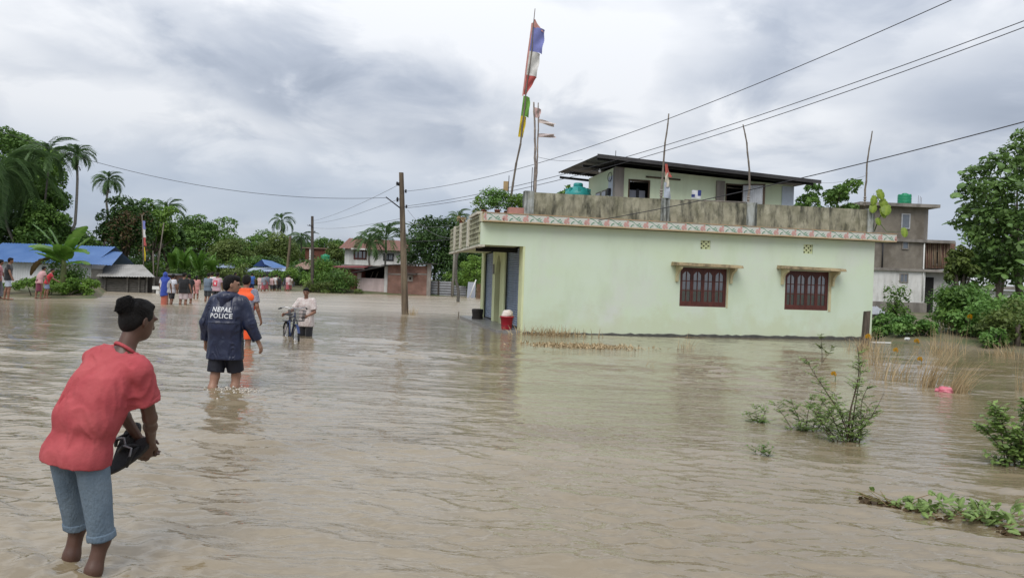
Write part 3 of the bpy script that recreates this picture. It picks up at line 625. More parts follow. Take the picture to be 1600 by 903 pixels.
# twin poles with ragged pennants
a0 = at(836, 300, 21.9); tp = root('flag_pole', 'pair of shorter bamboo poles with ragged white and red pennants', 'flag pole', a0)
for p_, q_, r_, s_ in (((836, 303), (834, 160), .04, 1), ((837, 296), (841, 161), .028, 2)):
    m = MB(); bamboo(m, [q - a0 for q in pole_pts(at(*p_, 21.9), at(*q_, 21.9), .008, 10, s_)], r_, r_ * .6); m.build('pole', mat('pale_worn_bamboo', (.30, .25, .21), (.12, .10, .09), scale=5), tp)
for pa, pb, wa, wb, c_, sd in (((841, 186), (841, 192), .52, .45, (.58, .50, .46), 1), ((841, 209), (841, 215), .46, .55, (.50, .42, .40), 2), ((835, 168), (836, 184), .22, .12, (.55, .38, .36), 5)):
    m = cloth_strip(at(*pa, 21.9) - a0, at(*pb, 21.9) - a0, np.array([1, .15, -.12 if sd != 2 else .12]), wa, wb, .05, sd, 8, 9); m.build('pennant', clothm('rag%d' % sd, c_), tp)
# bamboo poles lashed to the parapet
def lashed(label, pa, pb, Y, r, bend, seed, extra=None):
    a0 = at(*pa, Y); o = root('bamboo_pole', label, 'pole', a0, 0, 'bamboo poles lashed to the parapet')
    m = MB(); bamboo(m, [q - a0 for q in pole_pts(a0, at(*pb, Y), bend, 9, seed)], r, r * .55); m.build('pole', bamb, o)
    m = MB()
    for z in (.12, .2, .28): m.tube([(r * 1.3 * math.cos(q), r * 1.3 * math.sin(q), z) for q in np.linspace(0, 6.28, 9)], .014, 5)
    m.build('lashing', clothm('rope', (.40, .36, .33)), o); return o, a0
YP = lambda u: float((HC + u * HU_)[1]) + .05
lashed('bamboo pole with knotted cloth strips lashed to the middle of the parapet', (1033, 312), (1045, 178), YP(4.3), .035, -.01, 1)
lashed('bent bamboo pole rising by the open rooftop shutter', (1169, 322), (1161, 195), YP(7.2), .035, .04, 2)
lashed('bamboo pole at the right end of the parapet holding wires', (1351, 322), (1363, 205), YP(11.4), .033, -.02, 3)
a0 = at(1036, 308, YP(4.3)); rg = root('cloth_rag', 'red, white and blue cloth strips tied to a parapet bamboo pole', 'cloth', a0)
for pa, pb, wa, wb, c_, sd in (((1039, 256), (1040, 276), .05, .2, (.45, .10, .08), 2), ((1039, 270), (1040, 292), .12, .10, (.6, .56, .46), 4), ((1038, 285), (1037, 309), .12, .24, (.42, .47, .55), 6)):
    m = cloth_strip(at(*pa, YP(4.3) - .05) - a0, at(*pb, YP(4.3) - .05) - a0, np.array([1, .1, 0]), wa, wb, .06, sd); m.build('strip', clothm('strip%d' % sd, c_), rg)
# jersey and rail behind the parapet
a0 = at(1088, 304, 23.6); m = MB()
V = []
n = 12
for i in range(7):
    for j in range(7):
        x, z = (j - 3) * .05, (i - 3) * .045; V.append((x, .03 * math.sin(j * 1.3 + i * .7), z))
m.add(V, [(i * 7 + j, i * 7 + j + 1, i * 7 + j + 8, i * 7 + j + 7) for i in range(6) for j in range(6)], 0, True)
for f_i in range(len(m.f)):
    i, j = divmod(f_i, 6)
    if (i in (1, 2) and j in (0, 1)) or (i > 1 and j > 3): m.m[f_i] = 1
o = m.build('hanging_shirt', [clothm('whitec', (.65, .66, .68)), clothm('navyc', (.05, .07, .25))], None, loc=a0); props(o, 'white and navy cloth hung out behind the parapet', 'clothing')
u0, z0 = hp(1070, 309, 1.2); u1, z1 = hp(1170, 313, 1.2)
o = MB().tube([H2W(u0, 1.2, 4.32), H2W(u1, 1.2, 4.36)], .035, 8).build('drying_rail', bamb); props(o, 'horizontal timber rail just above the mossy parapet', 'rail')
# wooden stump post at the right corner of the house
a0 = gnd(1351, 537); o = MB().hexa([(-.10, -.08, -.3), (.08, -.08, -.3), (.08, .08, -.3), (-.10, .08, -.3), (-.04, -.07, .98), (.11, -.07, 1.0), (.11, .07, .96), (-.04, .07, .97)]).build('wooden_post', mat('old_post', (.12, .095, .075), (.06, .05, .04), scale=5, stretch=(3, 3, .4), bump=.6), None, loc=a0)
props(o, 'rough weathered wooden post against the right end of the green wall', 'post')
# red bucket with a white bag, drum, board, on the step
bk = root('bucket', 'red plastic bucket on the step by the shutters', 'bucket', H2W(-.38, .50, .07)); redm = mat('red_plastic', (.42, .02, .035), (.34, .015, .03), rough=.35)
MB().lathe([(0, 0), (.15, 0), (.155, .03), (.195, .36), (.215, .365), (.215, .395), (.19, .395), (.14, .05), (0, .05)], 24).build('body', redm, bk)
MB().tube([(-.205, .205 * 0, .37), (-.22, -.06, .26), (-.2, -.16, .16), (-.1, -.23, .12), (.08, -.24, .12), (.19, -.17, .16), (.215, -.06, .26), (.205, 0, .37)], .006, 5).build('handle', darksteel, bk)
def crumple(R, seed, sq=(1, 1, 1), n=14, amp=.35):
    r = np.random.default_rng(seed); V = []; Fs = []
    ph = r.uniform(0, 6.28, (6, 3)); kk_ = r.normal(0, 2.4, (6, 3))
    for i in range(n + 1):
        for j in range(2 * n):
            t_, p_ = math.pi * i / n, math.pi * j / n; d = np.array([math.sin(t_) * math.cos(p_), math.sin(t_) * math.sin(p_), math.cos(t_)])
            s_ = 1 + amp * sum(abs(math.sin(kk_[q] @ d + ph[q, 0])) - .6 for q in range(6)) / 3
            V.append(d * R * s_ * np.array(sq))
    for i in range(n):
        for j in range(2 * n): Fs.append((i * 2 * n + j, i * 2 * n + (j + 1) % (2 * n), (i + 1) * 2 * n + (j + 1) % (2 * n), (i + 1) * 2 * n + j))
    m = MB(); m.add(V, Fs, 0, True); return m
o = crumple(.16, 5, (1.1, 1, .9)).build('plastic_bag', mat('white_bag', (.72, .68, .64), (.62, .52, .46), rough=.4), None, loc=H2W(-.36, .50, .52)); props(o, 'crumpled white plastic bag stuffed into the red bucket', 'bag')
o = MB().lathe([(0, 0), (.20, 0), (.21, .05), (.19, .18), (.21, .32), (.215, .40), (.18, .42), (.16, .38), (0, .36)], 18).build('drum', mat('black_rubber', (.018, .016, .015), (.03, .025, .022), rough=.7), None, loc=at(746, 492, 27.0)); props(o, 'squat black tub standing in the water at the far pillar', 'tub')
o.location.z = 0.04
a0 = gnd(760, 505); o = MB().box((-.62, -.05, .02), (.62, .05, .06), M=Matrix.Rotation(.5, 4, 'Z') @ Matrix.Rotation(-.10, 4, 'Y')).build('plank', mat('grey_plank', (.34, .32, .30), (.22, .2, .19)), None, loc=a0); props(o, 'pale plank half afloat at the shutter step', 'plank')
a0 = gnd(716, 497); o = MB().tube([(0, 0, -.3), (.01, 0, .25)], .022, 6).build('stake', bamb, None, loc=a0); props(o, 'short stake poking out of the water left of the shutters', 'stake')

# ================================================================== VEGETATION BUILDERS
G_dark = leafmat('foliage_dark', (0.020, 0.048, 0.015), (0.085, 0.160, 0.036)); G_mid = leafmat('foliage_mid', (0.045, 0.105, 0.022), (0.165, 0.285, 0.055))
G_bright = leafmat('foliage_bright', (0.065, 0.15, 0.022), (0.21, 0.34, 0.055)); G_olive = leafmat('foliage_olive', (0.06, 0.095, 0.020), (0.19, 0.25, 0.065))
G_teak = leafmat('foliage_teak', (0.055, 0.11, 0.028), (0.18, 0.29, 0.075), rough=.42); G_weed = leafmat('foliage_weed', (0.06, 0.15, 0.03), (0.19, 0.34, 0.08))
G_dry = leafmat('dry_straw', (0.26, 0.19, 0.10), (0.52, 0.40, 0.23), trans=.15); G_palm = leafmat('palm_green', (0.045, 0.09, 0.03), (0.13, 0.22, 0.075)); G_ban = leafmat('banana_green', (0.07, 0.17, 0.025), (0.16, 0.30, 0.05), rough=.35)
G_brown = leafmat('dead_vine', (0.05, 0.035, 0.018), (0.16, 0.10, 0.045)); G_shrub = leafmat('shrub_green', (0.11, 0.19, 0.04), (0.28, 0.40, 0.12))
darkbark = mat('dark_palm_bark', (.12, .11, .095), (.07, .065, .055), scale=5, stretch=(.4, .4, 3)); bark = mat('bark', (.13, .105, .085), (.065, .05, .04), scale=7, bump=.6, stretch=(1, 1, .3)); palmbark = mat('palm_bark', (.22, .205, .18), (.13, .12, .10), scale=5, stretch=(.4, .4, 3))
def leaves(P, Nrm, T, size, width, rng, fold=.12):
    n = len(P); Nrm = Nrm / (np.linalg.norm(Nrm, axis=1, keepdims=True) + 1e-9)
    T = T - Nrm * (T * Nrm).sum(1, keepdims=True); T /= (np.linalg.norm(T, axis=1, keepdims=True) + 1e-9); B = np.cross(Nrm, T)
    s = size[:, None]; V = np.empty((n, 4, 3)); V[:, 0] = P - T * s * .5; V[:, 1] = P + B * s * width * .5 + Nrm * s * fold - T * s * .05; V[:, 2] = P + T * s * .5; V[:, 3] = P - B * s * width * .5 + Nrm * s * fold - T * s * .05
    return V.reshape(-1, 3), np.arange(4 * n).reshape(n, 4)
def foliage(name, C, Rr, n, leaf, mt, seed, width=.55, droop=.35, flat=.8, parent=None, solid=.45):
    rng = np.random.default_rng(seed); C = np.asarray(C, float); Rr = np.asarray(Rr, float)
    pr = Rr ** 2 / (Rr ** 2).sum(); ci = rng.choice(len(C), n, p=pr)
    D = rng.normal(size=(n, 3)); D /= np.linalg.norm(D, axis=1, keepdims=True); D[:, 2] = np.where((D[:, 2] < -.2) & (rng.random(n) < .6), -D[:, 2], D[:, 2])
    rad = solid + (1.08 - solid) * rng.random(n) ** .6
    P = C[ci] + D * (Rr[ci] * rad)[:, None] * np.array([1, 1, flat])
    Nr = D * .55 + rng.normal(size=(n, 3)) * .55 + np.array([0, 0, .55]); T = rng.normal(size=(n, 3)) + D * .5 + np.array([0, 0, -droop * 2])
    size = leaf * rng.uniform(.4, 1.1, n) ** .9 * rng.choice([.8, 1.0, 1.45], n); V, Fc = leaves(P, Nr, T, size, width, rng)
    ct = rng.uniform(.15, .85, len(C)); tint = np.clip(ct[ci] * .7 + rng.uniform(0, .5, n) - .1, 0, 1)
    return link(name, np_mesh(name, V, Fc, mt, tint=np.repeat(tint, 4)), parent)
def tree(label, base, Hh, R, leaf, n, mt, seed, tr=.22, cb=.3, nc=26, cr=.36, flat=1.0, lean=(0, 0), group='trees of the far bank', name='tree', cat='tree', asym=(1, 1)):
    rng = np.random.default_rng(seed); o = root(name, label, cat, (base[0], base[1], base[2]), 0, group)
    zc_, hzr = Hh * (cb + (1 - cb) / 2), Hh * (1 - cb) / 2
    C = []; Rr = []
    while len(C) < nc:
        d = rng.normal(size=3); d /= np.linalg.norm(d); q = rng.uniform(.35, 1) ** .5
        if d[2] < -.55: continue
        rc = R * cr * rng.uniform(.6, 1.25); p = np.array([d[0] * (R - rc * .6) * q * asym[0], d[1] * (R - rc * .6) * q * asym[1], zc_ + d[2] * (hzr - rc * .55) * q]) + np.array([lean[0], lean[1], 0]) * (.3 + .7 * (zc_ + d[2] * hzr) / Hh)
        C.append(p); Rr.append(rc)
    zm = max(c[2] + r_ * .82 * flat for c, r_ in zip(C, Rr)); rm = max(math.hypot(c[0] - lean[0] * .6, c[1]) + r_ * .9 for c, r_ in zip(C, Rr)); C = [np.array([c[0] * R / rm * 1.02, c[1] * R / rm, c[2] * Hh / zm]) for c in C]
    foliage('crown', C, Rr, n, leaf, mt, seed + 7, flat=.82 * flat, parent=o)
    m = MB(); top = np.array([lean[0] * .8, lean[1] * .8, Hh * (cb + .35 * (1 - cb))]); tp_ = [np.array([0, 0, -.6]), np.array([lean[0] * .1, 0, Hh * cb * .5]), np.array([lean[0] * .45, lean[1] * .4, Hh * cb * 1.05]), top]
    m.tube(tp_, [tr * 1.25, tr, tr * .8, tr * .35], 8)
    for i in rng.choice(len(C), min(len(C), 10), replace=False):
        q = rng.uniform(.35, .95); s_ = tp_[2] * (1 - q) + top * q if q > .4 else tp_[1] * .3 + tp_[2] * .7
        m.tube([s_, (s_ + C[i]) / 2 + np.array([0, 0, .06 * Hh * rng.uniform(-.5, 1)]), C[i]], [tr * .42, tr * .25, tr * .08], 6)
    m.build('trunk', bark, o); return o
def bush(label, base, rx, ry, h, leaf, n, mt, seed, group='bushes along the water', name='bush', nc=14, width=.55):
    rng = np.random.default_rng(seed); o = root(name, label, 'bush', base, 0, group)
    C = [(rng.uniform(-1, 1) * rx * .75, rng.uniform(-1, 1) * ry * .7, h * rng.uniform(.12, .72)) for _ in range(nc)]; C = [(x, y, z * (1 - .45 * (abs(x) / rx) ** 2)) for x, y, z in C]
    Rr = [h * rng.uniform(.22, .36) for _ in C]; zm = max(c[2] + r_ * .8 for c, r_ in zip(C, Rr)); xm = max(abs(c[0]) + r_ * .9 for c, r_ in zip(C, Rr)); C = [(c[0] * min(1, rx / xm), c[1] * min(1, rx / xm), c[2] * h / zm) for c in C]
    foliage('foliage', C, Rr, n, leaf, mt, seed + 3, parent=o, solid=.2, width=width)
    m = MB()
    for c in C[:8]: m.tube([(c[0] * .4, c[1] * .4, -.3), (c[0] * .8, c[1] * .8, c[2] * .6), c], [.03, .02, .008], 5)
    m.build('stems', bark, o); return o
def frond_mesh(L, droop, seed, nl=26, ll=.5, mt=None, vshape=.5, lw=.045, hang=.6, arch=.35, wid=1.0):
    """one palm frond: rachis along +X arching up then down, leaflets in pairs"""
    r = np.random.default_rng(seed); m = MB(); R_ = []
    for i in range(13):
        s_ = i / 12; R_.append(np.array([L * s_ * (1 - .25 * droop * s_), 0, L * (arch * s_ - (arch + droop) * .75 * s_ ** 2.2)]))
    V = []; Fq = []; tint = []
    def addq(q, t): b_ = len(V); V.extend(q); Fq.append((b_, b_ + 1, b_ + 2, b_ + 3)); tint.extend([t] * 4)
    for i in range(12):
        a, c = R_[i], R_[i + 1]; w0, w1 = .03 * (1 - i / 13) * L / 2, .03 * (1 - (i + 1) / 13) * L / 2
        addq([a + (0, w0, 0), c + (0, w1, 0), c - (0, w1, 0), a - (0, w0, 0)], .8); addq([a + (0, 0, w0), c + (0, 0, w1), c - (0, 0, w1), a - (0, 0, w0)], .8)
    for i in range(nl):
        s_ = .14 + .86 * (i + .5) / nl; k_ = s_ * 12; q0 = int(min(k_, 11)); p = R_[q0] + (R_[q0 + 1] - R_[q0]) * (k_ - q0); tg = R_[q0 + 1] - R_[q0]; tg = tg / np.linalg.norm(tg)
        l = ll * L * (math.sin(math.pi * min(1, s_ * .85 + .12)) ** .6) * r.uniform(.85, 1.1)
        for sd in (-1, 1):
            d = tg * .75 + np.array([0, sd * wid, 0]) + np.array([0, 0, vshape * .6]); d /= np.linalg.norm(d); mid = p + d * l * .5; tip = p + d * l + np.array([0, 0, -hang * l * r.uniform(.6, 1.1)]); wd = np.cross(d, np.array([0, 0, 1.0])); wd /= np.linalg.norm(wd) + 1e-9; wd = wd * .4 + tg * .6
            wl = lw * L; t_ = float(np.clip(r.normal(.45, .22), 0, 1))
            addq([p - wd * wl * .3, p + wd * wl * .3, mid + wd * wl * .5, mid - wd * wl * .5], t_); addq([mid - wd * wl * .5, mid + wd * wl * .5, tip + wd * wl * .06, tip - wd * wl * .06], t_)
    return np_mesh('frond', V, Fq, mt or G_palm, tint=tint)
FR_A = [frond_mesh(1.0, .55, i, 17, .46, vshape=.7, hang=.75, lw=.065, arch=.55, wid=.55) for i in range(3)]     # areca: short, arched
FR_C = [frond_mesh(1.0, .95, i + 9, 36, .26, vshape=.1, hang=.95, lw=.030, arch=.35) for i in range(3)]         # coconut: long, drooping
def palm(label, base, top, fr, L, nf, tr, seed, shaft=True, group='palms', lo=-.5, hi=1.25, name='palm_tree', skirt=0):
    r = random.Random(seed); base = np.array(base, float); d = np.array(top, float) - base; o = root(name, label, 'palm tree', base, 0, group)
    m = MB(); P = [d * q + np.array([math.sin(q * 3) * .02 * d[2] * r.choice((-1, 1)), 0, 0]) for q in np.linspace(0, 1, 9)]; P[0] = P[0] - np.array([0, 0, .5]); m.tube(P, [tr * (1.15 - .4 * q) for q in np.linspace(0, 1, 9)], 9); m.build('trunk', palmbark if tr > .1 else darkbark, o)
    if shaft:
        m = MB(); m.tube([P[-1], P[-1] + d / np.linalg.norm(d) * L * .28, P[-1] + d / np.linalg.norm(d) * L * .55], [tr * .95, tr * 1.0, tr * .45], 9); m.build('crownshaft', mat('crownshaft', (.10, .17, .06), (.07, .12, .045)), o)
    tp_ = P[-1] + d / np.linalg.norm(d) * L * (.5 if shaft else 0)
    if shaft: MB().tube([tp_, tp_ + np.array([.03, 0, .35]) * L, tp_ + np.array([.05, 0, .62]) * L], [tr * .5, tr * .4, .01], 6).build('spear_leaf', mat('crownshaft', (.10, .17, .06)), o)
    for i in range(nf):
        az = i * 2.399 + r.uniform(-.2, .2); el = lo + (hi - lo) * (1 - (i / nf) ** .8); f_ = link('frond', fr[i % len(fr)], o, tp_, None, L * r.uniform(.85, 1.1)); f_.rotation_mode = 'XYZ'; f_.rotation_euler = (r.uniform(-.2, .2), -el * .8, az)
    if skirt:
        m = MB()
        for i in range(skirt):
            az = r.uniform(0, 6.28); P0 = P[-1] + np.array([0, 0, r.uniform(-.1, .1)]); m.tube([P0, P0 + np.array([math.cos(az) * .25, math.sin(az) * .25, -.12]) * L * .5, P0 + np.array([math.cos(az) * .32, math.sin(az) * .32, -.45]) * L * .5], [.03, .03, .05], 5)
        m.build('fruit_stalk', mat('dry_fruit', (.05, .04, .025)), o)
    return o
def ban_leaf(seed, L=1.0, wd=.27, droop=.5, brown=False):
    r = np.random.default_rng(seed); n = 22; V = []; tint = []
    for i in range(n + 1):
        s_ = i / n; c = np.array([L * s_ * (1 - .22 * droop * s_ * s_), 0, L * (.42 * s_ - droop * .85 * s_ ** 2.3)]); w = wd * L * (math.sin(math.pi * min(1, .06 + s_ * .93)) ** .55) * .5 if s_ > .1 else .012 * L
        tear = 1 - (.5 * r.random() if r.random() < .22 else 0); t_ = r.normal(.5, .16)
        for j, q in enumerate((-1, -.5, 0, .5, 1)):
            V.append(c + np.array([.10 * abs(q) * w, q * w * (tear if abs(q) == 1 else 1), (.22 - .40 * abs(q)) * abs(q) * w + r.normal(0, .008) * L * abs(q)])); tint.append(.95 if q == 0 else t_)
    return np_mesh('leaf', V, [(i * 5 + j, i * 5 + j + 1, i * 5 + j + 6, i * 5 + j + 5) for i in range(n) for j in range(4)], G_brown if brown else G_ban, smooth=True, tint=np.clip(tint, 0, 1))
BL = [ban_leaf(1, droop=.45, wd=.36), ban_leaf(2, droop=.7, wd=.38), ban_leaf(3, droop=.25, wd=.32)]; BLB = ban_leaf(4, droop=.8, brown=True)
def banana(label, base, hs, L, specs, seed, group='banana plants'):
    r = random.Random(seed); o = root('banana_plant', label, 'banana plant', base, 0, group)
    MB().tube([(0, 0, -.3), (.03, 0, hs * .5), (0, 0, hs)], [.13 * L / 1.4, .10 * L / 1.4, .055 * L / 1.4], 9).build('stem', mat('banana_stem', (.16, .20, .07), (.10, .09, .04), scale=5, stretch=(1, 1, .2)), o)
    for k, (az, el, ll, br) in enumerate(specs):
        f_ = link('leaf', BLB if br else BL[k % 3], o, (0, 0, hs - .05 * k * L * .3), None, ll * L); f_.rotation_euler = (r.uniform(-.5, .5), -el, az)
    return o
def blades(name, n, rx, ry, h, seed, mt, lean=.5, wd=.012, parent=None, bias=(0, 0), n_seg=4, z0=-.08):
    rng = np.random.default_rng(seed); V = []; Fq = []; tint = []
    for _ in range(n):
        p = np.array([rng.normal(0, rx * .5), rng.normal(0, ry * .5), z0]); az = rng.uniform(0, 6.28); le = abs(rng.normal(0, lean)); hh = h * rng.uniform(.4, 1.1); dr = np.array([math.cos(az) * le + bias[0] * rng.uniform(.4, 1.3), math.sin(az) * le + bias[1], 0]); sd = np.array([-math.sin(az), math.cos(az), 0]) if rng.random() < .5 else np.array([1.0, 0, 0]); t_ = rng.uniform(0, 1)
        b_ = len(V)
        for i in range(n_seg + 1):
            s_ = i / n_seg; c = p + np.array([0, 0, hh * s_ * (1 - .25 * le * s_)]) + dr * hh * s_ ** 1.7; w_ = wd * (1 - s_ * .9) * .5; V += [c - sd * w_, c + sd * w_]; tint += [t_, t_]
        Fq += [(b_ + 2 * i, b_ + 2 * i + 1, b_ + 2 * i + 3, b_ + 2 * i + 2) for i in range(n_seg)]
    return link(name, np_mesh(name, V, Fq, mt, tint=tint), parent)

# ================================================================== FAR BANK, LEFT TO RIGHT
def gz(p): return np.array([p[0], p[1], float(ground_h(np.array(p[0]), np.array(p[1])))])
def tbase(px, Y): q = at(px, hz(px), Y); return gz(q)
def ht(px, py, Y): q = tbase(px, Y); return zat(px, py, Y) - q[2]
def T(label, px, ytop, Y, Rpx, leaf, n, mt, seed, **k): return tree(label, tbase(px, Y), ht(px, ytop, Y), Rpx * Y / 1150, leaf, n, mt, seed, **k)
T('broad dark green tree behind the blue-roofed shed, at the left edge', 0, 200, 60, 72, .34, 15000, G_mid, 11, cb=.08, tr=.25, nc=34)
T('dark tree behind the banana plant with drooping sprays', 66, 262, 56, 42, .28, 10000, G_mid, 12, cb=.05, nc=30)
T('tall tree with palm-like sprays at its top, left of the slim palms', 44, 208, 64, 54, .34, 9000, G_bright, 13, cb=.35)
T('leafy tree directly behind the blue roof, left of the slim palms', 70, 312, 53.5, 42, .24, 7000, G_mid, 31, cb=.02, nc=30)
T('shaded leafy tree behind the left end of the blue roof', 15, 325, 54, 44, .26, 6000, G_dark, 32, cb=.02)
T('low leafy tree behind the grey shack, under the slim palms', 120, 356, 56, 42, .28, 5000, G_mid, 14, cb=.05)
T('vine-draped dark tree behind the grey lean-to', 195, 306, 58, 44, .28, 8000, G_dark, 15, cb=.02, nc=34)
T('bright green tree at the right of the vine-draped tree', 238, 310, 62, 38, .28, 6500, G_bright, 16, cb=.2)
bv = tbase(195, 55.5); o = root('hanging_vine', 'brown dead creeper hanging on the dark tree behind the lean-to', 'vine', bv); rv = np.random.default_rng(4)
foliage('dead_leaves', [(rv.uniform(-1.6, 1.6), rv.uniform(-.3, .3), rv.uniform(2.0, 5.0)) for _ in range(14)], [.5] * 14, 600, .2, G_brown, 6, parent=o, flat=1.6)
T('small dark palm-like tree between the vine tree and the rain tree', 262, 345, 70, 26, .3, 3500, G_dark, 17, cb=.2)
T('wide dark rain tree with layered crown in the middle of the far bank', 322, 336, 84, 62, .33, 11000, G_mid, 18, cb=.12, flat=.6, nc=40, cr=.3, asym=(1.15, .8))
T('yellow-green feathery bamboo-like tree left of the blue tarps', 362, 372, 78, 36, .25, 5000, G_olive, 19, cb=.05)
T('green tree behind the blue tarp shelters', 400, 358, 92, 42, .34, 6500, G_mid, 20, cb=.05)
T('rounded willowy tree right of the blue tarp shelters', 434, 362, 88, 40, .3, 6500, G_olive, 21, cb=.05)
T('far pale tree left of the second utility pole', 472, 378, 110, 40, .4, 4500, G_mid, 22, cb=.05)
T('far tree between the second utility pole and the white house', 515, 370, 104, 34, .36, 5000, G_mid, 23, cb=.1)
T('slender pale tree beside the green tank', 522, 378, 84, 16, .26, 1800, G_olive, 24, cb=.4)
T('far dark tree at the end of the tree line left of the rain tree', 285, 352, 100, 36, .36, 5000, G_dark, 25, cb=.05)
T('huge dark tree behind the brick shed', 678, 337, 78, 62, .33, 12000, G_dark, 26, cb=.04, nc=46, cr=.3)
T('dark tree right of the huge tree, behind the metal gate', 735, 350, 84, 44, .33, 7000, G_dark, 27, cb=.04)
T('bright leafy young tree by the metal fence below the balcony', 740, 398, 66, 24, .2, 3500, G_bright, 28, cb=.08)
T('tree with open crown rising behind the rooftop room', 1290, 280, 42, 56, .26, 4200, G_mid, 29, cb=.45, nc=30, cr=.2, tr=.2)
T('tree top peeking behind the teal water tank', 878, 290, 40, 20, .24, 1200, G_mid, 30, cb=.6)
for i, (px_, Y_) in enumerate(((-60, 60), (150, 78), (210, 88), (350, 115), (455, 120), (560, 115), (610, 100))):
    T('distant tree filling the far tree line, number %s from the left' % ('first second third fourth fifth sixth seventh'.split()[i]), px_, [330, 372, 350, 362, 372, 386, 380][i], Y_, [60, 40, 50, 46, 50, 46, 40][i], .42, 4500, G_mid if i % 2 else G_dark, 40 + i, cb=.03)
# palms
palm('tallest slim areca palm standing above the grey shack', tbase(107, 55), at(121, 258, 55), FR_A, 1.4, 17, .11, 1, skirt=8, lo=-.9)
palm('second slim areca palm, right of the tallest one', tbase(158, 60), at(169, 297, 60), FR_A, 1.4, 17, .105, 2, skirt=8, lo=-.9)
palm('coconut palm with long drooping fronds at the left edge', tbase(28, 52.5), at(2, 268, 52.5), FR_C, 4.3, 24, .10, 3, shaft=False, lo=-.9, hi=1.2)
palm('areca palm beside the big tree at the left, drooping to the right', tbase(66, 54), at(76, 268, 54), FR_A, 2.1, 13, .08, 4, lo=-.8)
palm('lone slim palm with a round head above the far tree line', tbase(440, 95), at(440, 357, 95), FR_A, 1.9, 12, .10, 5, skirt=14, lo=-1.4)
palm('far bushy coconut palm left of the second utility pole', tbase(471, 98), at(470, 372, 98), FR_C, 2.6, 16, .15, 6, shaft=False, lo=-.7)
palm('short palm in front of the white house window', tbase(576, 70), at(577, 400, 70), FR_A, 2.2, 12, .12, 7, lo=-.6)
palm('short palm right of the white house window', tbase(603, 72), at(603, 395, 72), FR_A, 2.7, 11, .11, 8, lo=-.5)
palm('dark palm head showing above the balcony railing', tbase(716, 50), at(716, 354, 50), FR_A, 1.0, 11, .10, 9, lo=-.4)
palm('thin leaning palm among trees left of the rain tree', tbase(243, 66), at(258, 346, 66), FR_A, 1.8, 11, .08, 10, lo=-.6)
# bananas
banana('big banana plant in front of the blue-roofed shed with one browned leaf', gz(at(98, 455, 36.5)), 1.75, 2.1, [(.1, .95, 1.0, 0), (-.25, .35, .8, 0), (3.3, .62, 1.1, 0), (2.95, .25, 1.1, 0), (3.05, -.15, 1.05, 1), (3.6, .95, .85, 0), (-.6, .7, .9, 0), (-2.4, .5, .85, 0), (.9, .6, .9, 0), (-.9, .5, .8, 0), (-1.5, 1.0, .7, 0), (-1.9, .1, .8, 0), (-.1, .0, .75, 0), (3.5, .75, .7, 0)], 1)
for k, (px_, Y_, s_) in enumerate(((270, 66, 1.0), (288, 68, 1.15), (312, 67, 1.1), (330, 69, 1.0))):
    rr = random.Random(k); banana(['banana plant by the people on the far bank, leftmost of four', 'second banana plant from the left behind the wading group', 'third banana plant behind the wading group', 'rightmost banana plant behind the wading group'][k], tbase(px_, Y_), 1.1 * s_, 2.0 * s_, [(rr.uniform(0, 6.28), rr.uniform(.7, 1.35), rr.uniform(.8, 1.15), 0) for _ in range(8)], k + 5)
# bushes of the far bank
bush('low leafy scrub on the left bank below the banana plant', gz(at(60, 462, 35.2)), 2.6, 1.2, .85, .13, 4200, G_bright, 61, nc=20)
bush('leafy scrub at the right end of the left bank, under the banana plant', gz(at(125, 463, 36)), 1.1, 1.0, .85, .13, 2200, G_bright, 62)
bush('tangled green bushes under the banana plant', gz(at(100, 450, 37.2)), 1.2, 1.0, 1.7, .14, 2600, G_mid, 63)
for k, (px_, Y_, rx_, h_, mt_) in enumerate(((255, 62, 3.0, 2.0, G_bright), (300, 66, 3.4, 1.3, G_mid), (362, 69, 3.4, 2.2, G_olive), (392, 70, 1.6, 1.3, G_olive), (428, 70, 3.0, 1.7, G_mid), (462, 69, 2.4, 1.9, G_bright))):
    bush('%s bush along the far waterline behind the wading crowd' % ('first second third fourth fifth sixth'.split()[k]), tbase(px_, Y_), rx_, 1.3, h_, .2, 2600, mt_, 70 + k)
for k, px_ in enumerate((240, 283, 326, 370, 412, 450, 485)): bush('%s thicket of the undergrowth closing the far tree line' % ('first second third fourth fifth sixth seventh'.split()[k]), tbase(px_, 76 + 2 * (k % 3)), 4.0, 1.6, 3.2, .3, 2600, G_mid if k % 2 else G_dark, 180 + k, nc=18, group='undergrowth of the far tree line')
bush('creeper-covered hedge left of the maroon gate', tbase(522, 63.5), 2.2, 1.2, 2.35, .18, 4500, G_mid, 80, nc=22)
bush('bright rounded bush beside the second utility pole', tbase(505, 65.5), 1.5, 1.2, 3.0, .2, 3000, G_bright, 81)
bush('yellowish scrub at the foot of the second utility pole', tbase(496, 62.3), 1.5, .9, 1.3, .18, 1800, G_olive, 82)
bush('small tuft at the foot of the pink wall', tbase(562, 63), .6, .5, .5, .12, 500, G_olive, 83)
bush('dark undergrowth beneath the huge tree behind the metal gate', tbase(695, 75), 3.2, 1.5, 4.2, .3, 3500, G_dark, 188, nc=20, group='undergrowth of the far tree line')
bush('dark undergrowth right of the huge tree, under the balcony', tbase(738, 76), 2.6, 1.5, 4.2, .3, 3000, G_dark, 189, nc=20, group='undergrowth of the far tree line')
bush('green thicket beyond the gate under the balcony', tbase(722, 69), 2.2, 1.5, 2.2, .2, 3200, G_bright, 84)
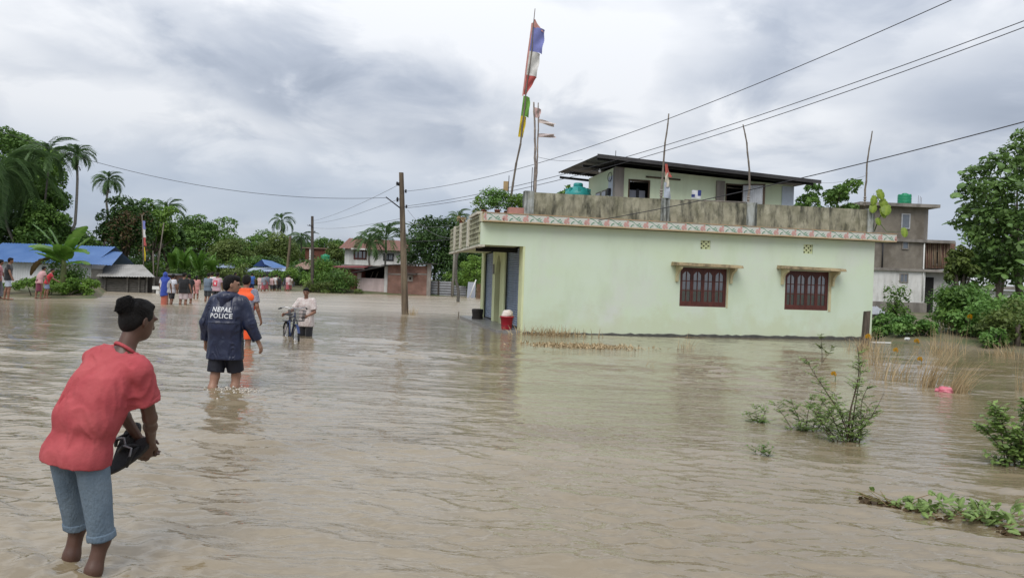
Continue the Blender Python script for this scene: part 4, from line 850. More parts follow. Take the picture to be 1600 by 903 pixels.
# ================================================================== FAR BUILDINGS
bluem = mat('blue_tin', (0.06, 0.13, 0.30), (0.09, 0.17, 0.35), scale=.8, rough=.45); whitetin = mat('white_tin', (.62, .63, .64), (.5, .5, .5), scale=1, rough=.5)
plankm = mat('grey_planks', (.16, .15, .135), (.075, .07, .06), scale=3, stretch=(1, 1, 6)); pinkm = stained('pale_pink_plaster', (.58, .47, .46), (.50, .40, .38), (.30, .24, .22), streak=.4)
maroonw = stained('maroon_plaster', (.24, .085, .08), (.20, .07, .065), (.09, .04, .04), streak=.4); redroof = mat('red_brown_roof', (.22, .10, .075), (.15, .075, .06), scale=3, rough=.7, stretch=(4, 1, 1)); whitewall = stained('white_plaster', (.68, .68, .66), (.60, .59, .56), (.3, .29, .27), streak=.4, sx=2, sz=.5)
def brickmat():
    m = bpy.data.materials.new('brickwork'); m.use_nodes = True; t = m.node_tree; b = t.nodes['Principled BSDF']; b.inputs['Roughness'].default_value = .9
    co = t.nodes.new('ShaderNodeTexCoord'); mp = t.nodes.new('ShaderNodeMapping'); mp.inputs['Rotation'].default_value = (math.pi / 2, 0, 0); t.links.new(co.outputs['Object'], mp.inputs[0])
    br = t.nodes.new('ShaderNodeTexBrick'); br.inputs['Color1'].default_value = (.20, .075, .05, 1); br.inputs['Color2'].default_value = (.28, .12, .08, 1); br.inputs['Mortar'].default_value = (.26, .22, .19, 1)
    br.inputs['Scale'].default_value = 1.0; br.inputs['Brick Width'].default_value = .25; br.inputs['Row Height'].default_value = .085; br.inputs['Mortar Size'].default_value = .012
    t.links.new(mp.outputs[0], br.inputs['Vector']); no = t.nodes.new('ShaderNodeTexNoise'); no.inputs['Scale'].default_value = 1.2; no.inputs['Detail'].default_value = 6; t.links.new(co.outputs['Object'], no.inputs['Vector'])
    mx = t.nodes.new('ShaderNodeMixRGB'); mx.blend_type = 'MULTIPLY'; mx.inputs[0].default_value = .75; r = t.nodes.new('ShaderNodeValToRGB'); r.color_ramp.elements[0].position = .3; r.color_ramp.elements[0].color = (.35, .32, .3, 1); r.color_ramp.elements[1].position = .65
    t.links.new(no.outputs['Fac'], r.inputs[0]); t.links.new(br.outputs['Color'], mx.inputs[1]); t.links.new(r.outputs[0], mx.inputs[2]); t.links.new(mx.outputs[0], b.inputs['Base Color'])
    return m
brick = brickmat()
def rb(name, label, cat, px, Y, rz=0.0, z=None):
    q = at(px, hz(px), Y); q = np.array([q[0], q[1], 0.0]); o = root(name, label, cat, q, rz)
    L = lambda px_, py_, dy=0.0: (float(at(px_, py_, Y + dy)[0] - q[0]), float(at(px_, py_, Y + dy)[2]))
    return o, L
def slabwall(o, L, pxa, pxb, ytop, ybot, mt, name='wall', dy=0.0, depth=.2, z0=None):
    xa, za = L(pxa, ytop, dy); xb, zb_ = L(pxb, ytop + (pxb - pxa) * .0344, dy); z_ = L(pxa, ybot, dy)[1] if z0 is None else z0
    m = MB(); m.hexa([(xa, dy, z_), (xb, dy, z_), (xb, dy + depth, z_), (xa, dy + depth, z_), (xa, dy, za), (xb, dy, za), (xb, dy + depth, za), (xa, dy + depth, za)]); return m.build(name, mt, o)
def holewin(o, L, pxa, pxb, ya, yb, frame, dy=0.0, name='window', fw=.06, mullion=1, paneM=None):
    xa, za = L(pxa, ya); xb, zb_ = L(pxb, yb); m = MB(); y0 = dy - .05
    for a, c in ((xa, xa + fw), (xb - fw, xb)): m.box((a, y0, zb_), (c, dy + .02, za))
    m.box((xa + fw, y0, zb_), (xb - fw, dy + .02, zb_ + fw)); m.box((xa + fw, y0, za - fw), (xb - fw, dy + .02, za))
    for i in range(mullion): x = xa + (xb - xa) * (i + 1) / (mullion + 1); m.box((x - fw * .4, y0 + .005, zb_ + fw), (x + fw * .4, dy + .01, za - fw))
    wv = m.build(name, frame, o); MB().box((xa + fw * .5, dy - .02, zb_ + fw * .5), (xb - fw * .5, dy - .012, za - fw * .5)).build('pane', paneM or glass, wv); return wv
# blue-roofed shed, left
o, L = rb('shed', 'white tin shed with bright blue roof behind the banana plant', 'shed', 75, 47)
xa = L(-30, 400)[0]; xb = L(143, 410)[0]; ze = L(80, 410)[1]; zr = L(80, 383)[1] + .1
m = MB(); n = 90
for i in range(n):
    a = xa + (xb - xa) * i / n; c = xa + (xb - xa) * (i + 1) / n; o1, o2 = (.0, -.03) if i % 2 else (-.03, 0)
    m.quad((a, o1, 0), (c, o2, 0), (c, o2, ze), (a, o1, ze))
m.quad((xb, 0, 0), (xb, 4, 0), (xb, 4, ze), (xb, 0, ze)); m.build('wall', whitetin, o)
m = MB(); corr(m, (xa - .2, -.5, ze - .05), (xb + .3, -.5, ze - .05), (xb + .3, 2.2, zr), (xa - .2, 2.2, zr), 80, .02); rfo = m.build('roof', bluem, o)
m = MB(); corr(m, (xa - .2, 4.9, ze), (xb + .3, 4.9, ze), (xb + .3, 2.2, zr), (xa - .2, 2.2, zr), 40, .02); m.build('rear_slope', bluem, rfo)
xc = L(186, 413)[0]; zc2 = L(180, 413)[1]
m = MB(); corr(m, (xb - .8, -.9, zc2 - .02), (xc, -.9, zc2 - .08), (xb + .9, 2.0, zr - .35), (xb - .3, 2.0, zr - .3), 26, .02); m.build('side_roof', bluem, rfo)
# grey lean-to shack
o, L = rb('shack', 'grey plank lean-to shack with pale tin roof left of the crowd', 'shack', 195, 46.5)
xa, xb = L(137, 420)[0], L(243, 430)[0]; z1 = L(160, 413)[1]; z2 = L(160, 431)[1]; ztop = z1
m = MB(); corr(m, (L(158, 432)[0], -.6, L(158, 432)[1]), (L(250, 432)[0], -.6, L(250, 433)[1]), (L(196, 414)[0], 2.2, L(196, 414)[1] + .06), (L(136, 413)[0], 2.2, L(136, 413)[1] + .06), 44, .02); m.build('roof', mat('pale_tin_roof', (.34, .33, .31), (.22, .21, .19), scale=1.2, rough=.55), o)
npk = 8; zb0 = -.05; zt0 = L(150, 434)[1]
for i in range(npk):
    za, zb_ = zb0 + (zt0 - zb0) * i / npk, zb0 + (zt0 - zb0) * (i + 1) / npk - .02
    MB().box((xa + .1, .0 + .012 * (i % 2), za), (L(226, 440)[0], .05 + .012 * (i % 2), zb_)).build('plank', plankm, o)
for i, px_ in enumerate((140, 165, 200, 218, 230, 241)): x = L(px_, 440)[0]; MB().box((x - .05, -.09, -.2), (x + .05, -.02, L(px_, 432)[1])).build('post', plankm, o)
MB().box((xa, .4, 0), (L(246, 430)[0], .5, zt0 + .2)).build('back_wall', mat('dark_boards', (.05, .045, .04)), o)
MB().box((L(143, 425)[0], -.02, L(143, 435)[1]), (L(160, 425)[0], .02, L(143, 420)[1])).build('upper_boards', plankm, o)
o_ = root('fence_post', 'white concrete post at the right end of the grey shack', 'post', gz(at(247, 455, 46))); MB().box((-.09, -.09, -.4), (.09, .09, 1.0)).build('shaft', whitem, o_); MB().box((-.3, -.15, 1.0), (.25, .15, 1.2)).build('cap_block', whitem, o_)
# prayer flag on a staff by the shack
a0 = tbase(227, 50); a1 = at(222, 336, 50); o = root('prayer_flag_pole', 'slim far flag staff with blue, white, red and yellow cloth by the grey shack', 'flag pole', a0)
m = MB(); m.tube([np.zeros(3), a1 - a0], [.05, .03], 6); m.build('pole', bamb, o)
for nm, c_, ya, yb, wd_ in (('blue', (.20, .22, .50), 345, 358, .2), ('white', (.66, .65, .62), 358, 371, .18), ('red', (.48, .10, .09), 371, 384, .18), ('yellow', (.66, .50, .03), 386, 408, .09)):
    cloth_strip(at(222.4 + (ya - 336) * .05, ya, 49.95) - a0, at(222.4 + (yb - 336) * .05, yb, 49.95) - a0, np.array([.9, -.2, 0]), wd_, wd_ * 1.1, .03, ya, 5, 4).build('flag', clothm(nm, c_), o)
for lab, pa, pb, Y_ in (('leaning bare pole among bushes right of the far flag staff', (243, 415), (256, 348), 56), ('short broken pole beside the leaning bare pole', (242, 412), (239, 392), 55)):
    a0 = at(*pa, Y_); a0 = gz(a0); m = MB(); m.tube([np.array([0, 0, -.3]), at(*pb, Y_) - a0], [.06, .04], 6); o = m.build('bare_pole', bamb, None, loc=a0); props(o, lab, 'pole')
# small fence hut behind the wading group
o, L = rb('hut', 'tiny rusty tin hut behind the woman in the blue shawl', 'hut', 268, 56)
MB().box((L(262, 430)[0], 0, 0), (L(277, 430)[0], 1.0, L(268, 430)[1])).build('wall', mat('rusty_sheet', (.16, .09, .06), (.10, .06, .05)), o); MB().box((L(259, 425)[0], -.3, L(268, 430)[1]), (L(279, 425)[0], 1.2, L(268, 427.5)[1])).build('roof', tinm, o)
# blue tarp shelters
o, L = rb('shelter', 'low shelter roofed with blue and pale sheets behind the far crowd', 'shelter', 418, 74)
zb_ = L(420, 427)[1]
m = MB(); corr(m, (L(386, 424)[0], -1.2, L(386, 425)[1]), (L(453, 424)[0], -1.2, L(453, 424)[1]), (L(448, 417)[0], .6, L(448, 417)[1]), (L(392, 417)[0], .6, L(392, 418)[1]), 40, .03); m.build('lower_roof', mat('pale_blue_sheet', (.25, .32, .45), (.36, .40, .46), scale=.8, rough=.5), o)
m = MB(); m.add([(L(408, 405)[0], .2, L(408, 405)[1]), (L(450, 419)[0], -.2, L(450, 418)[1]), (L(430, 419)[0], -.6, L(430, 419)[1]), (L(416, 412)[0], -.5, L(416, 413)[1]), (L(424, 408)[0], .3, L(424, 408)[1])], [(0, 3, 2, 4), (4, 2, 1)], 0); m.build('tarp', bluem, o)
m = MB(); m.add([(L(408, 405)[0], .15, L(408, 405.5)[1]), (L(394, 416)[0], .15, L(394, 416)[1]), (L(420, 417)[0], .15, L(420, 417)[1])], [(0, 1, 2)], 0); m.build('gable_tarp', mat('navy_tarp', (.02, .05, .16)), o)
MB().box((L(392, 426)[0], 1.0, 0), (L(450, 426)[0], 1.1, zb_ + .4)).build('back_wall', mat('grey_blue_wall', (.18, .19, .23), (.12, .13, .15)), o)
MB().box((L(437, 430)[0], -.4, 0), (L(462, 430)[0], -.3, L(440, 425)[1])).build('side_wall', mat('grey_blue_wall', (.18, .19, .23)), o)
for i in range(4): MB().box((L(386, 430)[0], -1.0 + .25 * i, L(386, 432 - 2 * i)[1]), (L(415, 430)[0], -.85 + .25 * i, L(386, 430.8 - 2 * i)[1])).build('plank', mat('red_brown_plank', (.20, .10, .06)), o)
o, L = rb('shed', 'small blue-roofed shed half hidden behind the yellow-green tree', 'shed', 352, 76)
m = MB(); corr(m, (L(335, 418)[0], -1, L(335, 418)[1]), (L(372, 418)[0], -1, L(372, 419)[1]), (L(366, 411)[0], 1, L(366, 412)[1]), (L(338, 411)[0], 1, L(338, 411)[1]), 20, .03); m.build('roof', mat('pale_blue_sheet', (.25, .32, .45)), o); MB().box((L(338, 420)[0], .2, 0), (L(368, 420)[0], .3, L(338, 417)[1])).build('wall', plankm, o)
# rusty roofs and red tin building, tank
o, L = rb('tin_roof_house', 'low house with rusty brown tin roof left of the second utility pole', 'house', 470, 78)
m = MB(); corr(m, (L(452, 421)[0], -1, L(452, 421)[1]), (L(492, 421)[0], -1, L(492, 421)[1]), (L(487, 408)[0], 1.5, L(487, 408)[1]), (L(470, 408)[0], 1.5, L(470, 408)[1]), 24, .03); m.build('roof', mat('rusty_tin', (.20, .12, .09), (.28, .20, .16), scale=1), o); MB().box((L(456, 425)[0], 0, 0), (L(490, 425)[0], .2, L(456, 419)[1])).build('wall', plankm, o)
o, L = rb('red_tin_building', 'tall red corrugated building beside the second utility pole', 'building', 493, 88)
m = MB(); za = L(478, 388)[1]; xa, xb = L(477, 390)[0], L(509, 390)[0]; n = 34
for i in range(n): a, c = xa + (xb - xa) * i / n, xa + (xb - xa) * (i + 1) / n; m.quad((a, -.05 * (i % 2), 1), (c, -.05 * ((i + 1) % 2), 1), (c, -.05 * ((i + 1) % 2), za - .02 * (c - xa)), (a, -.05 * (i % 2), za - .02 * (a - xa)))
m.build('wall', mat('red_sheet', (.20, .075, .05), (.13, .06, .045), scale=2, stretch=(3, 1, .5)), o); MB().box((xa - .3, -.3, za), (xb + .4, 2.5, za + .10)).build('roof', mat('rusty_tin', (.2, .12, .09)), o)
MB().box((L(484, 395)[0], -.2, L(484, 406)[1]), (L(487, 395)[0], -.06, L(484, 388)[1])).build('downpipe', whitem, o)
tank('small green water tank near the red tin building', at(508, 411, 80), .5, .95, tankg)
# white house with red roof
o, L = rb('white_house', 'white two-storey house with red-brown tiled roof behind the sheds', 'house', 590, 80)
slabwall(o, L, 539, 640, 386, 425, whitewall, depth=5); xa, xb = L(531, 388)[0], L(645, 388)[0]
m = MB(); corr(m, (xa, -.7, L(533, 388)[1]), (xb, -.7, L(533, 388)[1] - .1), (L(640, 372)[0], 2.6, L(536, 372)[1] + .05), (L(537, 372)[0], 2.6, L(536, 372)[1] + .15), 60, .035); m.build('roof', redroof, o)
holewin(o, L, 553, 573, 390, 406, maroon, fw=.18, mullion=2); MB().box((L(551, 389)[0], -.8, L(551, 389)[1] - .1), (L(576, 389)[0], 0, L(551, 388)[1])).build('window_canopy', whitewall, o); holewin(o, L, 599, 615, 396, 408, darksteel, fw=.15)
MB().box((L(535, 414)[0], -.5, L(535, 415.5)[1]), (L(634, 414)[0], 0, L(535, 413)[1])).build('floor_ledge', conc, o)
# maroon house, pink shed, brick shed: a row on the far waterline
o, L = rb('maroon_house', 'maroon house with red roof edge and gate behind the hedge', 'house', 540, 67)
slabwall(o, L, 519, 568, 419, 460, maroonw, depth=3, z0=-.2); holewin(o, L, 520, 529, 425, 433, whitem, fw=.06, paneM=dark)
MB().hexa([(L(516, 418)[0], -.8, L(516, 418.5)[1]), (L(572, 418)[0], -.5, L(572, 419)[1]), (L(572, 418)[0], 3, L(572, 416)[1]), (L(516, 418)[0], 3, L(516, 416)[1]), (L(516, 418)[0], -.8, L(516, 417)[1]), (L(572, 418)[0], -.5, L(572, 417.5)[1]), (L(572, 418)[0], 3, L(572, 414)[1]), (L(516, 418)[0], 3, L(516, 414)[1])]).build('roof', mat('maroon_roof', (.20, .05, .05)), o)
g_ = MB().box((L(540, 440)[0], -.4, -.1), (L(557.5, 440)[0], -.35, L(540, 434)[1])).build('gate', maroonw, o)
for px_ in (540, 545, 549, 553, 557): x = L(px_, 440)[0]; MB().box((x - .03, -.45, -.1), (x + .03, -.405, L(540, 433.5)[1])).build('gate_bar', mat('dark_maroon', (.11, .035, .035)), g_)
MB().box((L(540, 440)[0], -.46, L(540, 445)[1]), (L(557.5, 440)[0], -.452, L(540, 444)[1])).build('gate_rail', mat('dark_maroon', (.11, .035, .035)), g_)
o, L = rb('pink_shed', 'open shed with pale pink half wall between maroon gate and brick shed', 'shed', 580, 65.5)
slabwall(o, L, 558.5, 606, 434, 462, pinkm, z0=-.2); MB().box((L(558.5, 426)[0], .003, L(558, 434)[1]), (L(564, 426)[0], .2, L(558, 426)[1])).build('post', pinkm, o); MB().box((L(601, 426)[0], -.05, -.2), (L(606, 426)[0], .25, L(603, 416)[1])).build('post', whitewall, o)
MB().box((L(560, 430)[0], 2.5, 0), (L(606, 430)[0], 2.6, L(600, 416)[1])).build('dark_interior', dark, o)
MB().hexa([(L(552, 427)[0], -.9, L(552, 427)[1]), (L(603, 417)[0], -.9, L(603, 416.5)[1]), (L(603, 417)[0], 3, L(603, 415.5)[1]), (L(552, 427)[0], 3, L(552, 426)[1]), (L(552, 427)[0], -.9, L(552, 426)[1]), (L(603, 417)[0], -.9, L(603, 415.5)[1]), (L(603, 417)[0], 3, L(603, 414)[1]), (L(552, 427)[0], 3, L(552, 425)[1])]).build('roof', roofm, o)
for px_ in (570, 578, 590): x = L(px_, 430)[0]; MB().tube([(x, 1.0, .5), (x + .5, 1.2, L(px_, 424)[1])], .05, 5).build('pole_inside', bamb, o)
o, L = rb('brick_shed', 'unplastered red brick shed behind the leaning utility pole', 'shed', 640, 65)
slabwall(o, L, 606.5, 668, 414, 465, brick, depth=.25, z0=-.25); MB().box((L(667, 440)[0], -.08, -.25), (L(673, 440)[0], .25, L(668, 413)[1])).build('corner_pillar', conc, o)
for a, c in ((606.5, 626), (648, 667)): MB().box((L(a, 427)[0], -.02, L(a, 429)[1]), (L(c, 427)[0], -.003, L(a, 427)[1])).build('band', conc, o)
holewin(o, L, 637, 645, 430, 440, conc, fw=.15, paneM=dark, mullion=0); MB().box((L(631, 428)[0], -.5, L(631, 429)[1]), (L(652, 428)[0], -.02, L(631, 426)[1])).build('window_canopy', mat('blackened_slab', (.06, .05, .045)), o)
MB().hexa([(L(598, 415)[0], -.7, L(598, 415)[1]), (L(681, 413)[0], -.7, L(681, 412.5)[1]), (L(681, 413)[0], 3, L(681, 412)[1]), (L(598, 415)[0], 3, L(598, 414)[1]), (L(598, 415)[0], -.7, L(598, 414)[1]), (L(681, 413)[0], -.7, L(681, 411.5)[1]), (L(681, 413)[0], 3, L(681, 411)[1]), (L(598, 415)[0], 3, L(598, 413)[1])]).build('roof', roofm, o)
# sheet-metal gate and odds and ends under the balcony
o, L = rb('metal_gate', 'grey sheet-metal gate on the far bank right of the brick shed', 'gate', 692, 66)
for k, (a, c, yt) in enumerate(((673, 685, 439), (686, 706, 439.5))):
    p_ = MB(); n = 12; xa, xb = L(a, 440)[0], L(c, 440)[0]; z0, z1 = -.1, L(a, yt)[1]
    for i in range(n): za, zb_ = z0 + (z1 - z0) * i / n, z0 + (z1 - z0) * (i + 1) / n; p_.quad((xa, -.03 * (i % 2), za), (xb, -.03 * (i % 2), za), (xb, -.03 * ((i + 1) % 2), zb_), (xa, -.03 * ((i + 1) % 2), zb_))
    p_.build('gate_leaf', tinm, o)
    for x in (xa, xb): MB().box((x - .05, -.09, -.2), (x + .05, -.035, z1 + .05)).build('gate_post', mat('brown_steel', (.12, .10, .085)), o)
o, L = rb('tin_fence', 'low grey corrugated fence right of the metal gate', 'fence', 718, 66.5)
for k, (a, c, yt) in enumerate(((708, 717, 446), (717.5, 729, 447))):
    p_ = MB(); n = 10; xa, xb = L(a, 440)[0], L(c, 440)[0]; z0, z1 = -.1, L(a, yt)[1]
    for i in range(n): za, zb_ = z0 + (z1 - z0) * i / n, z0 + (z1 - z0) * (i + 1) / n; p_.quad((xa, -.03 * (i % 2), za), (xb, -.03 * (i % 2), za), (xb, -.03 * ((i + 1) % 2), zb_), (xa, -.03 * ((i + 1) % 2), zb_))
    p_.build('sheet', tinm, o)
a0 = gz(at(707, 459, 64.5)); o = MB().tube([np.array([0, 0, -.3]), at(710, 396, 64.5) - a0, at(711, 380, 64.5) - a0], .10, 7).build('service_post', mat('post_grey', (.27, .26, .22)), None, loc=a0); props(o, 'thin grey post by the metal gate, seen under the balcony', 'post')
o, L = rb('tin_sheet', 'upright pale tin sheet leaning by the far fence under the balcony', 'metal sheet', 737, 63)
MB().hexa([(L(730, 440)[0], 0, -.1), (L(743, 440)[0], 0, -.1), (L(743, 440)[0], .05, -.1), (L(730, 440)[0], .05, -.1), (L(731, 440)[0], .4, L(731, 440.5)[1]), (L(743, 440)[0], .4, L(743, 441)[1]), (L(743, 440)[0], .45, L(743, 441)[1]), (L(731, 440)[0], .45, L(731, 440.5)[1])]).build('sheet', mat('pale_sheet', (.30, .32, .36)), o)
MB().tube([(L(734, 460)[0], -.3, 0), (L(744, 437)[0], -.2, L(744, 437)[1])], .05, 6).build('prop_pole', whitem, o)
o, L = rb('wood_stack', 'brown boards leaning by the far pillar of the green house', 'boards', 749, 60)
for i in range(4): MB().box((L(745 + 2 * i, 440)[0], .05 * i, -.1), (L(746.6 + 2 * i, 440)[0], .05 * i + .04, L(745, 443 + i % 2)[1])).build('board', mat('brown_board', (.17, .09, .05), (.10, .055, .03)), o)
# ---- concrete building on the right
o, L = rb('concrete_building', 'unfinished three-storey grey concrete building with white ground floor', 'building', 1410, 52, .04)
rawc = stained('raw_cement', (.215, .19, .155), (.27, .245, .21), (.10, .085, .07), streak=.55, sx=.8, sz=.9, lo=.42, hi=.66, mscale=.45, extra=(.155, .135, .11), elo=.45, ehi=.6, escale=.6)
slabwall(o, L, 1352, 1446, 318, 374, rawc, 'top_storey_wall', depth=6); slabwall(o, L, 1352, 1447, 375.5, 420, rawc, 'middle_storey_wall', dy=-.02, depth=6); slabwall(o, L, 1352, 1447, 421, 472, whitewall, 'ground_storey_wall', dy=-.04, depth=6); slabwall(o, L, 1350, 1449, 470, 510, conc, 'base_wall', dy=-.12, depth=6, z0=-.2)
MB().box((L(1446, 320)[0], .0, L(1446, 374)[1]), (L(1452, 320)[0], .5, L(1450, 322)[1])).build('corner_column', conc, o)
for a, c, y0_, y1_, nm in ((1337, 1464, 317, 322, 'roof_slab'), (1350, 1492, 371.5, 376, 'floor_slab'), (1352, 1494, 417.5, 421.5, 'floor_slab')):
    xa, xb = L(a, y0_)[0], L(c, y0_)[0]; za, zb_ = L(1400, y0_ + (1400 - 1350) * .034)[1], L(1400, y1_ + 50 * .034)[1]; MB().box((xa, -.5 if nm == 'roof_slab' else -.22, zb_), (xb, 6, za)).build(nm, conc, o)
for pxs in ((1408, 1421, 334, 358), (1409, 1419, 375, 390), (1405, 1418, 427, 442)): holewin(o, L, *pxs, mat('pale_frame', (.42, .43, .45)) if pxs[2] == 334 else conc, dy=-.04, fw=.07, mullion=1 if pxs[2] == 427 else 0, paneM=mat('grey_pane', (.16, .18, .21), (.13, .15, .18), rough=.2))
for px_ in (1377, 1443): x = L(px_, 400)[0]; MB().tube([(x, -.1, L(px_, 470 if px_ == 1443 else 420)[1]), (x, -.1, L(px_, 376)[1])], .05, 6).build('drain_pipe', whitem if px_ == 1443 else darksteel, o)
slabwall(o, L, 1448, 1496, 376.5, 419, brick, 'brick_wing_wall', dy=.4, depth=4); holewin(o, L, 1464, 1477, 390, 415, bamb, dy=.4, fw=.14, mullion=0, paneM=dark)
rp = random.Random(3)
for i in range(13):
    px_ = 1452 + i * 3.2 + rp.uniform(-1, 1); MB().tube([(L(px_, 420)[0], .28, L(px_, 419)[1]), (L(px_ + rp.uniform(-2, 2), 380)[0], .3, L(px_, 375 + rp.uniform(0, 5))[1])], .035, 5).build('bamboo_prop', mat('pale_bamboo', (.36, .27, .18), (.25, .17, .11)), o)
slabwall(o, L, 1449, 1500, 424, 505, mat('grey_plaster', (.45, .44, .42), (.36, .35, .33)), 'ground_wing_wall', dy=.5, depth=4, z0=-.2); MB().box((L(1452, 440)[0], .42, -.1), (L(1466, 440)[0], .48, L(1452, 433)[1])).build('doorway', dark, o)  # wing wall in mottled grey plaster, duller than the white ground floor
m = MB()
for px_, h_ in ((1375, 300), (1378, 303), (1448, 303), (1451, 304), (1453, 306), (1382, 305)): x, z = L(px_, 320); m.tube([(x, 1, z - .2), (x + .02, 1, L(px_, h_)[1])], .014, 4)
m.build('rebar', mat('rebar', (.12, .09, .08)), o)
tank('bright green water tank on the concrete building roof', at(1413, 318.5, 54), .47, .75, tankg)
o, L = rb('white_house', 'low white house behind the teak tree at the right edge', 'house', 1560, 46)
slabwall(o, L, 1512, 1680, 452, 500, whitewall, depth=1.2, z0=-.2); holewin(o, L, 1560, 1570, 463, 482, whitem, mullion=1, fw=.06); holewin(o, L, 1522, 1538, 458, 470, darksteel, fw=.06, paneM=dark); MB().box((L(1506, 448)[0], -.4, L(1560, 452)[1]), (L(1690, 448)[0], 1.4, L(1560, 447)[1])).build('roof_slab', conc, o)
o, L = rb('tin_sheet_pile', 'grey corrugated sheets on the bank right of the green house', 'metal sheet', 1375, 38)
m = MB(); corr(m, (L(1358, 488)[0], 0, L(1358, 491)[1]), (L(1389, 488)[0], 0, L(1389, 491)[1]), (L(1389, 480)[0], 1.2, L(1389, 480)[1]), (L(1358, 480)[0], 1.2, L(1358, 480)[1]), 20, .03); m.build('sheet', mat('light_tin', (.36, .38, .41), (.28, .29, .31), rough=.4), o); MB().box((L(1360, 490)[0], .1, -.1), (L(1388, 490)[0], .2, L(1360, 490)[1])).build('support', plankm, o)

# ================================================================== UTILITY POLES AND WIRES
polem = stained('weathered_pole', (.15, .115, .08), (.20, .16, .11), (.06, .045, .035), streak=.7, sx=6, sz=.6)
YPOLE = float(gnd(633, 491)[1])
def upole(label, pb, pt, Y, r0, r1, arms, fittings=True, pm=None):
    a0 = at(*pb, Y); a0 = np.array([a0[0], a0[1], 0.0]); a1 = at(*pt, Y) - a0; o = root('utility_pole', label, 'utility pole', a0); 
    m = MB(); U_ = a1 / np.linalg.norm(a1)
    ux = np.array([1.0, 0, 0]); uy = np.array([0, 1.0, 0]); V = []
    for P, r in ((-U_ * 1.0, r0), (a1, r1)):
        for sx_, sy_ in ((-1, -.6), (-.6, -1), (.6, -1), (1, -.6), (1, .6), (.6, 1), (-.6, 1), (-1, .6)): V.append(P + ux * sx_ * r + uy * sy_ * r)
    m.add(V, [(i, (i + 1) % 8, (i + 1) % 8 + 8, i + 8) for i in range(8)] + [tuple(range(8, 16))]); m.build('shaft', pm or polem, o)
    for (pa, pc) in arms:
        A, B = at(*pa, Y - r1 - .05) - a0, at(*pc, Y - r1 - .05) - a0; MB().tube([A, B], .025, 6).build('stay_arm', darksteel, o)
    for px_, py_ in (fittings or ()):
        c = at(px_, py_, Y - .05) - a0; m = MB(); m.lathe([(0, -.07), (.05, -.06), (.03, -.02), (.06, 0), (.03, .03), (.045, .06), (0, .08)], 10, c); s_ = np.array([a1[0] * (c[2] / a1[2]), 0, c[2]]); m.tube([c, s_], .015, 5); m.build('insulator', darksteel, o)
    return o
upole('tall leaning utility pole standing in the water left of the green house', (633, 491), (627, 270), YPOLE, .145, .088, [((603, 308), (625, 325))], [(620.5, 287), (623, 288), (634, 299), (635, 323), (621, 313), (621, 311)])
upole('second dark utility pole farther off beside the red tin building', (488, 457), (488, 338), 64, .14, .10, [((480, 352), (488, 354))], [(484, 352), (492, 362)], mat('tarred_pole', (.055, .045, .04), (.09, .075, .06), scale=3))
upole('thin far utility pole by the blue shelters', (446, 447), (454, 369), 72, .15, .10, [], [])
wirem = mat('wire_black', (.035, .035, .04), rough=.6); wirel = mat('wire_grey', (.16, .16, .17), rough=.6)
def wire(label, pa, Ya, pb, Yb, sag, r=.012, mt=None, n=28):
    A, B = at(*pa, Ya), at(*pb, Yb); P = [A + (B - A) * q - np.array([0, 0, 4 * sag * q * (1 - q)]) for q in np.linspace(0, 1, n)]
    o = MB().tube([p - A for p in P], r * .72, 5).build('power_line', mt or wirem, None, loc=A); props(o, label, 'power line', 'power lines'); return o
wire('uppermost power line rising from the leaning pole to the top right', (636, 299), YPOLE, (1620, -60), 11, .62, .011)
wire('upper of the two close power lines running over the rooftop room', (637, 322), YPOLE, (1640, 18), 13, .50, .012)
wire('lower of the two close power lines running over the rooftop room', (637, 325), YPOLE, (1640, 28), 13, .55, .012)
wire('thick low power line crossing the parapet to the right edge', (637, 378), YPOLE, (1640, 180), 13, .48, .015)
wire('single power line sweeping from the leaning pole to the left edge', (605, 309), YPOLE, (-60, 182), 27, .92, .013)
wire('power line to the second pole, highest strand', (621, 290), YPOLE, (490, 345), 64, .18, .012, wirel)
wire('power line to the second pole, middle strand', (621, 312), YPOLE, (490, 349), 64, .2, .012, wirel)
wire('power line to the second pole, lowest strand', (625, 342), YPOLE, (490, 356), 64, .2, .012, wirel)
wire('drooping service line from the leaning pole towards the balcony', (637, 328), YPOLE, (706, 372), 29, .3, .009, wirel)
wire('nearly level service line from the leaning pole to the balcony', (637, 346), YPOLE, (706, 352), 29, .15, .009, wirel)
wire('thin line between the twin flag poles and the rooftop room', (838, 245), 21.9, (910, 250), 25.5, .08, .008, wirel)
wire('thin line from the rooftop roof to the right bamboo pole', (1270, 285), 25.3, (1352, 275), YP(11.4), .1, .007, wirel)
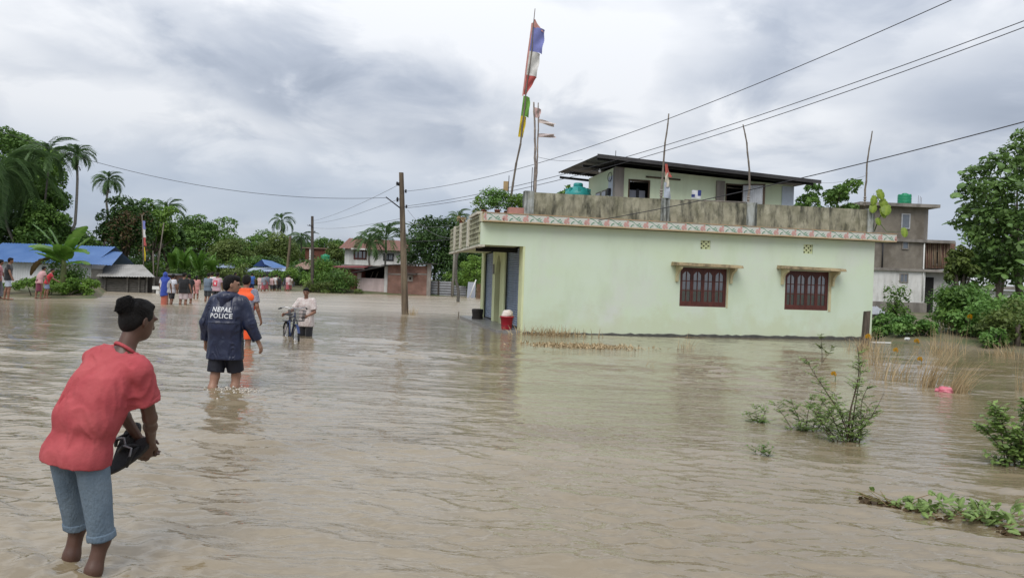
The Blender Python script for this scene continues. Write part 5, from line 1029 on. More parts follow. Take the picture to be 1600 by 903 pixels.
# ================================================================== PLANTS NEAR THE HOUSE AND ON THE RIGHT
terra = mat('terracotta', (.34, .13, .09), (.26, .10, .07), scale=6, rough=.8); pinkpl = mat('pink_planter', (.48, .24, .21), (.40, .21, .18), scale=6)
u0, z0 = hp(795, 333, .1); u1, _ = hp(822, 333, .1)
o = root('planter_box', 'pink concrete planter box at the left end of the parapet', 'planter', H2W((u0 + u1) / 2, .25, 3.47), TH); hw = (u1 - u0) / 2
MB().hexa([(-hw, -.15, 0), (hw, -.15, 0), (hw, .15, 0), (-hw, .15, 0), (-hw * .94, -.17, .2), (hw, -.17, .2), (hw, .17, .2), (-hw * .94, .17, .2)]).build('trough', pinkpl, o); MB().box((-hw * .9, -.12, .15), (hw * .9, .12, .205)).build('soil', mud, o)
def rooftop_plant(label, px, Y, h, rx, mt, seed, n, leaf=.09, pot=.085):
    a0 = at(px, 331, Y); a0[2] = 3.47; o = root('potted_plant', label, 'potted plant', a0, 0, 'potted plants on the roof corner')
    MB().lathe([(0, 0), (pot * .75, 0), (pot, .13), (pot * 1.08, .13), (pot * 1.08, .16), (pot * .9, .16), (pot * .85, .12), (0, .12)], 16).build('pot', terra, o)
    rng = np.random.default_rng(seed); C = [(rng.uniform(-rx, rx), rng.uniform(-.2, .2), .08 + h * rng.uniform(.1, .85)) for _ in range(9)]
    foliage('foliage', C, [h * .30] * 9, int(n * 1.5), leaf, mt, seed, parent=o, solid=.1, width=.4); m = MB()
    for c in C: m.tube([(0, 0, .2), (c[0] * .6, c[1] * .6, c[2] * .6), c], [.012, .009, .004], 5)
    m.build('stems', mat('green_stem', (.10, .15, .05)), o)
rooftop_plant('potted yellow-green plant at the very corner of the roof, leftmost', 756, 22.2, .50, .30, G_bright, 1, 420)
rooftop_plant('bushy potted plant in the middle of the roof corner', 777, 22.0, .80, .42, G_weed, 2, 900)
rooftop_plant('potted plant just left of the pink planter box', 792, 22.3, .72, .38, G_bright, 3, 800)
rooftop_plant('dark potted plant against the parapet pillar', 812, 22.5, .62, .30, G_mid, 4, 600)
rooftop_plant('small yellowish plant on the balcony railing', 744, 23.6, .30, .15, G_olive, 5, 200)
rooftop_plant('dry yellow plant farther along the balcony railing', 722, 26.5, .25, .12, G_dry, 6, 160)
o = MB().box((-.09, -.06, -.05), (.08, .06, .24)).build('plywood_board', mat('ply', (.45, .32, .17), (.38, .26, .13)), None, loc=at(791, 296, 22.7) - np.array([0, 0, .0])); props(o, 'pale brown board standing behind the roof corner plants', 'board')
for px_ in (794, 830, 833): 
    a0 = at(px_, 300, 22.6); o = MB().tube([(0, 0, -.3), (.01, 0, .75 if px_ > 800 else .5)], .012, 5).build('steel_rod', darksteel, None, loc=a0); props(o, {794: 'thin rod rising from the roof corner plants', 830: 'left of two thin rods by the twin flag poles', 833: 'right of two thin rods by the twin flag poles'}[px_], 'rod')
# broad-leaved climber at the right end of the parapet
heart = ban_leaf(31, wd=.62, droop=.25); heart.materials.clear(); heart.materials.append(leafmat('climber_leaf', (.10, .17, .02), (.27, .36, .05), rough=.4))
a0 = at(1368, 357, 23.8); o = root('climbing_plant', 'broad yellow-green leaves of a plant beside the parapet end', 'plant', a0)
m = MB(); m.tube([at(1366, 362, 24) - a0, at(1372, 345, 24) - a0, at(1380, 330, 23.9) - a0, at(1370, 305, 23.9) - a0], [.02, .018, .015, .008], 6); m.tube([at(1372, 345, 24) - a0, at(1385, 362, 23.8) - a0, at(1410, 362, 23.6) - a0], [.012, .01, .006], 5); m.build('stem', mat('green_stem', (.1, .15, .05)), o)
for k, (px_, py_, s_, az, el) in enumerate(((1372, 300, .42, 4.6, .1), (1368, 310, .4, 3.6, -.3), (1377, 315, .42, 5.2, -.2), (1366, 322, .40, 4.2, -.6), (1386, 322, .52, 5.4, -.5), (1378, 328, .42, 4.6, -.7), (1370, 345, .3, 4.4, -.8), (1413, 360, .40, 4.8, -.6))):
    f_ = link('leaf', heart, o); rl_ = random.Random(k); X_ = Vector((rl_.uniform(-.45, .45), rl_.uniform(-.2, .1), -1)).normalized(); Z_ = Vector((rl_.uniform(-.4, .4), -1, .35)); Z_ = (Z_ - X_ * Z_.dot(X_)).normalized(); Y_v = Z_.cross(X_); p_ = at(px_, py_ - 6, 23.8) - a0; M4 = Matrix.Identity(4)
    for i_ in range(3): M4[i_][0] = X_[i_] * s_; M4[i_][1] = Y_v[i_] * s_; M4[i_][2] = Z_[i_] * s_; M4[i_][3] = p_[i_]
    f_.matrix_local = M4
# teak tree at the right edge: limbs, a mass of leaves and many single big leaves
tb = gz(at(1592, 470, 27)); tk = root('teak_tree', 'large-leaved tree overhanging the right edge of the view', 'tree', tb)
rng = np.random.default_rng(77); C = []; Rr = []
for px_, py_, Y_, r_ in ((1590, 240, 27, 34), (1560, 262, 26.6, 34), (1525, 275, 27.4, 26), (1512, 300, 27, 22), (1545, 300, 26.2, 34), (1585, 300, 26, 38), (1520, 335, 27, 30), (1560, 345, 26, 36), (1590, 355, 25.8, 34), (1530, 372, 26.4, 32), (1500, 352, 27.5, 20), (1570, 395, 26, 38), (1525, 410, 27, 32), (1510, 430, 27.6, 26), (1550, 430, 26.6, 34), (1590, 425, 26, 34), (1620, 270, 27, 50), (1640, 340, 27, 60), (1630, 410, 27, 50), (1605, 215, 27.5, 26), (1500, 410, 28, 18), (1595, 390, 29, 40), (1545, 320, 29, 40)):
    C.append(at(px_, py_, Y_) - tb); Rr.append(r_ * .80 * 27 / 1150)
cm = foliage('small_leaves', C, Rr, 10000, .19, G_teak, 78, width=.62, parent=tk, solid=.3)
m = MB(); top = at(1588, 330, 27) - tb; m.tube([(0, 0, -.5), (.05, 0, 1.2), top * .6, top], [.16, .14, .11, .06], 8)
for c in C[:16]: s_ = top * rng.uniform(.35, .95); m.tube([s_, (s_ + c) / 2 + np.array([0, 0, .15]), c], [.05, .03, .012], 6)
m.build('trunk', bark, tk)
big = ban_leaf(33, wd=.75, droop=.5); big.materials.clear(); big.materials.append(leafmat('teak_leaf', (.08, .16, .04), (.21, .33, .10), rough=.4)); big2 = ban_leaf(34, wd=.68, droop=.8); big2.materials.clear(); big2.materials.append(leafmat('teak_leaf2', (.055, .12, .03), (.15, .25, .07), rough=.4))
for i in range(200):
    k = rng.integers(len(C)); d = rng.normal(size=3); d[1] = -abs(d[1]) * 1.1; d /= np.linalg.norm(d); p = C[k] + d * Rr[k] * rng.uniform(.85, 1.1) * np.array([1, 1, .85]); s_ = rng.uniform(.26, .46)
    link('leaf', big if i % 3 else big2, tk, p, (rng.uniform(-.7, .7), rng.uniform(-.2, .7), math.atan2(d[1], d[0]) + rng.uniform(-.8, .8)), s_)
T('dense olive tree between the brick wing and the teak tree', 1500, 384, 26, 26, .17, 4200, G_olive, 91, cb=.05, group='trees on the right bank', nc=26)
T('dark tree crown behind the teak tree', 1560, 320, 40, 50, .26, 6500, G_dark, 92, cb=.1, group='trees on the right bank')
T('leafy tree beyond the right edge', 1690, 260, 30, 70, .26, 4000, G_mid, 94, cb=.1, group='trees on the right bank')
bush('large bright feathery bush in front of the concrete building', gz(at(1503, 520, 25.5)), 1.0, .9, 1.75, .13, 4200, G_weed, 101, group='bushes on the right bank', nc=22, width=.4)
bush('ivy-covered stump by the white ground floor', gz(at(1398, 525, 29)), .30, .3, 1.75, .13, 1100, G_mid, 102, group='bushes on the right bank', nc=14)
bush('green weeds at the right corner of the green house', gz(at(1378, 532, 24.6)), .5, .5, .75, .12, 1500, G_weed, 103, group='bushes on the right bank')
bush('low lush weeds on the right bank beside the yellow flowers', gz(at(1425, 535, 23.8)), .85, .6, .72, .12, 2600, G_weed, 104, group='bushes on the right bank')
bush('broad-leaved bush at the middle of the right bank', gz(at(1500, 530, 24.5)), 1.2, .8, 1.7, .16, 3200, G_mid, 105, group='bushes on the right bank')
bush('tall weeds at the foot of the teak tree', gz(at(1545, 535, 23.5)), 1.1, .8, 1.6, .14, 3000, G_weed, 106, group='bushes on the right bank')
bush('yellow-brown bush at the right edge above the water', gz(at(1582, 545, 22)), .95, .7, 1.5, .13, 3000, G_olive, 107, group='bushes on the right bank')
bush('low green bush at the waterline under the yellow-brown bush', gz(at(1552, 548, 21.6)), .5, .4, .6, .12, 1000, G_weed, 108, group='bushes on the right bank')
bush('dark undergrowth below the teak tree at the right edge', gz(at(1600, 520, 25)), 1.6, .8, 1.6, .18, 2600, G_mid, 109, group='bushes on the right bank')
a0 = gnd(1588, 546); o = MB().tube([(0, 0, -.4), (.05, 0, .3), (.02, 0, .75)], [.10, .09, .07], 7).build('tree_stump', bark, None, loc=a0); props(o, 'grey stump at the waterline on the right edge', 'stump')
# ---- dry grass, straw and debris
def tuft(label, px, py, n, rx, ry, h, seed, lean=.5, bias=(0, 0), mt=None, wd=.012, name='grass_tuft', cat='grass', z0=-.08):
    a0 = gnd(px, py); o = blades(name, n, rx, ry, h, seed, mt or G_dry, lean, wd, None, bias, z0=z0); o.location = a0; props(o, label, cat, 'tufts of grass in the water', 'stuff' if n > 300 else None); return o
tuft('line of dry weeds along the foot of the green wall by its left corner', 862, 524, 260, 1.05, .22, .40, 1, .7, wd=.026)
tuft('flattened raft of brown straw floating by the green wall', 906, 541, 950, 1.25, .60, .09, 2, 3.2, wd=.035, z0=.005)
tuft('sparse dry stalks in front of the left window', 1072, 545, 22, .25, .2, .55, 3, .9, (.25, 0), wd=.012)
tuft('single dead stalk standing right of the straw raft', 1015, 574, 5, .10, .08, .35, 4, .6, (.5, 0))
tuft('dry grass clump at the right corner of the green house', 1350, 549, 130, .42, .3, .62, 5, .55, wd=.014)
tuft('tall pale dry grass behind the shrub, bending right', 1402, 594, 70, .45, .30, .8, 6, .35, (.35, 0), wd=.011)
tuft('tall pale grass fan beside the pink plastic bag', 1450, 605, 110, .18, .15, .95, 7, .25, (.5, 0), wd=.010)
tuft('bent pale grass right of the pink plastic bag', 1490, 612, 150, .18, .15, .62, 8, .3, (.8, 0), wd=.010)
tuft('dry grass behind the pale fans at the right bank', 1475, 553, 80, .5, .25, .95, 9, .4, wd=.013)
tuft('dry grass below the yellow-brown bush', 1570, 556, 90, .5, .3, .55, 10, .6, (-.2, 0), wd=.013)
tuft('few dry stalks at the very right edge', 1594, 610, 16, .1, .1, .9, 11, .12, wd=.008)
tuft('small tuft at the foot of the leaning utility pole', 644, 492, 45, .18, .15, .5, 12, .5, wd=.016)
tuft('pale grass standing left of the tall grass, near the shrub', 1368, 572, 60, .30, .2, .9, 13, .45, (.1, 0), wd=.010)
o = crumple(.10, 9, (1.2, 1, .7), amp=.6).build('plastic_bag', mat('pink_bag', (.50, .08, .13), (.6, .2, .24), rough=.3), None, loc=gnd(1476, 612) + np.array([0, 0, .01])); props(o, 'pink plastic bag caught in the grass at right', 'bag')
o = crumple(.06, 19, (1.3, 1, .8), amp=.6).build('plastic_bag', mat('grey_white_rag', (.55, .56, .55)), None, loc=gz(at(1417, 537, 22.6)) + np.array([0, 0, .1])); props(o, 'dirty white bag on the right bank beside the yellow flowers', 'bag')
o = MB().box((-.3, -.05, 0), (.3, .05, .04)).build('plank', whitem, None, loc=gnd(1376, 537) + np.array([0, 0, .02])); props(o, 'short white slat on the waterline right of the green house', 'plank')
# yellow marigold-like flowers
fm = mat('orange_yellow_petals', (.75, .42, .01), (.62, .30, .005), scale=20, rough=.6)
def flower_head(R):
    m = MB(); n = 9
    for ring in range(3):
        for k in range(n):
            a = k * 2 * math.pi / n + ring * .35; r0, r1, z0, z1 = .1 * R, R * (1 - .28 * ring), .1 * R * ring, R * (.05 + .22 * ring); d = np.array([math.cos(a), math.sin(a), 0]); s_ = np.array([-math.sin(a), math.cos(a), 0]) * R * .3
            m.add([d * r0 + (0, 0, z0), d * r1 * .7 + s_ + (0, 0, z1), d * r1 + (0, 0, z1 - .08 * R), d * r1 * .7 - s_ + (0, 0, z1)], [(0, 1, 2, 3)])
    return m.mesh('flower_head', fm)
FH = flower_head(.085)
for k, (px_, py_, yb, Y_) in enumerate(((1356, 525, 548, 21.8), (1432, 532, 542, 22.4), (1399, 546, 566, 18), (1437, 560, 575, 16), (1302, 583, 600, 12.5), (1515, 494, 520, 23))):
    b_ = at(px_ + 3, yb, Y_); b_[2] = 0; p_ = at(px_, py_, Y_) - b_; lab = ['yellow flower at the right corner of the green house', 'yellow flower on the right bank in front of weeds', 'yellow flower among dry grass, left of the pair over water', 'yellow flower among dry grass, right of the pair over water', 'small yellow flower above the left of the shrub', 'yellow flower high in the bank weeds'][k]
    o = root('yellow_flower', lab, 'flower', b_, 0, 'yellow flowers'); MB().tube([(0, 0, -.3), p_ * .5 + np.array([.02, 0, 0]), p_], [.008, .006, .004], 5).build('stem', mat('green_stem', (.1, .15, .05)), o)
    s0 = Y_ / 22 * (1.0 if k else 1.15); link('flower_head', FH, o, p_, (-1.0, 0, 0), s0); link('flower_head', FH, o, p_ + np.array([.09, .03, -.06]) * s0, (-1.2, .4, 1), s0 * .8)
# ---- shrubs standing in the water, right foreground
twig = mat('twig', (.10, .065, .045), (.06, .045, .03), scale=12)
def sprigs(label, px, py, stems, seed, mt, leaf, name='water_shrub', cat='shrub', per=14, width=.4):
    """stems: list of (lean x, lean y, height, radius, leaf start, leaf count)"""
    a0 = gnd(px, py); rng = np.random.default_rng(seed); o = root(name, label, cat, a0); P = []; Nn = []; Tt = []; S = []; m = MB()
    for ox, lx, ly, h, r, ls, nl in stems:
        pts = []; wob = rng.uniform(-.06, .06, 3) * h
        for i in range(9):
            s_ = i / 8; pts.append(np.array([ox + lx * s_ ** 1.3 + wob[0] * math.sin(s_ * 6 + ox * 9), ly * s_ + wob[1] * math.sin(s_ * 5), -.06 + (h + .06) * s_]))
        m.tube(pts, [r * (1 - .75 * i / 8) for i in range(9)], 6)
        for _ in range(nl):      # side shoots with pinnate leaves
            s_ = rng.uniform(ls, 1); k = min(int(s_ * 8), 7); p = pts[k] + (pts[k + 1] - pts[k]) * (s_ * 8 - k); az = rng.uniform(0, 6.28); L = rng.uniform(.5, 1.3) * .13 * (1.25 - .5 * s_); d = np.array([math.cos(az), math.sin(az), rng.uniform(.1, .9)]); d /= np.linalg.norm(d); q = p + d * L; m.tube([p, p + d * L * .5 + (0, 0, .005), q], [.0025, .002, .001], 4)
            for i in range(per):
                s2 = (i // 2 + 1) / (per / 2) ; c = p + d * L * s2; sd = np.cross(d, (0, 0, 1.0)); sd /= np.linalg.norm(sd); sd *= (1 if i % 2 else -1); P.append(c + sd * leaf * .5 + (0, 0, rng.uniform(-.004, .008))); Tt.append(sd + d * .5 + (0, 0, rng.uniform(-.5, .2))); Nn.append(np.array([0, 0, 1.0]) + rng.normal(size=3) * .35); S.append(leaf * rng.uniform(.7, 1.25))
    V, Fc = leaves(np.array(P), np.array(Nn), np.array(Tt), np.array(S), width, rng, .05); tint = np.repeat(np.clip(rng.normal(.55, .25, len(P)), 0, 1), 4)
    m.build('stems', twig, o); link('leaves', np_mesh('leaves', V, Fc, mt, tint=tint), o); return o
sprigs('leafy branching shrub standing in the flood water in front of the right window', 1330, 690, [(0, .02, 0, .98, .013, .55, 16), (.02, .06, .05, .80, .010, .25, 24), (-.03, -.45, .0, .85, .008, .3, 24), (.05, .12, .0, .62, .008, .1, 16), (-.05, -.3, -.05, .42, .007, .05, 30), (.0, -.16, .06, .48, .007, .05, 28), (-.15, -.25, .02, .30, .006, .0, 26), (.06, .14, .04, .40, .006, .05, 22), (.04, .32, .05, .52, .006, .15, 12), (-.1, -.35, .1, .36, .006, .0, 18), (.03, .1, -.06, .36, .006, .05, 16), (-.06, -.10, -.05, .34, .006, .05, 16), (-.02, .04, .02, .25, .005, 0, 14)], 3, G_shrub, .034)
sprigs('low leafy shrub standing left of the branching shrub', 1258, 672, [(-.05, -.10, .0, .34, .006, .05, 26), (.0, .06, 0, .38, .006, .0, 28), (.06, .16, .05, .33, .006, .05, 26), (.12, .22, 0, .30, .005, .05, 16), (-.12, -.2, .05, .27, .005, .1, 14), (.2, .2, 0, .22, .005, 0, 14)], 4, G_shrub, .036)
sprigs('small yellow-green sprig at the left end of the shrubs', 1184, 659, [(0, -.03, 0, .16, .004, 0, 14), (.03, .08, 0, .18, .004, 0, 12), (-.03, -.08, 0, .10, .004, 0, 10)], 5, G_bright, .034)
sprigs('tiny dark sprig with two leaves below the shrubs', 1186, 712, [(0, .03, 0, .07, .003, .3, 5), (.06, .05, 0, .05, .003, .3, 4)], 6, G_mid, .036)
sprigs('thin sapling in front of the wall right of the right window', 1284, 566, [(0, -.03, 0, .62, .010, .3, 12), (0, .25, 0, .35, .007, .3, 8)], 16, G_olive, .05)
sprigs('broad-leaved plant standing in water at the right edge', 1598, 728, [(0, .0, 0, .62, .010, .2, 40), (-.06, -.18, 0, .52, .009, .2, 40), (-.10, -.22, .05, .34, .007, .15, 30), (.05, .12, 0, .55, .009, .25, 34), (.02, .1, -.1, .36, .007, .1, 30), (-.02, -.06, -.08, .30, .007, .05, 28), (-.14, -.12, 0, .44, .007, .1, 30)], 7, G_shrub, .055, per=8, width=.62)
# floating raft of torn weeds with single leaves
a0 = gnd(1478, 806); wr = root('weed_raft', 'floating raft of uprooted green weeds in the right foreground', 'weeds', a0); rng = np.random.default_rng(12)
wl = ban_leaf(41, wd=.42, droop=.35); wl.materials.clear(); wl.materials.append(leafmat('raft_leaf', (.10, .16, .035), (.26, .36, .12))); wl2 = ban_leaf(42, wd=.34, droop=.6); wl2.materials.clear(); wl2.materials.append(G_shrub)
m = MB(); edge = [gnd(px_, py_) - a0 for px_, py_ in ((1362, 782), (1395, 790), (1430, 797), (1470, 805), (1510, 808), (1545, 812), (1580, 832))]
for i in range(26):
    k = rng.integers(6); p = edge[k] + (edge[k + 1] - edge[k]) * rng.random() + rng.normal(0, .045, 3) * (1, 1, 0); az = rng.uniform(-.5, .5) + (3.14 if rng.random() < .4 else 0); L = rng.uniform(.1, .3); d = np.array([math.cos(az), math.sin(az) * .6, 0])
    m.tube([p + (0, 0, .0), p + d * L * .5 + (0, 0, rng.uniform(.01, .07)), p + d * L + (0, 0, rng.uniform(.0, .12))], [.004, .0035, .002], 5)
m.build('stalks', mat('weed_stalk', (.20, .24, .09), (.22, .13, .07), scale=9), wr)
for i in range(240):
    k = min(5, int(abs(rng.normal(4.2, 1.6)))); w_ = .035 + .055 * (k > 2); p = edge[k] + (edge[k + 1] - edge[k]) * rng.random() + rng.normal(0, w_, 3) * (1, 1.2, 0); link('leaf', wl if i % 3 else wl2, wr, p + np.array([0, 0, .008 + abs(rng.normal(0, .018 + .03 * (k > 2)))]), (rng.uniform(-.7, .7), rng.uniform(-.9, .25), rng.uniform(0, 6.28)), rng.uniform(.04, .105))
props(foliage('roots', [e + (0, 0, -.01) for e in edge], [.09] * 7, 900, .055, G_brown, 2, parent=wr, flat=.25, solid=.1), kind='stuff')
# trees on the near bank behind the viewer: what the window panes mirror
for i, (x_, y_, h_, r_) in enumerate(((-14, -26, 2.7, 4), (-4, -32, 2.3, 4.5), (6, -28, 2.8, 4), (15, -30, 2.4, 4), (24, -26, 2.9, 4.5))):
    tree('tree of the near bank behind the viewer, %s from the left' % 'first second third fourth fifth'.split()[i], (x_, y_, .3), h_, r_, .4, 2500, G_mid if i % 2 else G_dark, 200 + i, cb=.1, group='trees of the near bank')
# ================================================================== PEOPLE: bodies as one smooth surface grown from limbs
A3 = lambda *q: np.array(q, float)
def nz(v): v = np.asarray(v, float); return v / (np.linalg.norm(v) + 1e-12)
def rc(a, b, r0, r1=None, k=.03, flat=False, sub=False): return dict(t='rc', a=A3(*a), b=A3(*b), r0=r0, r1=r0 if r1 is None else r1, k=k, flat=flat, sub=sub)
def el(c, r, M=None, k=.02, sub=False): return dict(t='el', c=A3(*c), r=A3(*r), M=np.eye(3) if M is None else np.asarray(M), k=k, sub=sub)
def sdf_mesh(prims, res, cuts=(), fold=0.0, seed=0):
    lo = np.full(3, 9e9); hi = -lo
    for p in prims:
        if p['sub']: continue
        if p['t'] == 'rc': r = max(p['r0'], p['r1']); lo = np.minimum(lo, np.minimum(p['a'], p['b']) - r); hi = np.maximum(hi, np.maximum(p['a'], p['b']) + r)
        else: r = p['r'].max(); lo = np.minimum(lo, p['c'] - r); hi = np.maximum(hi, p['c'] + r)
    lo -= .04 + 2 * res; hi += .04 + 2 * res; n = np.ceil((hi - lo) / res).astype(int) + 1
    ax = [lo[i] + res * np.arange(n[i]) for i in range(3)]; f = np.full(n, .2, np.float32)
    for p in prims:
        if p['t'] == 'rc': pts = np.stack([p['a'], p['b']]); R = max(p['r0'], p['r1'])
        else: pts = p['c'][None]; R = p['r'].max()
        pad = R + p['k'] + .035 + 2 * res; i0 = np.clip(((pts.min(0) - pad - lo) / res).astype(int), 0, n - 1); i1 = np.clip(((pts.max(0) + pad - lo) / res).astype(int) + 2, 1, n)
        X = ax[0][i0[0]:i1[0], None, None].astype(np.float32); Y = ax[1][None, i0[1]:i1[1], None].astype(np.float32); Z = ax[2][None, None, i0[2]:i1[2]].astype(np.float32)
        if p['t'] == 'rc':
            a, b = p['a'], p['b']; ab = b - a; L2 = ab @ ab + 1e-9
            t_ = np.clip(((X - a[0]) * ab[0] + (Y - a[1]) * ab[1] + (Z - a[2]) * ab[2]) / L2, 0, 1)
            d = np.sqrt((X - a[0] - ab[0] * t_) ** 2 + (Y - a[1] - ab[1] * t_) ** 2 + (Z - a[2] - ab[2] * t_) ** 2) - (p['r0'] + (p['r1'] - p['r0']) * t_)
            if p['flat']: u = ab / math.sqrt(L2); d = np.maximum(d, (X - b[0]) * u[0] + (Y - b[1]) * u[1] + (Z - b[2]) * u[2])
        else:
            c, M, r = p['c'], p['M'], p['r']; q = [((X - c[0]) * M[0, i] + (Y - c[1]) * M[1, i] + (Z - c[2]) * M[2, i]) / r[i] for i in range(3)]
            k0 = np.sqrt(q[0] ** 2 + q[1] ** 2 + q[2] ** 2); k1 = np.sqrt((q[0] / r[0]) ** 2 + (q[1] / r[1]) ** 2 + (q[2] / r[2]) ** 2) + 1e-6; d = k0 * (k0 - 1) / k1
        sl = (slice(i0[0], i1[0]), slice(i0[1], i1[1]), slice(i0[2], i1[2])); g = f[sl]; k = p['k']
        if p['sub']: h = np.clip(.5 - .5 * (g + d) / k, 0, 1); f[sl] = g * (1 - h) + (-d) * h + k * h * (1 - h)
        else: h = np.clip(.5 + .5 * (g - d) / k, 0, 1); f[sl] = g * (1 - h) + d * h - k * h * (1 - h)
    X = ax[0][:, None, None]; Y = ax[1][None, :, None]; Z = ax[2][None, None, :]
    if fold:
        r = np.random.default_rng(seed); w_ = 0
        for cx_, cz_, am in ((.12, .26, .7), (.06, .17, .8), (.03, .09, .5)):
            Ws = []
            for a_, cs in zip(ax, (cx_, cx_, cz_)):
                q = (a_ - a_[0]) / cs; i_ = q.astype(int); t_ = q - i_; t_ = t_ * t_ * (3 - 2 * t_); W = np.zeros((len(a_), i_.max() + 2), np.float32); W[np.arange(len(a_)), i_] = 1 - t_; W[np.arange(len(a_)), i_ + 1] = t_; Ws.append(W)
            N3 = r.normal(0, 1, [W.shape[1] for W in Ws]).astype(np.float32); g3 = np.tensordot(Ws[0], N3, (1, 0)); g3 = np.einsum('xyz,jy->xjz', g3, Ws[1]); g3 = np.einsum('xyz,kz->xyk', g3, Ws[2]); w_ = w_ + am * (1 - 2.2 * np.abs(g3))
            if am == .7: ph_ = g3
            if am == .8: md = g3
        kd = nz(r.normal(size=3) * (1, .4, 1)); rdg = np.sin((X * kd[0] + Y * kd[1] + Z * kd[2]) * 2 * np.pi / .12 + 4.5 * ph_); w_ = w_ * .6 + .9 * (1 - 2 * np.abs(rdg)) * np.clip(md, 0, 1.2)
        f -= (fold * .55 * w_).astype(np.float32)
    for c_, nn in cuts: nn = nz(nn); f = np.maximum(f, ((X - c_[0]) * nn[0] + (Y - c_[1]) * nn[1] + (Z - c_[2]) * nn[2]).astype(np.float32))
    s = f < 0; cn = [(a, b, c) for a in (0, 1) for b in (0, 1) for c in (0, 1)]
    cnt = sum(s[a:s.shape[0] - 1 + a, b:s.shape[1] - 1 + b, c:s.shape[2] - 1 + c].astype(np.int8) for a, b, c in cn)
    act = (cnt > 0) & (cnt < 8); ijk = np.argwhere(act); idx = np.full(act.shape, -1, np.int32); idx[act] = np.arange(len(ijk))
    val = np.stack([f[ijk[:, 0] + a, ijk[:, 1] + b, ijk[:, 2] + c] for a, b, c in cn], 1); acc = np.zeros((len(ijk), 3)); num = np.zeros(len(ijk))
    for i in range(8):
        for j in range(i + 1, 8):
            if sum(abs(np.array(cn[i]) - np.array(cn[j]))) != 1: continue
            v0, v1 = val[:, i], val[:, j]; mk = (v0 < 0) != (v1 < 0); t_ = np.where(mk, v0 / np.where(mk, v0 - v1, 1), 0)
            acc += mk[:, None] * (np.array(cn[i]) + t_[:, None] * (np.array(cn[j]) - np.array(cn[i]))); num += mk
    V = lo + res * (ijk + acc / num[:, None]); Q = []
    for d in range(3):
        e1, e2 = (d + 1) % 3, (d + 2) % 3; s0 = [slice(None)] * 3; s1 = [slice(None)] * 3; s0[d] = slice(0, -1); s1[d] = slice(1, None)
        a, b = s[tuple(s0)], s[tuple(s1)]; g = np.argwhere(a != b); g = g[(g[:, e1] > 0) & (g[:, e2] > 0) & (g[:, e1] < act.shape[e1]) & (g[:, e2] < act.shape[e2])]
        ins = a[g[:, 0], g[:, 1], g[:, 2]]; o1 = np.zeros(3, int); o1[e1] = 1; o2 = np.zeros(3, int); o2[e2] = 1
        gi = lambda q: idx[q[:, 0], q[:, 1], q[:, 2]]; q4 = np.stack([gi(g - o1 - o2), gi(g - o2), gi(g), gi(g - o1)], 1); q4[~ins] = q4[~ins][:, ::-1]; Q.append(q4)
    Q = np.vstack(Q); return V, Q[(Q >= 0).all(1)]
def sdf_obj(name, prims, res, mt, parent, cuts=(), fold=0.0, seed=0):
    V, Q = sdf_mesh(prims, res, cuts, fold, seed); return link(name, np_mesh(name, V, Q, mt, smooth=True), parent)
def rotm(ax, a):
    c, s = math.cos(a), math.sin(a); return np.array({'x': [[1, 0, 0], [0, c, -s], [0, s, c]], 'y': [[c, 0, s], [0, 1, 0], [-s, 0, c]], 'z': [[c, -s, 0], [s, c, 0], [0, 0, 1]]}[ax], float)
DN = (0, 0, -1)
def skel(h, lean=(4, 4), twist=0, side=0, head=(0, 0), aL=((-.18, .05, -1), (-.05, .25, -1)), aR=((.18, .05, -1), (.05, .25, -1)), lL=((-.03, .04, -1), (0, -.04, -1)), lR=((.03, -.04, -1), (0, -.06, -1)), shw=.108, nk=(.45, .75)):
    S = dict(h=h, s=h / 1.7); th, sh = .245 * h, .245 * h
    dL, dL2, dR, dR2 = nz(lL[0]), nz(lL[1]), nz(lR[0]), nz(lR[1])
    hz_ = max(-(dL * th + dL2 * sh)[2], -(dR * th + dR2 * sh)[2]) + .045 * h; pel = A3(0, 0, hz_ + .035 * h)
    a1, a2, sd = math.radians(lean[0]), math.radians(lean[1]), math.radians(side)
    d1 = nz((math.sin(sd), math.sin(a1), math.cos(a1))); d2 = nz((math.sin(sd), math.sin(a2), math.cos(a2)))
    S['pel'] = pel; S['waist'] = pel + d1 * .10 * h; S['chest'] = S['waist'] + d2 * .11 * h; S['top'] = S['chest'] + d2 * .085 * h; S['d1'] = d1; S['d2'] = d2
    tw = math.radians(twist); Rs = rotm('z', tw) @ A3(1, 0, 0); Rs = nz(Rs - d2 * (Rs @ d2)); S['Rs'] = Rs; S['Fs'] = np.cross(d2, Rs); S['Rp'] = A3(1, 0, 0)
    S['shL'] = S['top'] - Rs * shw * h - d2 * .012 * h; S['shR'] = S['top'] + Rs * shw * h - d2 * .012 * h
    for q, a in (('L', aL), ('R', aR)):
        u, v = nz(a[0]), nz(a[1]); S['el' + q] = S['sh' + q] + u * .172 * h; S['wr' + q] = S['el' + q] + v * .148 * h; S['fd' + q] = v
    for q, l, sg in (('L', lL, -1), ('R', lR, 1)):
        u, v = nz(l[0]), nz(l[1]); S['hp' + q] = A3(sg * .052 * h, 0, hz_); S['kn' + q] = S['hp' + q] + u * th; S['an' + q] = S['kn' + q] + v * sh
    hm = rotm('z', math.radians(head[0])) @ rotm('x', math.radians(-head[1])); S['HM'] = hm; S['nb'] = S['top'] + d2 * .02 * h
    S['head'] = S['nb'] + nz(d2 * nk[0] + hm[:, 2] * nk[1]) * .098 * h + hm[:, 1] * .012 * h; return S
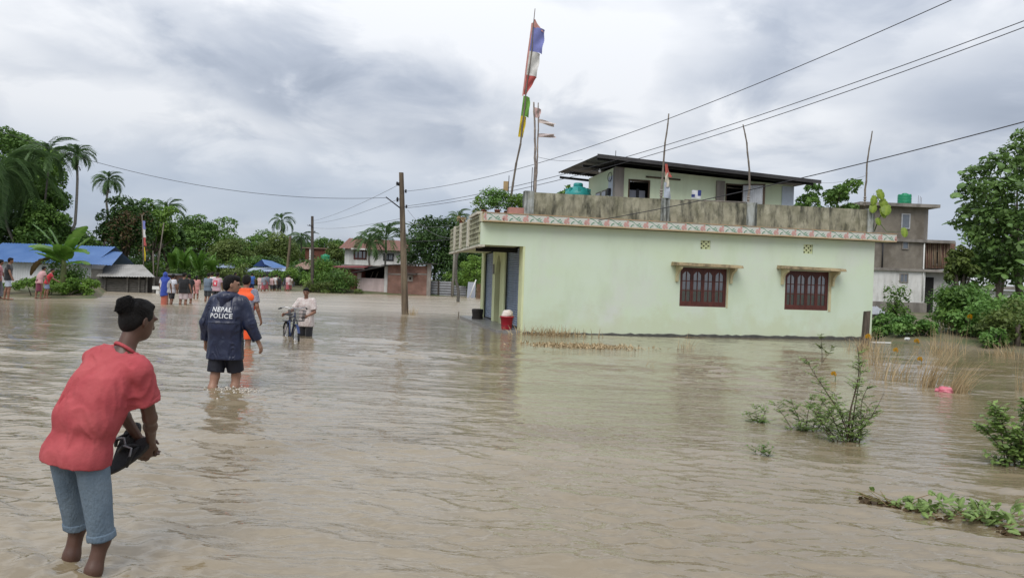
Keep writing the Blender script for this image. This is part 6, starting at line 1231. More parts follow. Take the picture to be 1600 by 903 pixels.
def hand(S, q, palm_n, curl=.4, k=.006, fdir=None, spread=.0):
    s = S['s']; w_ = S['wr' + q]; d = nz(S['fd' + q] if fdir is None else fdir); pn = A3(*palm_n); pn = nz(pn - d * (pn @ d)); sd = np.cross(d, pn) * (1 if q == 'R' else -1)   # sd: towards the thumb
    P = []
    for i, (o_, L) in enumerate(((.030, .085), (.010, .094), (-.010, .088), (-.028, .070))):
        kn = w_ + (d * .088 + sd * o_) * s; P.append(rc(w_ + sd * o_ * .55 * s + d * .012 * s, kn, .0145 * s, .0115 * s, k=.012)); p = kn; a = curl * (.75 + .12 * i)
        for j, fr in enumerate((.45, .31, .24)):
            dd = d * math.cos(a) + pn * math.sin(a) + sd * (o_ * spread * 8); e = p + nz(dd) * L * fr * s; P.append(rc(p, e, (.0098 - .001 * j) * s, (.0088 - .001 * j) * s, k=k)); p = e; a += curl * .9
    t0 = w_ + (d * .022 + sd * .022) * s; t1 = t0 + nz(d * .6 + sd * .75 + pn * .3) * .045 * s; t2 = t1 + nz(d * .85 + sd * .2 + pn * .4) * .032 * s; t3 = t2 + nz(d * .9 + pn * .45 - sd * .1) * .026 * s
    P += [rc(t0, t1, .0155 * s, .0125 * s, k=.012), rc(t1, t2, .0115 * s, .010 * s, k=k), rc(t2, t3, .010 * s, .0082 * s, k=k)]; return P
def head_prims(S, ears=True):
    s, c, M = S['s'], S['head'], S['HM']; L = lambda x, y, z: c + M @ A3(x, y, z) * s
    P = [el(L(0, -.012, .022), A3(.076, .094, .094) * s, M, k=.03), el(L(0, .022, -.035), A3(.060, .068, .082) * s, M, k=.03), el(L(0, .048, -.078), A3(.036, .034, .030) * s, M, k=.025),
         rc(L(0, .084, .012), L(0, .103, -.026), .009 * s, .0135 * s, k=.012), el(L(-.013, .094, -.030), A3(.009, .010, .008) * s, M, k=.006), el(L(.013, .094, -.030), A3(.009, .010, .008) * s, M, k=.006),
         el(L(-.033, .096, .008), A3(.019, .016, .012) * s, M, k=.012, sub=True), el(L(.033, .096, .008), A3(.019, .016, .012) * s, M, k=.012, sub=True),
         rc(L(-.048, .078, .030), L(.048, .078, .030), .010 * s, k=.016), rc(L(-.020, .084, -.054), L(.020, .084, -.054), .0075 * s, k=.006), rc(L(-.017, .082, -.066), L(.017, .082, -.066), .008 * s, k=.006)]
    if ears:
        for g in (-1, 1): P += [el(L(g * .079, -.008, -.008), A3(.009, .019, .032) * s, M @ rotm('z', g * .35), k=.008), el(L(g * .088, -.004, -.006), A3(.006, .011, .02) * s, M @ rotm('z', g * .35), k=.006, sub=True)]
    return P
def body_prims(S, hands=True, palm=None, curl=(.45, .45), fem=0, fdir=(None, None)):
    s, h = S['s'], S['h']; P = []; lg = S.get('leg', 1.0)
    bar = lambda c, ax, hw, r, k=.06: rc(c - ax * hw * s, c + ax * hw * s, r * s, k=k)
    P += [bar(S['pel'], S['Rp'], .075, .105), bar(S['waist'], nz(S['Rp'] + S['Rs']), .055, .095), bar(S['chest'], S['Rs'], .075, .108), bar(S['top'] - S['d2'] * .02 * s, S['Rs'], .12, .055, .07)]
    P += [rc(S['top'], S['head'] + S['HM'] @ A3(0, -.02, -.05) * s, .056 * s, .050 * s, k=.04)]
    for q in 'LR':
        P += [rc(S['sh' + q], S['el' + q], .050 * s, .039 * s, k=.03), rc(S['el' + q], S['el' + q] * .65 + S['wr' + q] * .35, .038 * s, .037 * s, k=.02), rc(S['el' + q] * .65 + S['wr' + q] * .35, S['wr' + q], .037 * s, .026 * s, k=.02)]
        P += [rc(S['hp' + q], S['kn' + q], .084 * s * lg, .056 * s * lg, k=.05), rc(S['kn' + q], S['kn' + q] * .65 + S['an' + q] * .35 + A3(0, -.015, 0) * s, .053 * s * lg, .054 * s * lg, k=.03), rc(S['kn' + q] * .65 + S['an' + q] * .35 + A3(0, -.015, 0) * s, S['an' + q], .054 * s * lg, .036 * s, k=.03)]
        P += [rc(S['an' + q] + A3(0, -.03, -.04) * s, S['an' + q] + A3(0, .16, -.05) * s, .038 * s, .03 * s, k=.03)]
        if hands: P += hand(S, q, palm[q] if palm else A3(-1 if q == 'R' else 1, 0, 0), curl[0 if q == 'L' else 1], fdir=fdir[0 if q == 'L' else 1])
        else: P += [rc(S['wr' + q], S['wr' + q] + S['fd' + q] * .11 * s, .030 * s, .022 * s, k=.02), rc(S['wr' + q] + S['fd' + q] * .03 * s, S['wr' + q] + S['fd' + q] * .08 * s + A3(0, .035, 0) * s, .014 * s, .011 * s, k=.012)]
    return P + head_prims(S)
def tee(S, sleeve=.6, hem=.13, loose=.016, k=.06, fore=0.0, slr=.066, flare=1.0, hip=1.0):
    s = S['s']; bar = lambda c, ax, hw, r, kk=k: rc(c - ax * hw * s, c + ax * hw * s, (r + loose) * s, k=kk); P = [bar(S['waist'], nz(S['Rp'] + S['Rs']), .066, .100), bar(S['chest'], S['Rs'], .082, .110), bar(S['top'] - S['d2'] * .022 * s, S['Rs'], .118, .056, .07)]
    for t_ in (.25, .6): P.append(bar(S['pel'] * t_ + S['chest'] * (1 - t_) - S['Fs'] * .026 * s, nz(S['Rp'] + S['Rs']), .078, .106))
    for t_ in (0, .5, 1): P.append(bar(S['pel'] - S['d1'] * hem * t_ * s, S['Rp'], .080 * hip * (1 + .06 * t_ * flare), .105 * hip * (1 + .05 * t_ * flare)))
    for q in 'LR':
        e = S['sh' + q] + (S['el' + q] - S['sh' + q]) * min(sleeve, 1.0); full = sleeve >= 1
        P.append(rc(S['sh' + q], e, (slr - .004 + loose * .3) * s, (slr + (.004 if not full else -.010) + loose * .3) * s, k=.035, flat=not full))
        if fore: P.append(rc(S['el' + q], S['el' + q] + (S['wr' + q] - S['el' + q]) * fore, (slr - .008) * s, (slr - .022) * s, k=.03, flat=True))
    cuts = [(S['pel'] - S['d1'] * hem * s, -(S['d1'] * .4 + A3(0, 0, .6)))]; return P, cuts
def shorts(S, frac=.85, loose=.022, flare=.012, waist=.07):
    s = S['s']; P = [rc(S['pel'] - S['Rp'] * .078 * s, S['pel'] + S['Rp'] * .078 * s, (.108 + loose * .4) * s, k=.05), rc(S['pel'] + S['d1'] * .06 * s - S['Rp'] * .07 * s, S['pel'] + S['d1'] * .06 * s + S['Rp'] * .07 * s, (.100 + loose * .3) * s, k=.05)]
    for q in 'LR':
        e = S['hp' + q] + (S['kn' + q] - S['hp' + q]) * min(frac, 1); fl = frac <= 1
        P.append(rc(S['hp' + q], e, (.088 + loose * .5) * s, (.088 - .028 * min(frac, 1) + loose + flare) * s, k=.035, flat=fl))
        if not fl: e2 = S['kn' + q] + (S['an' + q] - S['kn' + q]) * (frac - 1); P.append(rc(S['kn' + q], e2, (.060 + loose + flare) * s, (.058 + loose + flare) * s, k=.02, flat=True))
    return P, [(S['pel'] + S['d1'] * waist * s, S['d1'])]
def skirt(S, zb, r1=.17):
    s = S['s']; c = A3(S['pel'][0], S['pel'][1], zb); return [rc(S['pel'] - S['Rp'] * .06 * s, S['pel'] + S['Rp'] * .06 * s, .12 * s, k=.05), rc(S['pel'], c, .15 * s, r1 * s, k=.06, flat=True)], [(S['pel'] + S['d1'] * .08 * s, S['d1'])]
def hair_prims(S, style='short'):
    s, c, M = S['s'], S['head'], S['HM']; L = lambda x, y, z: c + M @ A3(x, y, z) * s
    P = [el(L(0, -.020, .032), A3(.084, .094, .096) * s, M, k=.02), el(L(0, -.060, -.015), A3(.070, .050, .075) * s, M, k=.03)]
    if style == 'short': P += [el(L(0, .040, .088), A3(.066, .055, .035) * s, M, k=.02), el(L(0, .062, .072), A3(.055, .026, .026) * s, M, k=.015)]
    if style == 'bun': P += [el(L(.0, .02, .095), A3(.06, .05, .03) * s, M, k=.02), el(L(0, -.075, .055), A3(.052, .03, .05) * s, M, k=.015), el(L(0, -.104, .062), A3(.054, .052, .060) * s, M, k=.018)] + [rc(L(_a, -.108 + _b, .062 + _c), L(_a * 1.15, -.108 + _b * 1.15, .062 + _c * 1.1 - .008), .012 * s, .007 * s, k=.012) for _a, _b, _c in np.clip(np.random.default_rng(2).normal(0, .022, (34, 3)), -.032, .032)]
    if style == 'long': P += [rc(L(0, -.07, -.02), L(0, -.075, -.22), .062 * s, .045 * s, k=.05)]
    cut = [(L(0, .052, -.01), M @ A3(0, .80, -.60))] if style != 'bun' else [(L(0, .030, .0), M @ A3(0, .86, -.5))]
    return P, cut
skins = [mat('skin_dark', (.105, .052, .034), (.078, .038, .026), scale=9, rough=.42, spec=.5, bump=.05), mat('skin_brown', (.25, .125, .080), (.20, .10, .062), scale=9, rough=.45, spec=.45), mat('skin_tan', (.33, .18, .12), (.27, .145, .095), scale=9, rough=.45, spec=.45)]
hairm = mat('black_hair', (.007, .006, .006), (.014, .012, .011), scale=60, stretch=(3, 3, .5), rough=.6, spec=.2, bump=1.0, bscale=110)
eyem = mat('eye_dark', (.02, .015, .012), rough=.2)
def fabric(nm, c, c2=None, rough=.9, scale=5, bump=.25): return mat('fabric_' + nm, c, c2 or tuple(x * .84 for x in c), scale=scale, rough=rough, bump=bump, bscale=55, sheen=.25)
def person(label, loc, rz, S, res, skin, garments, hairstyle='short', group=None, hands=False, palm=None, curl=(.45, .45), fdir=(None, None), eyes=False, hm=None):
    o = root('person', label, 'person', loc, rz, group)
    sdf_obj('body', body_prims(S, hands, palm, curl, fdir=fdir), res, skin, o)
    for k, (nm, (P, cuts), mt, fold) in enumerate(garments): sdf_obj(nm, P, res, mt, o, cuts, fold, k + int(S['h'] * 1000))
    if hairstyle:
        P, cuts = hair_prims(S, hairstyle); sdf_obj('hair', P, min(res, .012), hm or hairm, o, cuts, .004 if res < .012 else .006, 3)
    if eyes:
        s, c, M = S['s'], S['head'], S['HM']
        for g in (-1, 1): sdf_obj('eye', [el(c + M @ A3(g * .033, .085, .008) * s, A3(.013, .008, .008) * s, M)], .003, eyem, o); sdf_obj('eyebrow', [rc(c + M @ A3(g * .018, .092, .028) * s, c + M @ A3(g * .050, .082, .027) * s, .0055 * s, .004 * s)], .003, hairm, o)
        sdf_obj('moustache', [rc(c + M @ A3(-.02, .094, -.046) * s, c + M @ A3(.02, .094, -.046) * s, .0035 * s)], .003, hairm, o)
    return o

# ---- the man in the coral T-shirt, bending, sandals in hand
rz1 = math.radians(-20)
S1 = skel(1.65, lean=(8, 24), side=12, head=(-10, 15), aR=((-.10, .30, -.88), (-.52, .55, -.66)), aL=((.10, .25, -.95), (.16, .52, -.85)), shw=.094, nk=(.1, .95), lL=((-.12, .30, -1), (-.04, -.10, -1)), lR=((.02, .16, -1), (-.02, -.20, -1))); S1['s'] *= .87; S1['leg'] = .80; S1['shL'] = S1['shL'] - S1['d2'] * .04; S1['shR'] = S1['shR'] - S1['d2'] * .02
DEP1 = .32; g1 = gnd(139, 893); an = rotm('z', rz1) @ (S1['anR'] * .4 + S1['knR'] * .6); loc1 = A3(g1[0] - an[0] + .03, g1[1] - an[1], -DEP1)
coral = stained('faded_coral_cotton', (.37, .058, .070), (.44, .095, .100), (.28, .040, .052), streak=.5, sx=2.2, sz=1.2, lo=.45, hi=.7, rough=.9, mscale=2.6, bump=.6)
denim = mat('washed_blue_denim', (.105, .150, .200), (.165, .215, .265), scale=7, rough=.9, bump=.35, bscale=90, stretch=(1, 1, .5))
P1 = person('man in coral T-shirt and blue shorts bending in the flood, sandals in hand', loc1, rz1, S1, .0065, skins[0],
       [('t_shirt', tee(S1, .62, .085, .016, slr=.074, flare=.5, hip=.95), coral, .010), ('shorts', shorts(S1, .97, .004, .006, waist=.0), denim, .004)], 'bun', hands=True, palm={'L': (1, -.1, 0), 'R': (-1, .5, .2)}, curl=(.6, .5), fdir=((.1, .5, -.7), (-.35, -.1, -.92)))
# turned-up hems of the shorts, shirt collar
for q in 'LR':
    e = S1['hp' + q] + (S1['kn' + q] - S1['hp' + q]) * .97; u = nz(S1['kn' + q] - S1['hp' + q]); s_ = S1['s']
    sdf_obj('hem', [rc(e - u * .034, e + u * .004, .0775 * s_, .0795 * s_, flat=True)], .0065, denim, P1, [(e - u * .034, -u)], .002, 4)
m = MB(); n_ = 26; c_ = S1['nb'] + S1['d2'] * .012; Rx, Fx = S1['Rs'], S1['Fs']
m.tube([c_ + (Rx * math.cos(q) * .060 + Fx * math.sin(q) * .058) + S1['d2'] * (-.010 - .014 * math.sin(q)) for q in np.linspace(0, 2 * math.pi, n_)], .009, 7); m.build('collar', coral, P1)
# strands of hair combed back into the knot, stitched seams on the shirt
hr = [c for c in P1.children if c.name.startswith('hair')][0]; rg_ = np.random.default_rng(21); s_, c_, HM_ = S1['s'], S1['head'], S1['HM']; m = MB()
HL = lambda x, y, z: c_ + HM_ @ A3(x, y, z) * s_
bd = nz(A3(0, -.95, .45))
for i in range(260):
    d0 = nz(A3(rg_.uniform(-1, 1), rg_.uniform(-.6, .75), rg_.uniform(-.1, 1))); pts = []
    if d0[1] > .25 and d0[2] < .45: continue
    for q in np.linspace(0, 1, 7): dd = nz(d0 * (1 - q) + bd * q); pts.append(HL(*(A3(0, -.020, .032) + dd * A3(.0855, .0955, .0975) * (1 + rg_.uniform(0, .012)))))
    m.tube(pts, [.0012, .0016, .0016, .0016, .0016, .0014, .001], 4, cap=False)
for i in range(130):
    a0_ = rg_.uniform(0, 6.28); t0 = rg_.normal(size=3); t0 = nz(t0); t1 = nz(np.cross(t0, rg_.normal(size=3))); pts = [HL(*(A3(0, -.104, .062) + (t0 * math.cos(a0_ + q) + t1 * math.sin(a0_ + q)) * A3(.055, .053, .061) * (1 + .04 * rg_.random() + (.12 * q / 2.5 if i % 5 == 0 else 0)))) for q in np.linspace(0, 2.5, 8)]
    m.tube(pts, .0016, 4, cap=False)
m.build('hair_strands', hairm, hr)
ts = [c for c in P1.children if c.name.startswith('t_shirt')][0]
for q in 'LR':
    u = nz(S1['el' + q] - S1['sh' + q]); e = S1['sh' + q] + (S1['el' + q] - S1['sh' + q]) * .60; sdf_obj('sleeve_hem', [rc(e - u * .022, e + u * .006, .0835 * s_, .0845 * s_, flat=True)], .0065, coral, ts, [(e - u * .022, -u)], .003, 6)
# sandals, held together
R1 = rotm('z', rz1); hw = loc1 + R1 @ (S1['wrR'] + nz(A3(-.35, -.1, -.92)) * .075)
sc_ = at(203, 703, float(hw[1]) + .01)
solem = mat('black_rubber_sole', (.016, .016, .018), (.028, .028, .03), scale=30, rough=.55, bump=.5, bscale=200)
strapm = mat('grey_strap', (.30, .30, .31), (.16, .16, .165), scale=30, rough=.5)
def sandal(label, loc, rot):
    o = root('sandal', label, 'sandal', loc, 0, 'pair of black sandals'); o.rotation_euler = rot; o.scale = (1.12, 1.12, 1.12); out = []
    for q in np.linspace(0, 2 * math.pi, 30, endpoint=False):
        x = .128 * math.cos(q); out.append((x, (.036 + .011 * math.cos(q)) * math.sin(q) + .006 * math.sin(x * 12)))
    m = MB()
    for (z0, z1, sc0, sc1) in ((0, .018, 1, 1.02), (.018, .024, 1.02, .97)):
        n = len(out); V = [(x * sc0, y * sc0, z0) for x, y in out] + [(x * sc1, y * sc1, z1) for x, y in out]; m.add(V, [(i, (i + 1) % n, (i + 1) % n + n, i + n) for i in range(n)] + [tuple(range(n - 1, -1, -1)), tuple(range(n, 2 * n))])
    m.build('sole', solem, o); m = MB()
    for g in (-1, 1): m.tube([(.075, 0, .02), (.06, g * .012, .045), (.02, g * .035, .052), (-.02, g * .044, .02)], [.006, .009, .011, .008], 7)
    m.build('strap', solem, o); m = MB(); m.tube([(.03, -.032, .062), (.052, 0, .056), (.03, .032, .062)], .005, 6); m.build('strap_trim', strapm, o); return o
sandal('black sandal held in front, nearer of the pair', sc_ + A3(.012, -.03, -.03), (math.radians(62), math.radians(-38), math.radians(10)))
sandal('black sandal held behind the other, showing above it', sc_ + A3(-.025, .02, .012), (math.radians(70), math.radians(-62), math.radians(4)))

# ---- the policeman in the navy rain jacket
rz2 = math.radians(-6)
S2 = skel(1.72, lean=(2, 7), head=(-62, 4), aR=((.42, .02, -1.0), (.38, .30, -1.0)), aL=((-.40, -.10, -1.0), (-.10, .20, -1.0)), lL=((-.05, -.10, -1), (-.02, -.22, -1)), lR=((.05, .22, -1), (.02, -.12, -1)), twist=-6)
g2 = gnd(353, 606); loc2 = A3(g2[0] - .02, g2[1], -.34)
def raincoat():
    m = mat('navy_raincoat', (.007, .011, .034), (.012, .017, .048), scale=3, rough=.40, spec=.5, bump=.35, bscale=14); return m
navy = raincoat(); navyd = mat('dark_shorts', (.008, .009, .016), (.013, .014, .022), rough=.6, bump=.2)
Pj, Cj = tee(S2, 1.0, .25, .036, fore=.93, slr=.085, flare=1.3)
Pj = [p for p in Pj]; s2 = S2['s']
Pj += [rc(S2['nb'] - S2['Rs'] * .05, S2['nb'] + S2['Rs'] * .05, .078 * s2, k=.05)]
P2 = person('policeman in navy hooded rain jacket wading away, head turned right', loc2, rz2, S2, .008, skins[2], [('rain_jacket', (Pj, Cj), navy, .008), ('shorts', shorts(S2, .86, .028, .012), navyd, .003)], 'short', hands=True, curl=(.5, .35), eyes=True)
jk = [c for c in P2.children if c.name.startswith('rain_jacket')][0]
hd = [rc(S2['nb'] - S2['Rs'] * .075 - S2['Fs'] * .065 + S2['d2'] * .01, S2['nb'] + S2['Rs'] * .075 - S2['Fs'] * .065 + S2['d2'] * .01, .056 * s2, k=.04), rc(S2['nb'] - S2['Fs'] * .085 - S2['d2'] * .02, S2['nb'] - S2['Fs'] * .095 - S2['d2'] * .13, .085 * s2, .045 * s2, k=.05), rc(S2['nb'] - S2['Rs'] * .085 - S2['Fs'] * .05 + S2['d2'] * .01, S2['nb'] - S2['Rs'] * .05 + S2['Fs'] * .06, .034 * s2, .028 * s2, k=.03), rc(S2['nb'] + S2['Rs'] * .085 - S2['Fs'] * .05 + S2['d2'] * .01, S2['nb'] + S2['Rs'] * .05 + S2['Fs'] * .06, .034 * s2, .028 * s2, k=.03)]
sdf_obj('hood', hd, .008, navy, jk, (), .008, 8)
# back yoke seam flap and lettering, laid on the jacket
jm = jk.data; bvh = BVHTree.FromPolygons([v.co[:] for v in jm.vertices], [p.vertices[:] for p in jm.polygons])
def on_back(x, z, off=.004):
    hit = bvh.ray_cast(Vector((x, -1.0, z)), Vector((0, 1, 0))); return None if hit[0] is None else hit[0] + Vector((0, -off, 0))
def lettering(txt, cx, zc, size, parent, mt):
    cu = bpy.data.curves.new('lettering', 'FONT'); cu.body = txt; cu.size = size; cu.align_x = 'CENTER'; cu.align_y = 'CENTER'; cu.offset = size * .022; cu.space_character = 1.12; cu.resolution_u = 3
    tmp = bpy.data.objects.new('lettering_tmp', cu); COL.objects.link(tmp); bpy.context.view_layer.update()
    me = bpy.data.meshes.new_from_object(tmp.evaluated_get(bpy.context.evaluated_depsgraph_get())); bpy.data.objects.remove(tmp)
    bm = bmesh.new(); bm.from_mesh(me); bmesh.ops.triangulate(bm, faces=bm.faces); bmesh.ops.subdivide_edges(bm, edges=bm.edges, cuts=2, use_grid_fill=True)
    for v in bm.verts:
        x, z = cx + v.co.x, zc + v.co.y; q = on_back(x, z); v.co = q if q is not None else Vector((x, -.2, z))
    bm.to_mesh(me); bm.free(); me.materials.clear(); me.materials.append(mt); me.name = 'lettering'; return link('lettering', me, parent)
zc_ = float(S2['chest'][2]); lm = mat('reflective_white', (.66, .67, .68), (.58, .59, .6), rough=.5)
lettering('NEPAL', float(S2['chest'][0]) - .0, zc_ + .028, .084, jk, lm); lettering('POLICE', float(S2['chest'][0]) - .0, zc_ - .052, .084, jk, lm)
V = []; nx_ = 30
for j in range(2):
    for i in range(nx_ + 1):
        x = float(S2['chest'][0]) + (i / nx_ - .5) * .40; q = on_back(x, zc_ - .115 - .022 * j, .004 + .008 * j); V.append(q if q is not None else Vector((x, -.1, zc_ - .115 - .022 * j)))
m = MB(); m.add(V, [(i, i + 1, nx_ + 2 + i, nx_ + 1 + i) for i in range(nx_)], 0, True); m.build('yoke_flap', navy, jk)
# splash at his legs
rng = np.random.default_rng(5); o_ = MB()
for i in range(150):
    px_ = rng.choice([346, 369, 372]) + rng.normal(6, 15); py_ = 607 + abs(rng.normal(0, 5.5)); q = gnd(px_, py_); r_ = abs(rng.normal(.004, .005)) + .003; zz_ = max(0, rng.normal(0, .012))
    o_.lathe([(0, -r_), (r_ * .9, -r_ * .4), (r_ * .9, r_ * .4), (0, r_)], 6, (q[0] - g2[0], q[1] - g2[1], zz_ + .01))
o_ = o_.build('water_splash', mat('foam', (.62, .57, .50), (.5, .45, .38), rough=.3), None, loc=(g2[0], g2[1], 0)); props(o_, 'muddy foam and drops behind the policeman legs', 'splash', kind='stuff')

# ---- man in the orange life vest, ahead of the policeman
orange = fabric('orange_vest', (.85, .10, .012), (.75, .075, .01), rough=.6); Y3 = 15.2
S3 = skel(1.74, lean=(2, 4), head=(10, 10), aR=((.25, -.12, -1), (.22, .22, -1)), aL=((-.2, .1, -1), (-.05, .5, -1)))
g3 = at(380, 560, Y3); loc3 = A3(g3[0], g3[1], -.38); s3 = S3['s']
Pv = [rc(S3['waist'] - S3['Rp'] * .08, S3['waist'] + S3['Rp'] * .08, .135 * s3, k=.05), rc(S3['chest'] - S3['Rs'] * .09, S3['chest'] + S3['Rs'] * .09, .145 * s3, k=.05), rc(S3['top'] - S3['Rs'] * .07, S3['top'] + S3['Rs'] * .07, .10 * s3, k=.05)]
P3 = person('man in bright orange life vest walking ahead of the policeman', loc3, math.radians(-4), S3, .011, skins[1], [('shirt', tee(S3, .75, .16, .015), fabric('plaid', (.10, .12, .2), (.32, .3, .32), scale=22), .003), ('life_vest', (Pv, [(S3['waist'] - A3(0, 0, .06), DN), (S3['top'] + A3(0, 0, .055), (0, 0, 1))]), orange, .004), ('shorts', shorts(S3, 1.0), orange, .003)], 'short', hands=True)
m = MB(); m.tube([S3['chest'] + A3(.237 * math.cos(q), .152 * math.sin(q), -.03) for q in np.linspace(0, 6.283, 30)], .008, 5); m.build('vest_belt', fabric('vest_dark', (.35, .04, .01)), P3)

# ---- young man with bicycle
g4 = gnd(478, 524); S4 = skel(1.66, lean=(3, 5), head=(18, 14), aR=((.42, .30, -.86), (.45, .80, -.38)), aL=((-.22, .12, -1), (.30, .75, -.32)), lL=((-.02, .12, -1), (0, -.1, -1)), lR=((.02, .04, -1), (0, -.1, -1)))
S4['s'] *= .92; checkm = fabric('printed_shirt', (.64, .60, .57), (.46, .36, .34), scale=26)
P4 = person('young man in pale printed shirt pushing a bicycle towards the camera', A3(g4[0], g4[1], -.55), math.radians(170), S4, .0095, skins[1], [('shirt', tee(S4, .8, .19, .020, slr=.074), checkm, .005), ('shorts', shorts(S4, .95), fabric('black', (.014, .014, .017)), .004)], 'short', hands=True, curl=(.75, .75), eyes=True)
def bicycle(label, loc, rz):
    o = root('bicycle', label, 'bicycle', loc, rz); blk = mat('bike_black', (.02, .02, .022), rough=.45); blu = mat('bike_blue', (.02, .04, .13), rough=.35); chrome = mat('bike_chrome', (.45, .45, .46), rough=.25, metal=.9)
    for x in (0.0, -1.08):       # forward is +X, wheels at z .34
        wv = MB(); wv.tube([(x + .325 * math.cos(q), 0, .34 + .325 * math.sin(q)) for q in np.linspace(0, 6.2832, 37)], .021, 8); w_ = wv.build('wheel', mat('tyre', (.02, .02, .02), rough=.8), o)
        m = MB(); m.tube([(x + .30 * math.cos(q), 0, .34 + .30 * math.sin(q)) for q in np.linspace(0, 6.2832, 37)], .011, 6)
        for k in range(18): q = k * math.pi / 9; m.tube([(x, (-1) ** k * .02, .34), (x + .30 * math.cos(q), 0, .34 + .30 * math.sin(q))], .002, 4)
        m.tube([(x, -.05, .34), (x, .05, .34)], .022, 8); m.build('rim', chrome, w_)
        m = MB(); n = 16; V = []
        for i in range(n + 1):
            q = .5 + 2.1 * i / n if x == 0 else .3 + 2.4 * i / n
            for yv in (-.03, 0, .03): V.append((x + (.365 - abs(yv) * .4) * math.cos(q), yv, .34 + (.365 - abs(yv) * .4) * math.sin(q)))
        m.add(V, [(i * 3 + j, i * 3 + j + 1, i * 3 + j + 4, i * 3 + j + 3) for i in range(n) for j in range(2)], 0, True); m.build('mudguard', blu if x == 0 else blk, o)
    m = MB(); hd_, bb, st = A3(-.14, 0, .82), A3(-.62, 0, .30), A3(-.74, 0, .80)
    for a, c, r in ((hd_, A3(-.17, 0, .95), .02), (hd_ + (0.0, 0, 0), bb, .018), (hd_ + (-.02, 0, .06), st, .016), (bb, st, .016)): m.tube([a, c], r, 8)
    for g in (-1, 1): m.tube([bb + (0, g * .03, 0), (-1.08, g * .05, .34)], .010, 6); m.tube([st + (0, g * .02, -.05), (-1.08, g * .05, .34)], .009, 6)
    m.build('frame', blu, o); m = MB()
    for g in (-1, 1): m.tube([hd_ + (0, g * .03, -.02), (-.07, g * .05, .68), (0, g * .05, .34)], [.014, .013, .010], 6)
    m.build('fork', blk, o); m = MB(); m.tube([(-.17, 0, .95), (-.18, 0, 1.04)], .016, 7); m.tube([(-.34, -.30, 1.04), (-.20, -.24, 1.08), (-.16, -.08, 1.05), (-.16, .08, 1.05), (-.20, .24, 1.08), (-.34, .30, 1.04)], .012, 7); m.build('handlebar', chrome, o)
    for g in (-1, 1): MB().tube([(-.30, g * .285, 1.05), (-.40, g * .32, 1.03)], .019, 8).build('grip', blk, o)
    m = MB(); x0, x1, zb_, zt_ = .02, .30, .78, 1.02
    for z, e in ((zb_, .0), (zb_ + .08, .01), (zb_ + .16, .02), (zt_, .03)): m.tube([(x0 - .1 - e, -.14 - e, z), (x1 - .1 + e, -.14 - e, z), (x1 - .1 + e, .14 + e, z), (x0 - .1 - e, .14 + e, z), (x0 - .1 - e, -.14 - e, z)], .005, 5)
    for k in range(8):
        q = k / 7; xx = x0 - .1 + (x1 - x0) * q
        for g in (-1, 1): m.tube([(xx, g * .14, zb_), (xx, g * .17, zt_)], .003, 4)
        m.tube([(xx, -.14, zb_), (xx, .14, zb_)], .003, 4); yv = -.14 + .28 * q
        m.tube([(x1 - .1, yv, zb_), (x1 - .07, yv * 1.2, zt_)], .003, 4); m.tube([(x0 - .1, yv, zb_), (x0 - .13, yv * 1.2, zt_)], .003, 4)
    m.build('basket', mat('basket_steel', (.06, .06, .065), rough=.5), o)
    m = MB(); m.add([(-.90, 0, .86), (-.88, -.09, .86), (-.75, -.07, .86), (-.62, -.02, .86), (-.60, 0, .86), (-.62, .02, .86), (-.75, .07, .86), (-.88, .09, .86)] + [(-.90, 0, .91), (-.88, -.10, .90), (-.75, -.06, .90), (-.62, -.025, .90), (-.60, 0, .89), (-.62, .025, .90), (-.75, .06, .90), (-.88, .10, .90)], [tuple(range(7, -1, -1)), tuple(range(8, 16))] + [(i, (i + 1) % 8, (i + 1) % 8 + 8, i + 8) for i in range(8)]); m.build('saddle', blk, o)
    m = MB(); m.box((-1.25, -.08, .70), (-.85, .08, .72)); m.build('rear_rack', blk, o); m = MB(); m.box((-.12, -.015, .58), (-.06, .015, .70)); m.build('head_lamp', chrome, o); return o
gb = gnd(462, 531); bicycle('black and blue bicycle with wire basket, wheels half under water', A3(gb[0], gb[1], -.34), math.radians(-62))

# ---- everyone farther off
C_ = lambda nm, c: fabric(nm, c, bump=.0)
def far(label, px, py, vis, rz, top, bottom, h=None, dep=.30, seed=0, hair='short', sk=1, frac=.85, extra=None, skirt_=None, res=.016, Y=None, arms=None, sleeve=.6, lean=(3, 5), group='people wading at the far bank'):
    g = gnd(px, py) if Y is None else at(px, py, Y); r = random.Random(seed); hh = h or 1.62; sw = r.uniform(-.25, .25)
    aL, aR = arms or (((-.2, .1 + sw, -1), (-.02, .35, -1)), ((.2, .1 - sw, -1), (.02, .35, -1)))
    S = skel(hh, lean=lean, head=(r.uniform(-35, 35), 6), aL=aL, aR=aR, lL=((-.04, sw, -1), (0, -.12 + sw * .3, -1)), lR=((.04, -sw, -1), (0, -.12 - sw * .3, -1)))
    gm = [('top', tee(S, sleeve, .14, .016), top, .004)]
    if skirt_ is not None: gm.append(('skirt', skirt(S, skirt_), bottom, .005))
    elif bottom is not None: gm.append(('shorts', shorts(S, frac), bottom, .003))
    if extra: gm += extra(S)
    return person(label, A3(g[0], g[1], -dep), math.radians(rz), S, res, skins[sk], gm, hair, group)
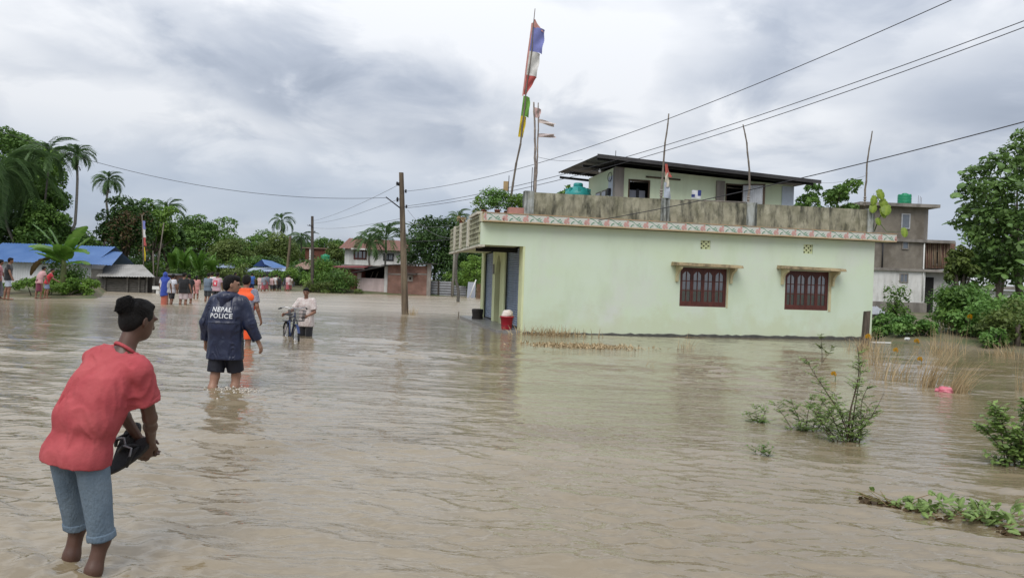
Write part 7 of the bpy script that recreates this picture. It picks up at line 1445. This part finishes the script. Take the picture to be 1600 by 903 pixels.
# left bank
far('man in black T-shirt and pale shorts walking on the left bank', 12, 469, 0, -70, C_('black2', (.02, .02, .023)), C_('pale_blue_shorts', (.40, .45, .52)), 1.68, -.02, 1, lean=(4, 4))
far('person in pink top cut by the left edge of the view', -3, 468, 0, -60, C_('pink1', (.55, .22, .24)), C_('grey_trousers', (.2, .2, .22)), 1.6, -.02, 2, frac=1.9)
far('woman in pale pink top and maroon skirt on the left bank', 61, 467, 0, -30, C_('pale_pink', (.52, .30, .30)), C_('maroon_skirt', (.16, .03, .06)), 1.42, .0, 3, skirt_=.35, lean=(12, 20))
far('child in red shirt and blue shorts beside the woman in pale pink', 73, 466, 0, -60, C_('red1', (.45, .03, .04)), C_('blue_print_shorts', (.22, .27, .42)), 1.34, .0, 4, lean=(18, 24), arms=(((-.2, .5, -1), (0, .8, -.5)), ((.2, .5, -1), (0, .8, -.5))))
def shawl(S):
    s = S['s']; bl = fabric('royal_blue_shawl', (.020, .045, .26), (.035, .07, .33)); P = [el(S['head'] + A3(0, -.02, .01), A3(.105, .12, .135) * s, k=.05), rc(S['top'] - S['Rs'] * .12, S['top'] + S['Rs'] * .12, .10 * s, k=.08), rc(S['chest'], S['pel'] - A3(.02, .05, .22), .19 * s, .17 * s, k=.08)]
    return [('shawl', (P, [(S['head'] + A3(0, .075, 0), (0, 1, .1)), (S['pel'] - A3(0, 0, .26), (.2, 0, -1))]), bl, .008)]
far('woman wrapped in a royal blue shawl over a red skirt', 257, 476, 0, 10, C_('white2', (.5, .5, .52)), C_('red_check_skirt', (.42, .12, .08)), 1.56, .25, 5, skirt_=.20, extra=shawl, hair=None)
far('youth in white T-shirt and black shorts beside the blue shawl', 268, 475, 0, -25, C_('white3', (.58, .58, .62)), C_('black3', (.02, .02, .024)), 1.5, .25, 6)
far('youth in black T-shirt and white shorts in the wading group', 286, 476, 0, 5, C_('black4', (.014, .014, .016)), C_('white_pink_shorts', (.60, .50, .50)), 1.60, .28, 7, arms=(((-.25, .0, -1), (-.2, .1, -1)), ((.3, .0, -1), (.25, .1, -1))))
far('second youth in black close behind the one in white shorts', 294, 474, 0, 0, C_('black4', (.014, .014, .016)), C_('pink_shorts', (.5, .36, .36)), 1.55, .28, 8)
far('girl in salmon pink dress standing alone in the water', 306, 467, 0, 10, C_('salmon', (.52, .24, .22)), C_('salmon', (.52, .24, .22)), 1.38, .2, 9, skirt_=.48, hair='long')
far('person in grey-blue shirt and dark shorts, left of the red-print shirt', 324, 471, 0, -10, C_('greyblue', (.13, .17, .22)), C_('dark_olive', (.035, .04, .045)), 1.58, .25, 10)
pk = far('youth in faded pink T-shirt with red print on the back', 338, 472, 0, -8, C_('faded_pink', (.48, .33, .37)), C_('black5', (.016, .016, .018)), 1.62, .25, 11)
tm = [c for c in pk.children if c.name.startswith('top')][0]; bv_ = BVHTree.FromPolygons([v.co[:] for v in tm.data.vertices], [p.vertices[:] for p in tm.data.polygons]); m = MB(); cz = max(v.co.z for v in tm.data.vertices) - .27
for i in range(10):
    for j in range(12):
        Q = []
        for a, b in ((0, 0), (1, 0), (1, 1), (0, 1)):
            x, z = -.02 + (i + a - 5) * .022, cz + (j + b - 6) * .022; hit = bv_.ray_cast(Vector((x, -1, z)), Vector((0, 1, 0))); Q.append((hit[0] if hit[0] else Vector((x, -.12, z))) + Vector((0, -.006, 0)))
        m.add(Q, [(0, 1, 2, 3)], 1 if (3 <= i <= 6 and 3 <= j <= 6 and (i + j) != 6) or (j == 8 and 2 <= i <= 7) else 0)
m.build('back_print', [C_('print_red', (.55, .03, .06)), C_('print_white', (.7, .68, .68))], tm)
far('person with a white cap behind the red-print shirt', 330, 466, 0, 0, C_('white4', (.6, .6, .6)), C_('black5', (.016, .016, .018)), 1.62, .25, 12, hair='short').children[-1].data.materials[0] = C_('white_cap', (.7, .7, .7))
far('person in vivid blue shirt right of the orange vest', 393, 455, 0, 0, C_('vivid_blue', (.04, .11, .34)), C_('dark_blue', (.03, .04, .10)), 1.6, .2, 13, res=.02, frac=1.5)
far('person in white shirt left of the vivid blue shirt', 385, 455, 0, 0, C_('white5', (.6, .6, .6)), C_('grey3', (.3, .3, .3)), 1.5, .2, 14, res=.02, frac=1.5)
far('dark-haired person in dark top glimpsed behind the policeman head', 366, 462, 0, 10, C_('dark_teal', (.03, .05, .06)), C_('black5', (.016, .016, .018)), 1.66, .25, 15, res=.02)
FP = [(406, 454.5, 'pale pink', (.58, .44, .42), (.5, .4, .4), 'thin child in pale pink at the left of the far group'), (411, 455.5, 'grey', (.22, .24, .28), (.35, .08, .10), 'person in grey with red skirt in the far group'), (416.5, 454.5, 'slate', (.13, .15, .19), (.28, .07, .09), 'person in slate grey beside the red skirt in the far group'), (424, 454.5, 'rose', (.55, .38, .38), (.05, .05, .06), 'person in rose top and dark shorts in the far group'), (428.5, 454.5, 'white', (.66, .65, .64), (.03, .03, .03), 'person in white top and black trousers in the far group'), (432, 454, 'olive', (.17, .18, .14), (.1, .1, .1), 'person in olive top half hidden in the far group'), (436, 454.5, 'black', (.02, .02, .02), (.025, .025, .03), 'person all in black in the far group'), (446.5, 454.5, 'navy', (.025, .025, .04), (.3, .2, .2), 'person in navy at the left of the far trio'), (449.5, 455, 'pinkwhite', (.60, .46, .46), (.42, .10, .12), 'person in pinkish white with red skirt in the far trio'), (453, 454.5, 'cream', (.6, .56, .5), (.4, .15, .15), 'person in cream at the right of the far trio')]
for i, (px_, py_, nm, c1, c2, lab) in enumerate(FP): far(lab, px_, py_, 0, random.Random(i).uniform(-40, 40), C_(nm + '_f', c1), C_(nm + '_b', c2), 1.45 + .12 * ((i * 7) % 3) / 2, .2, 20 + i, res=.024, frac=1.2, skirt_=.35 if 'skirt' in lab else None)
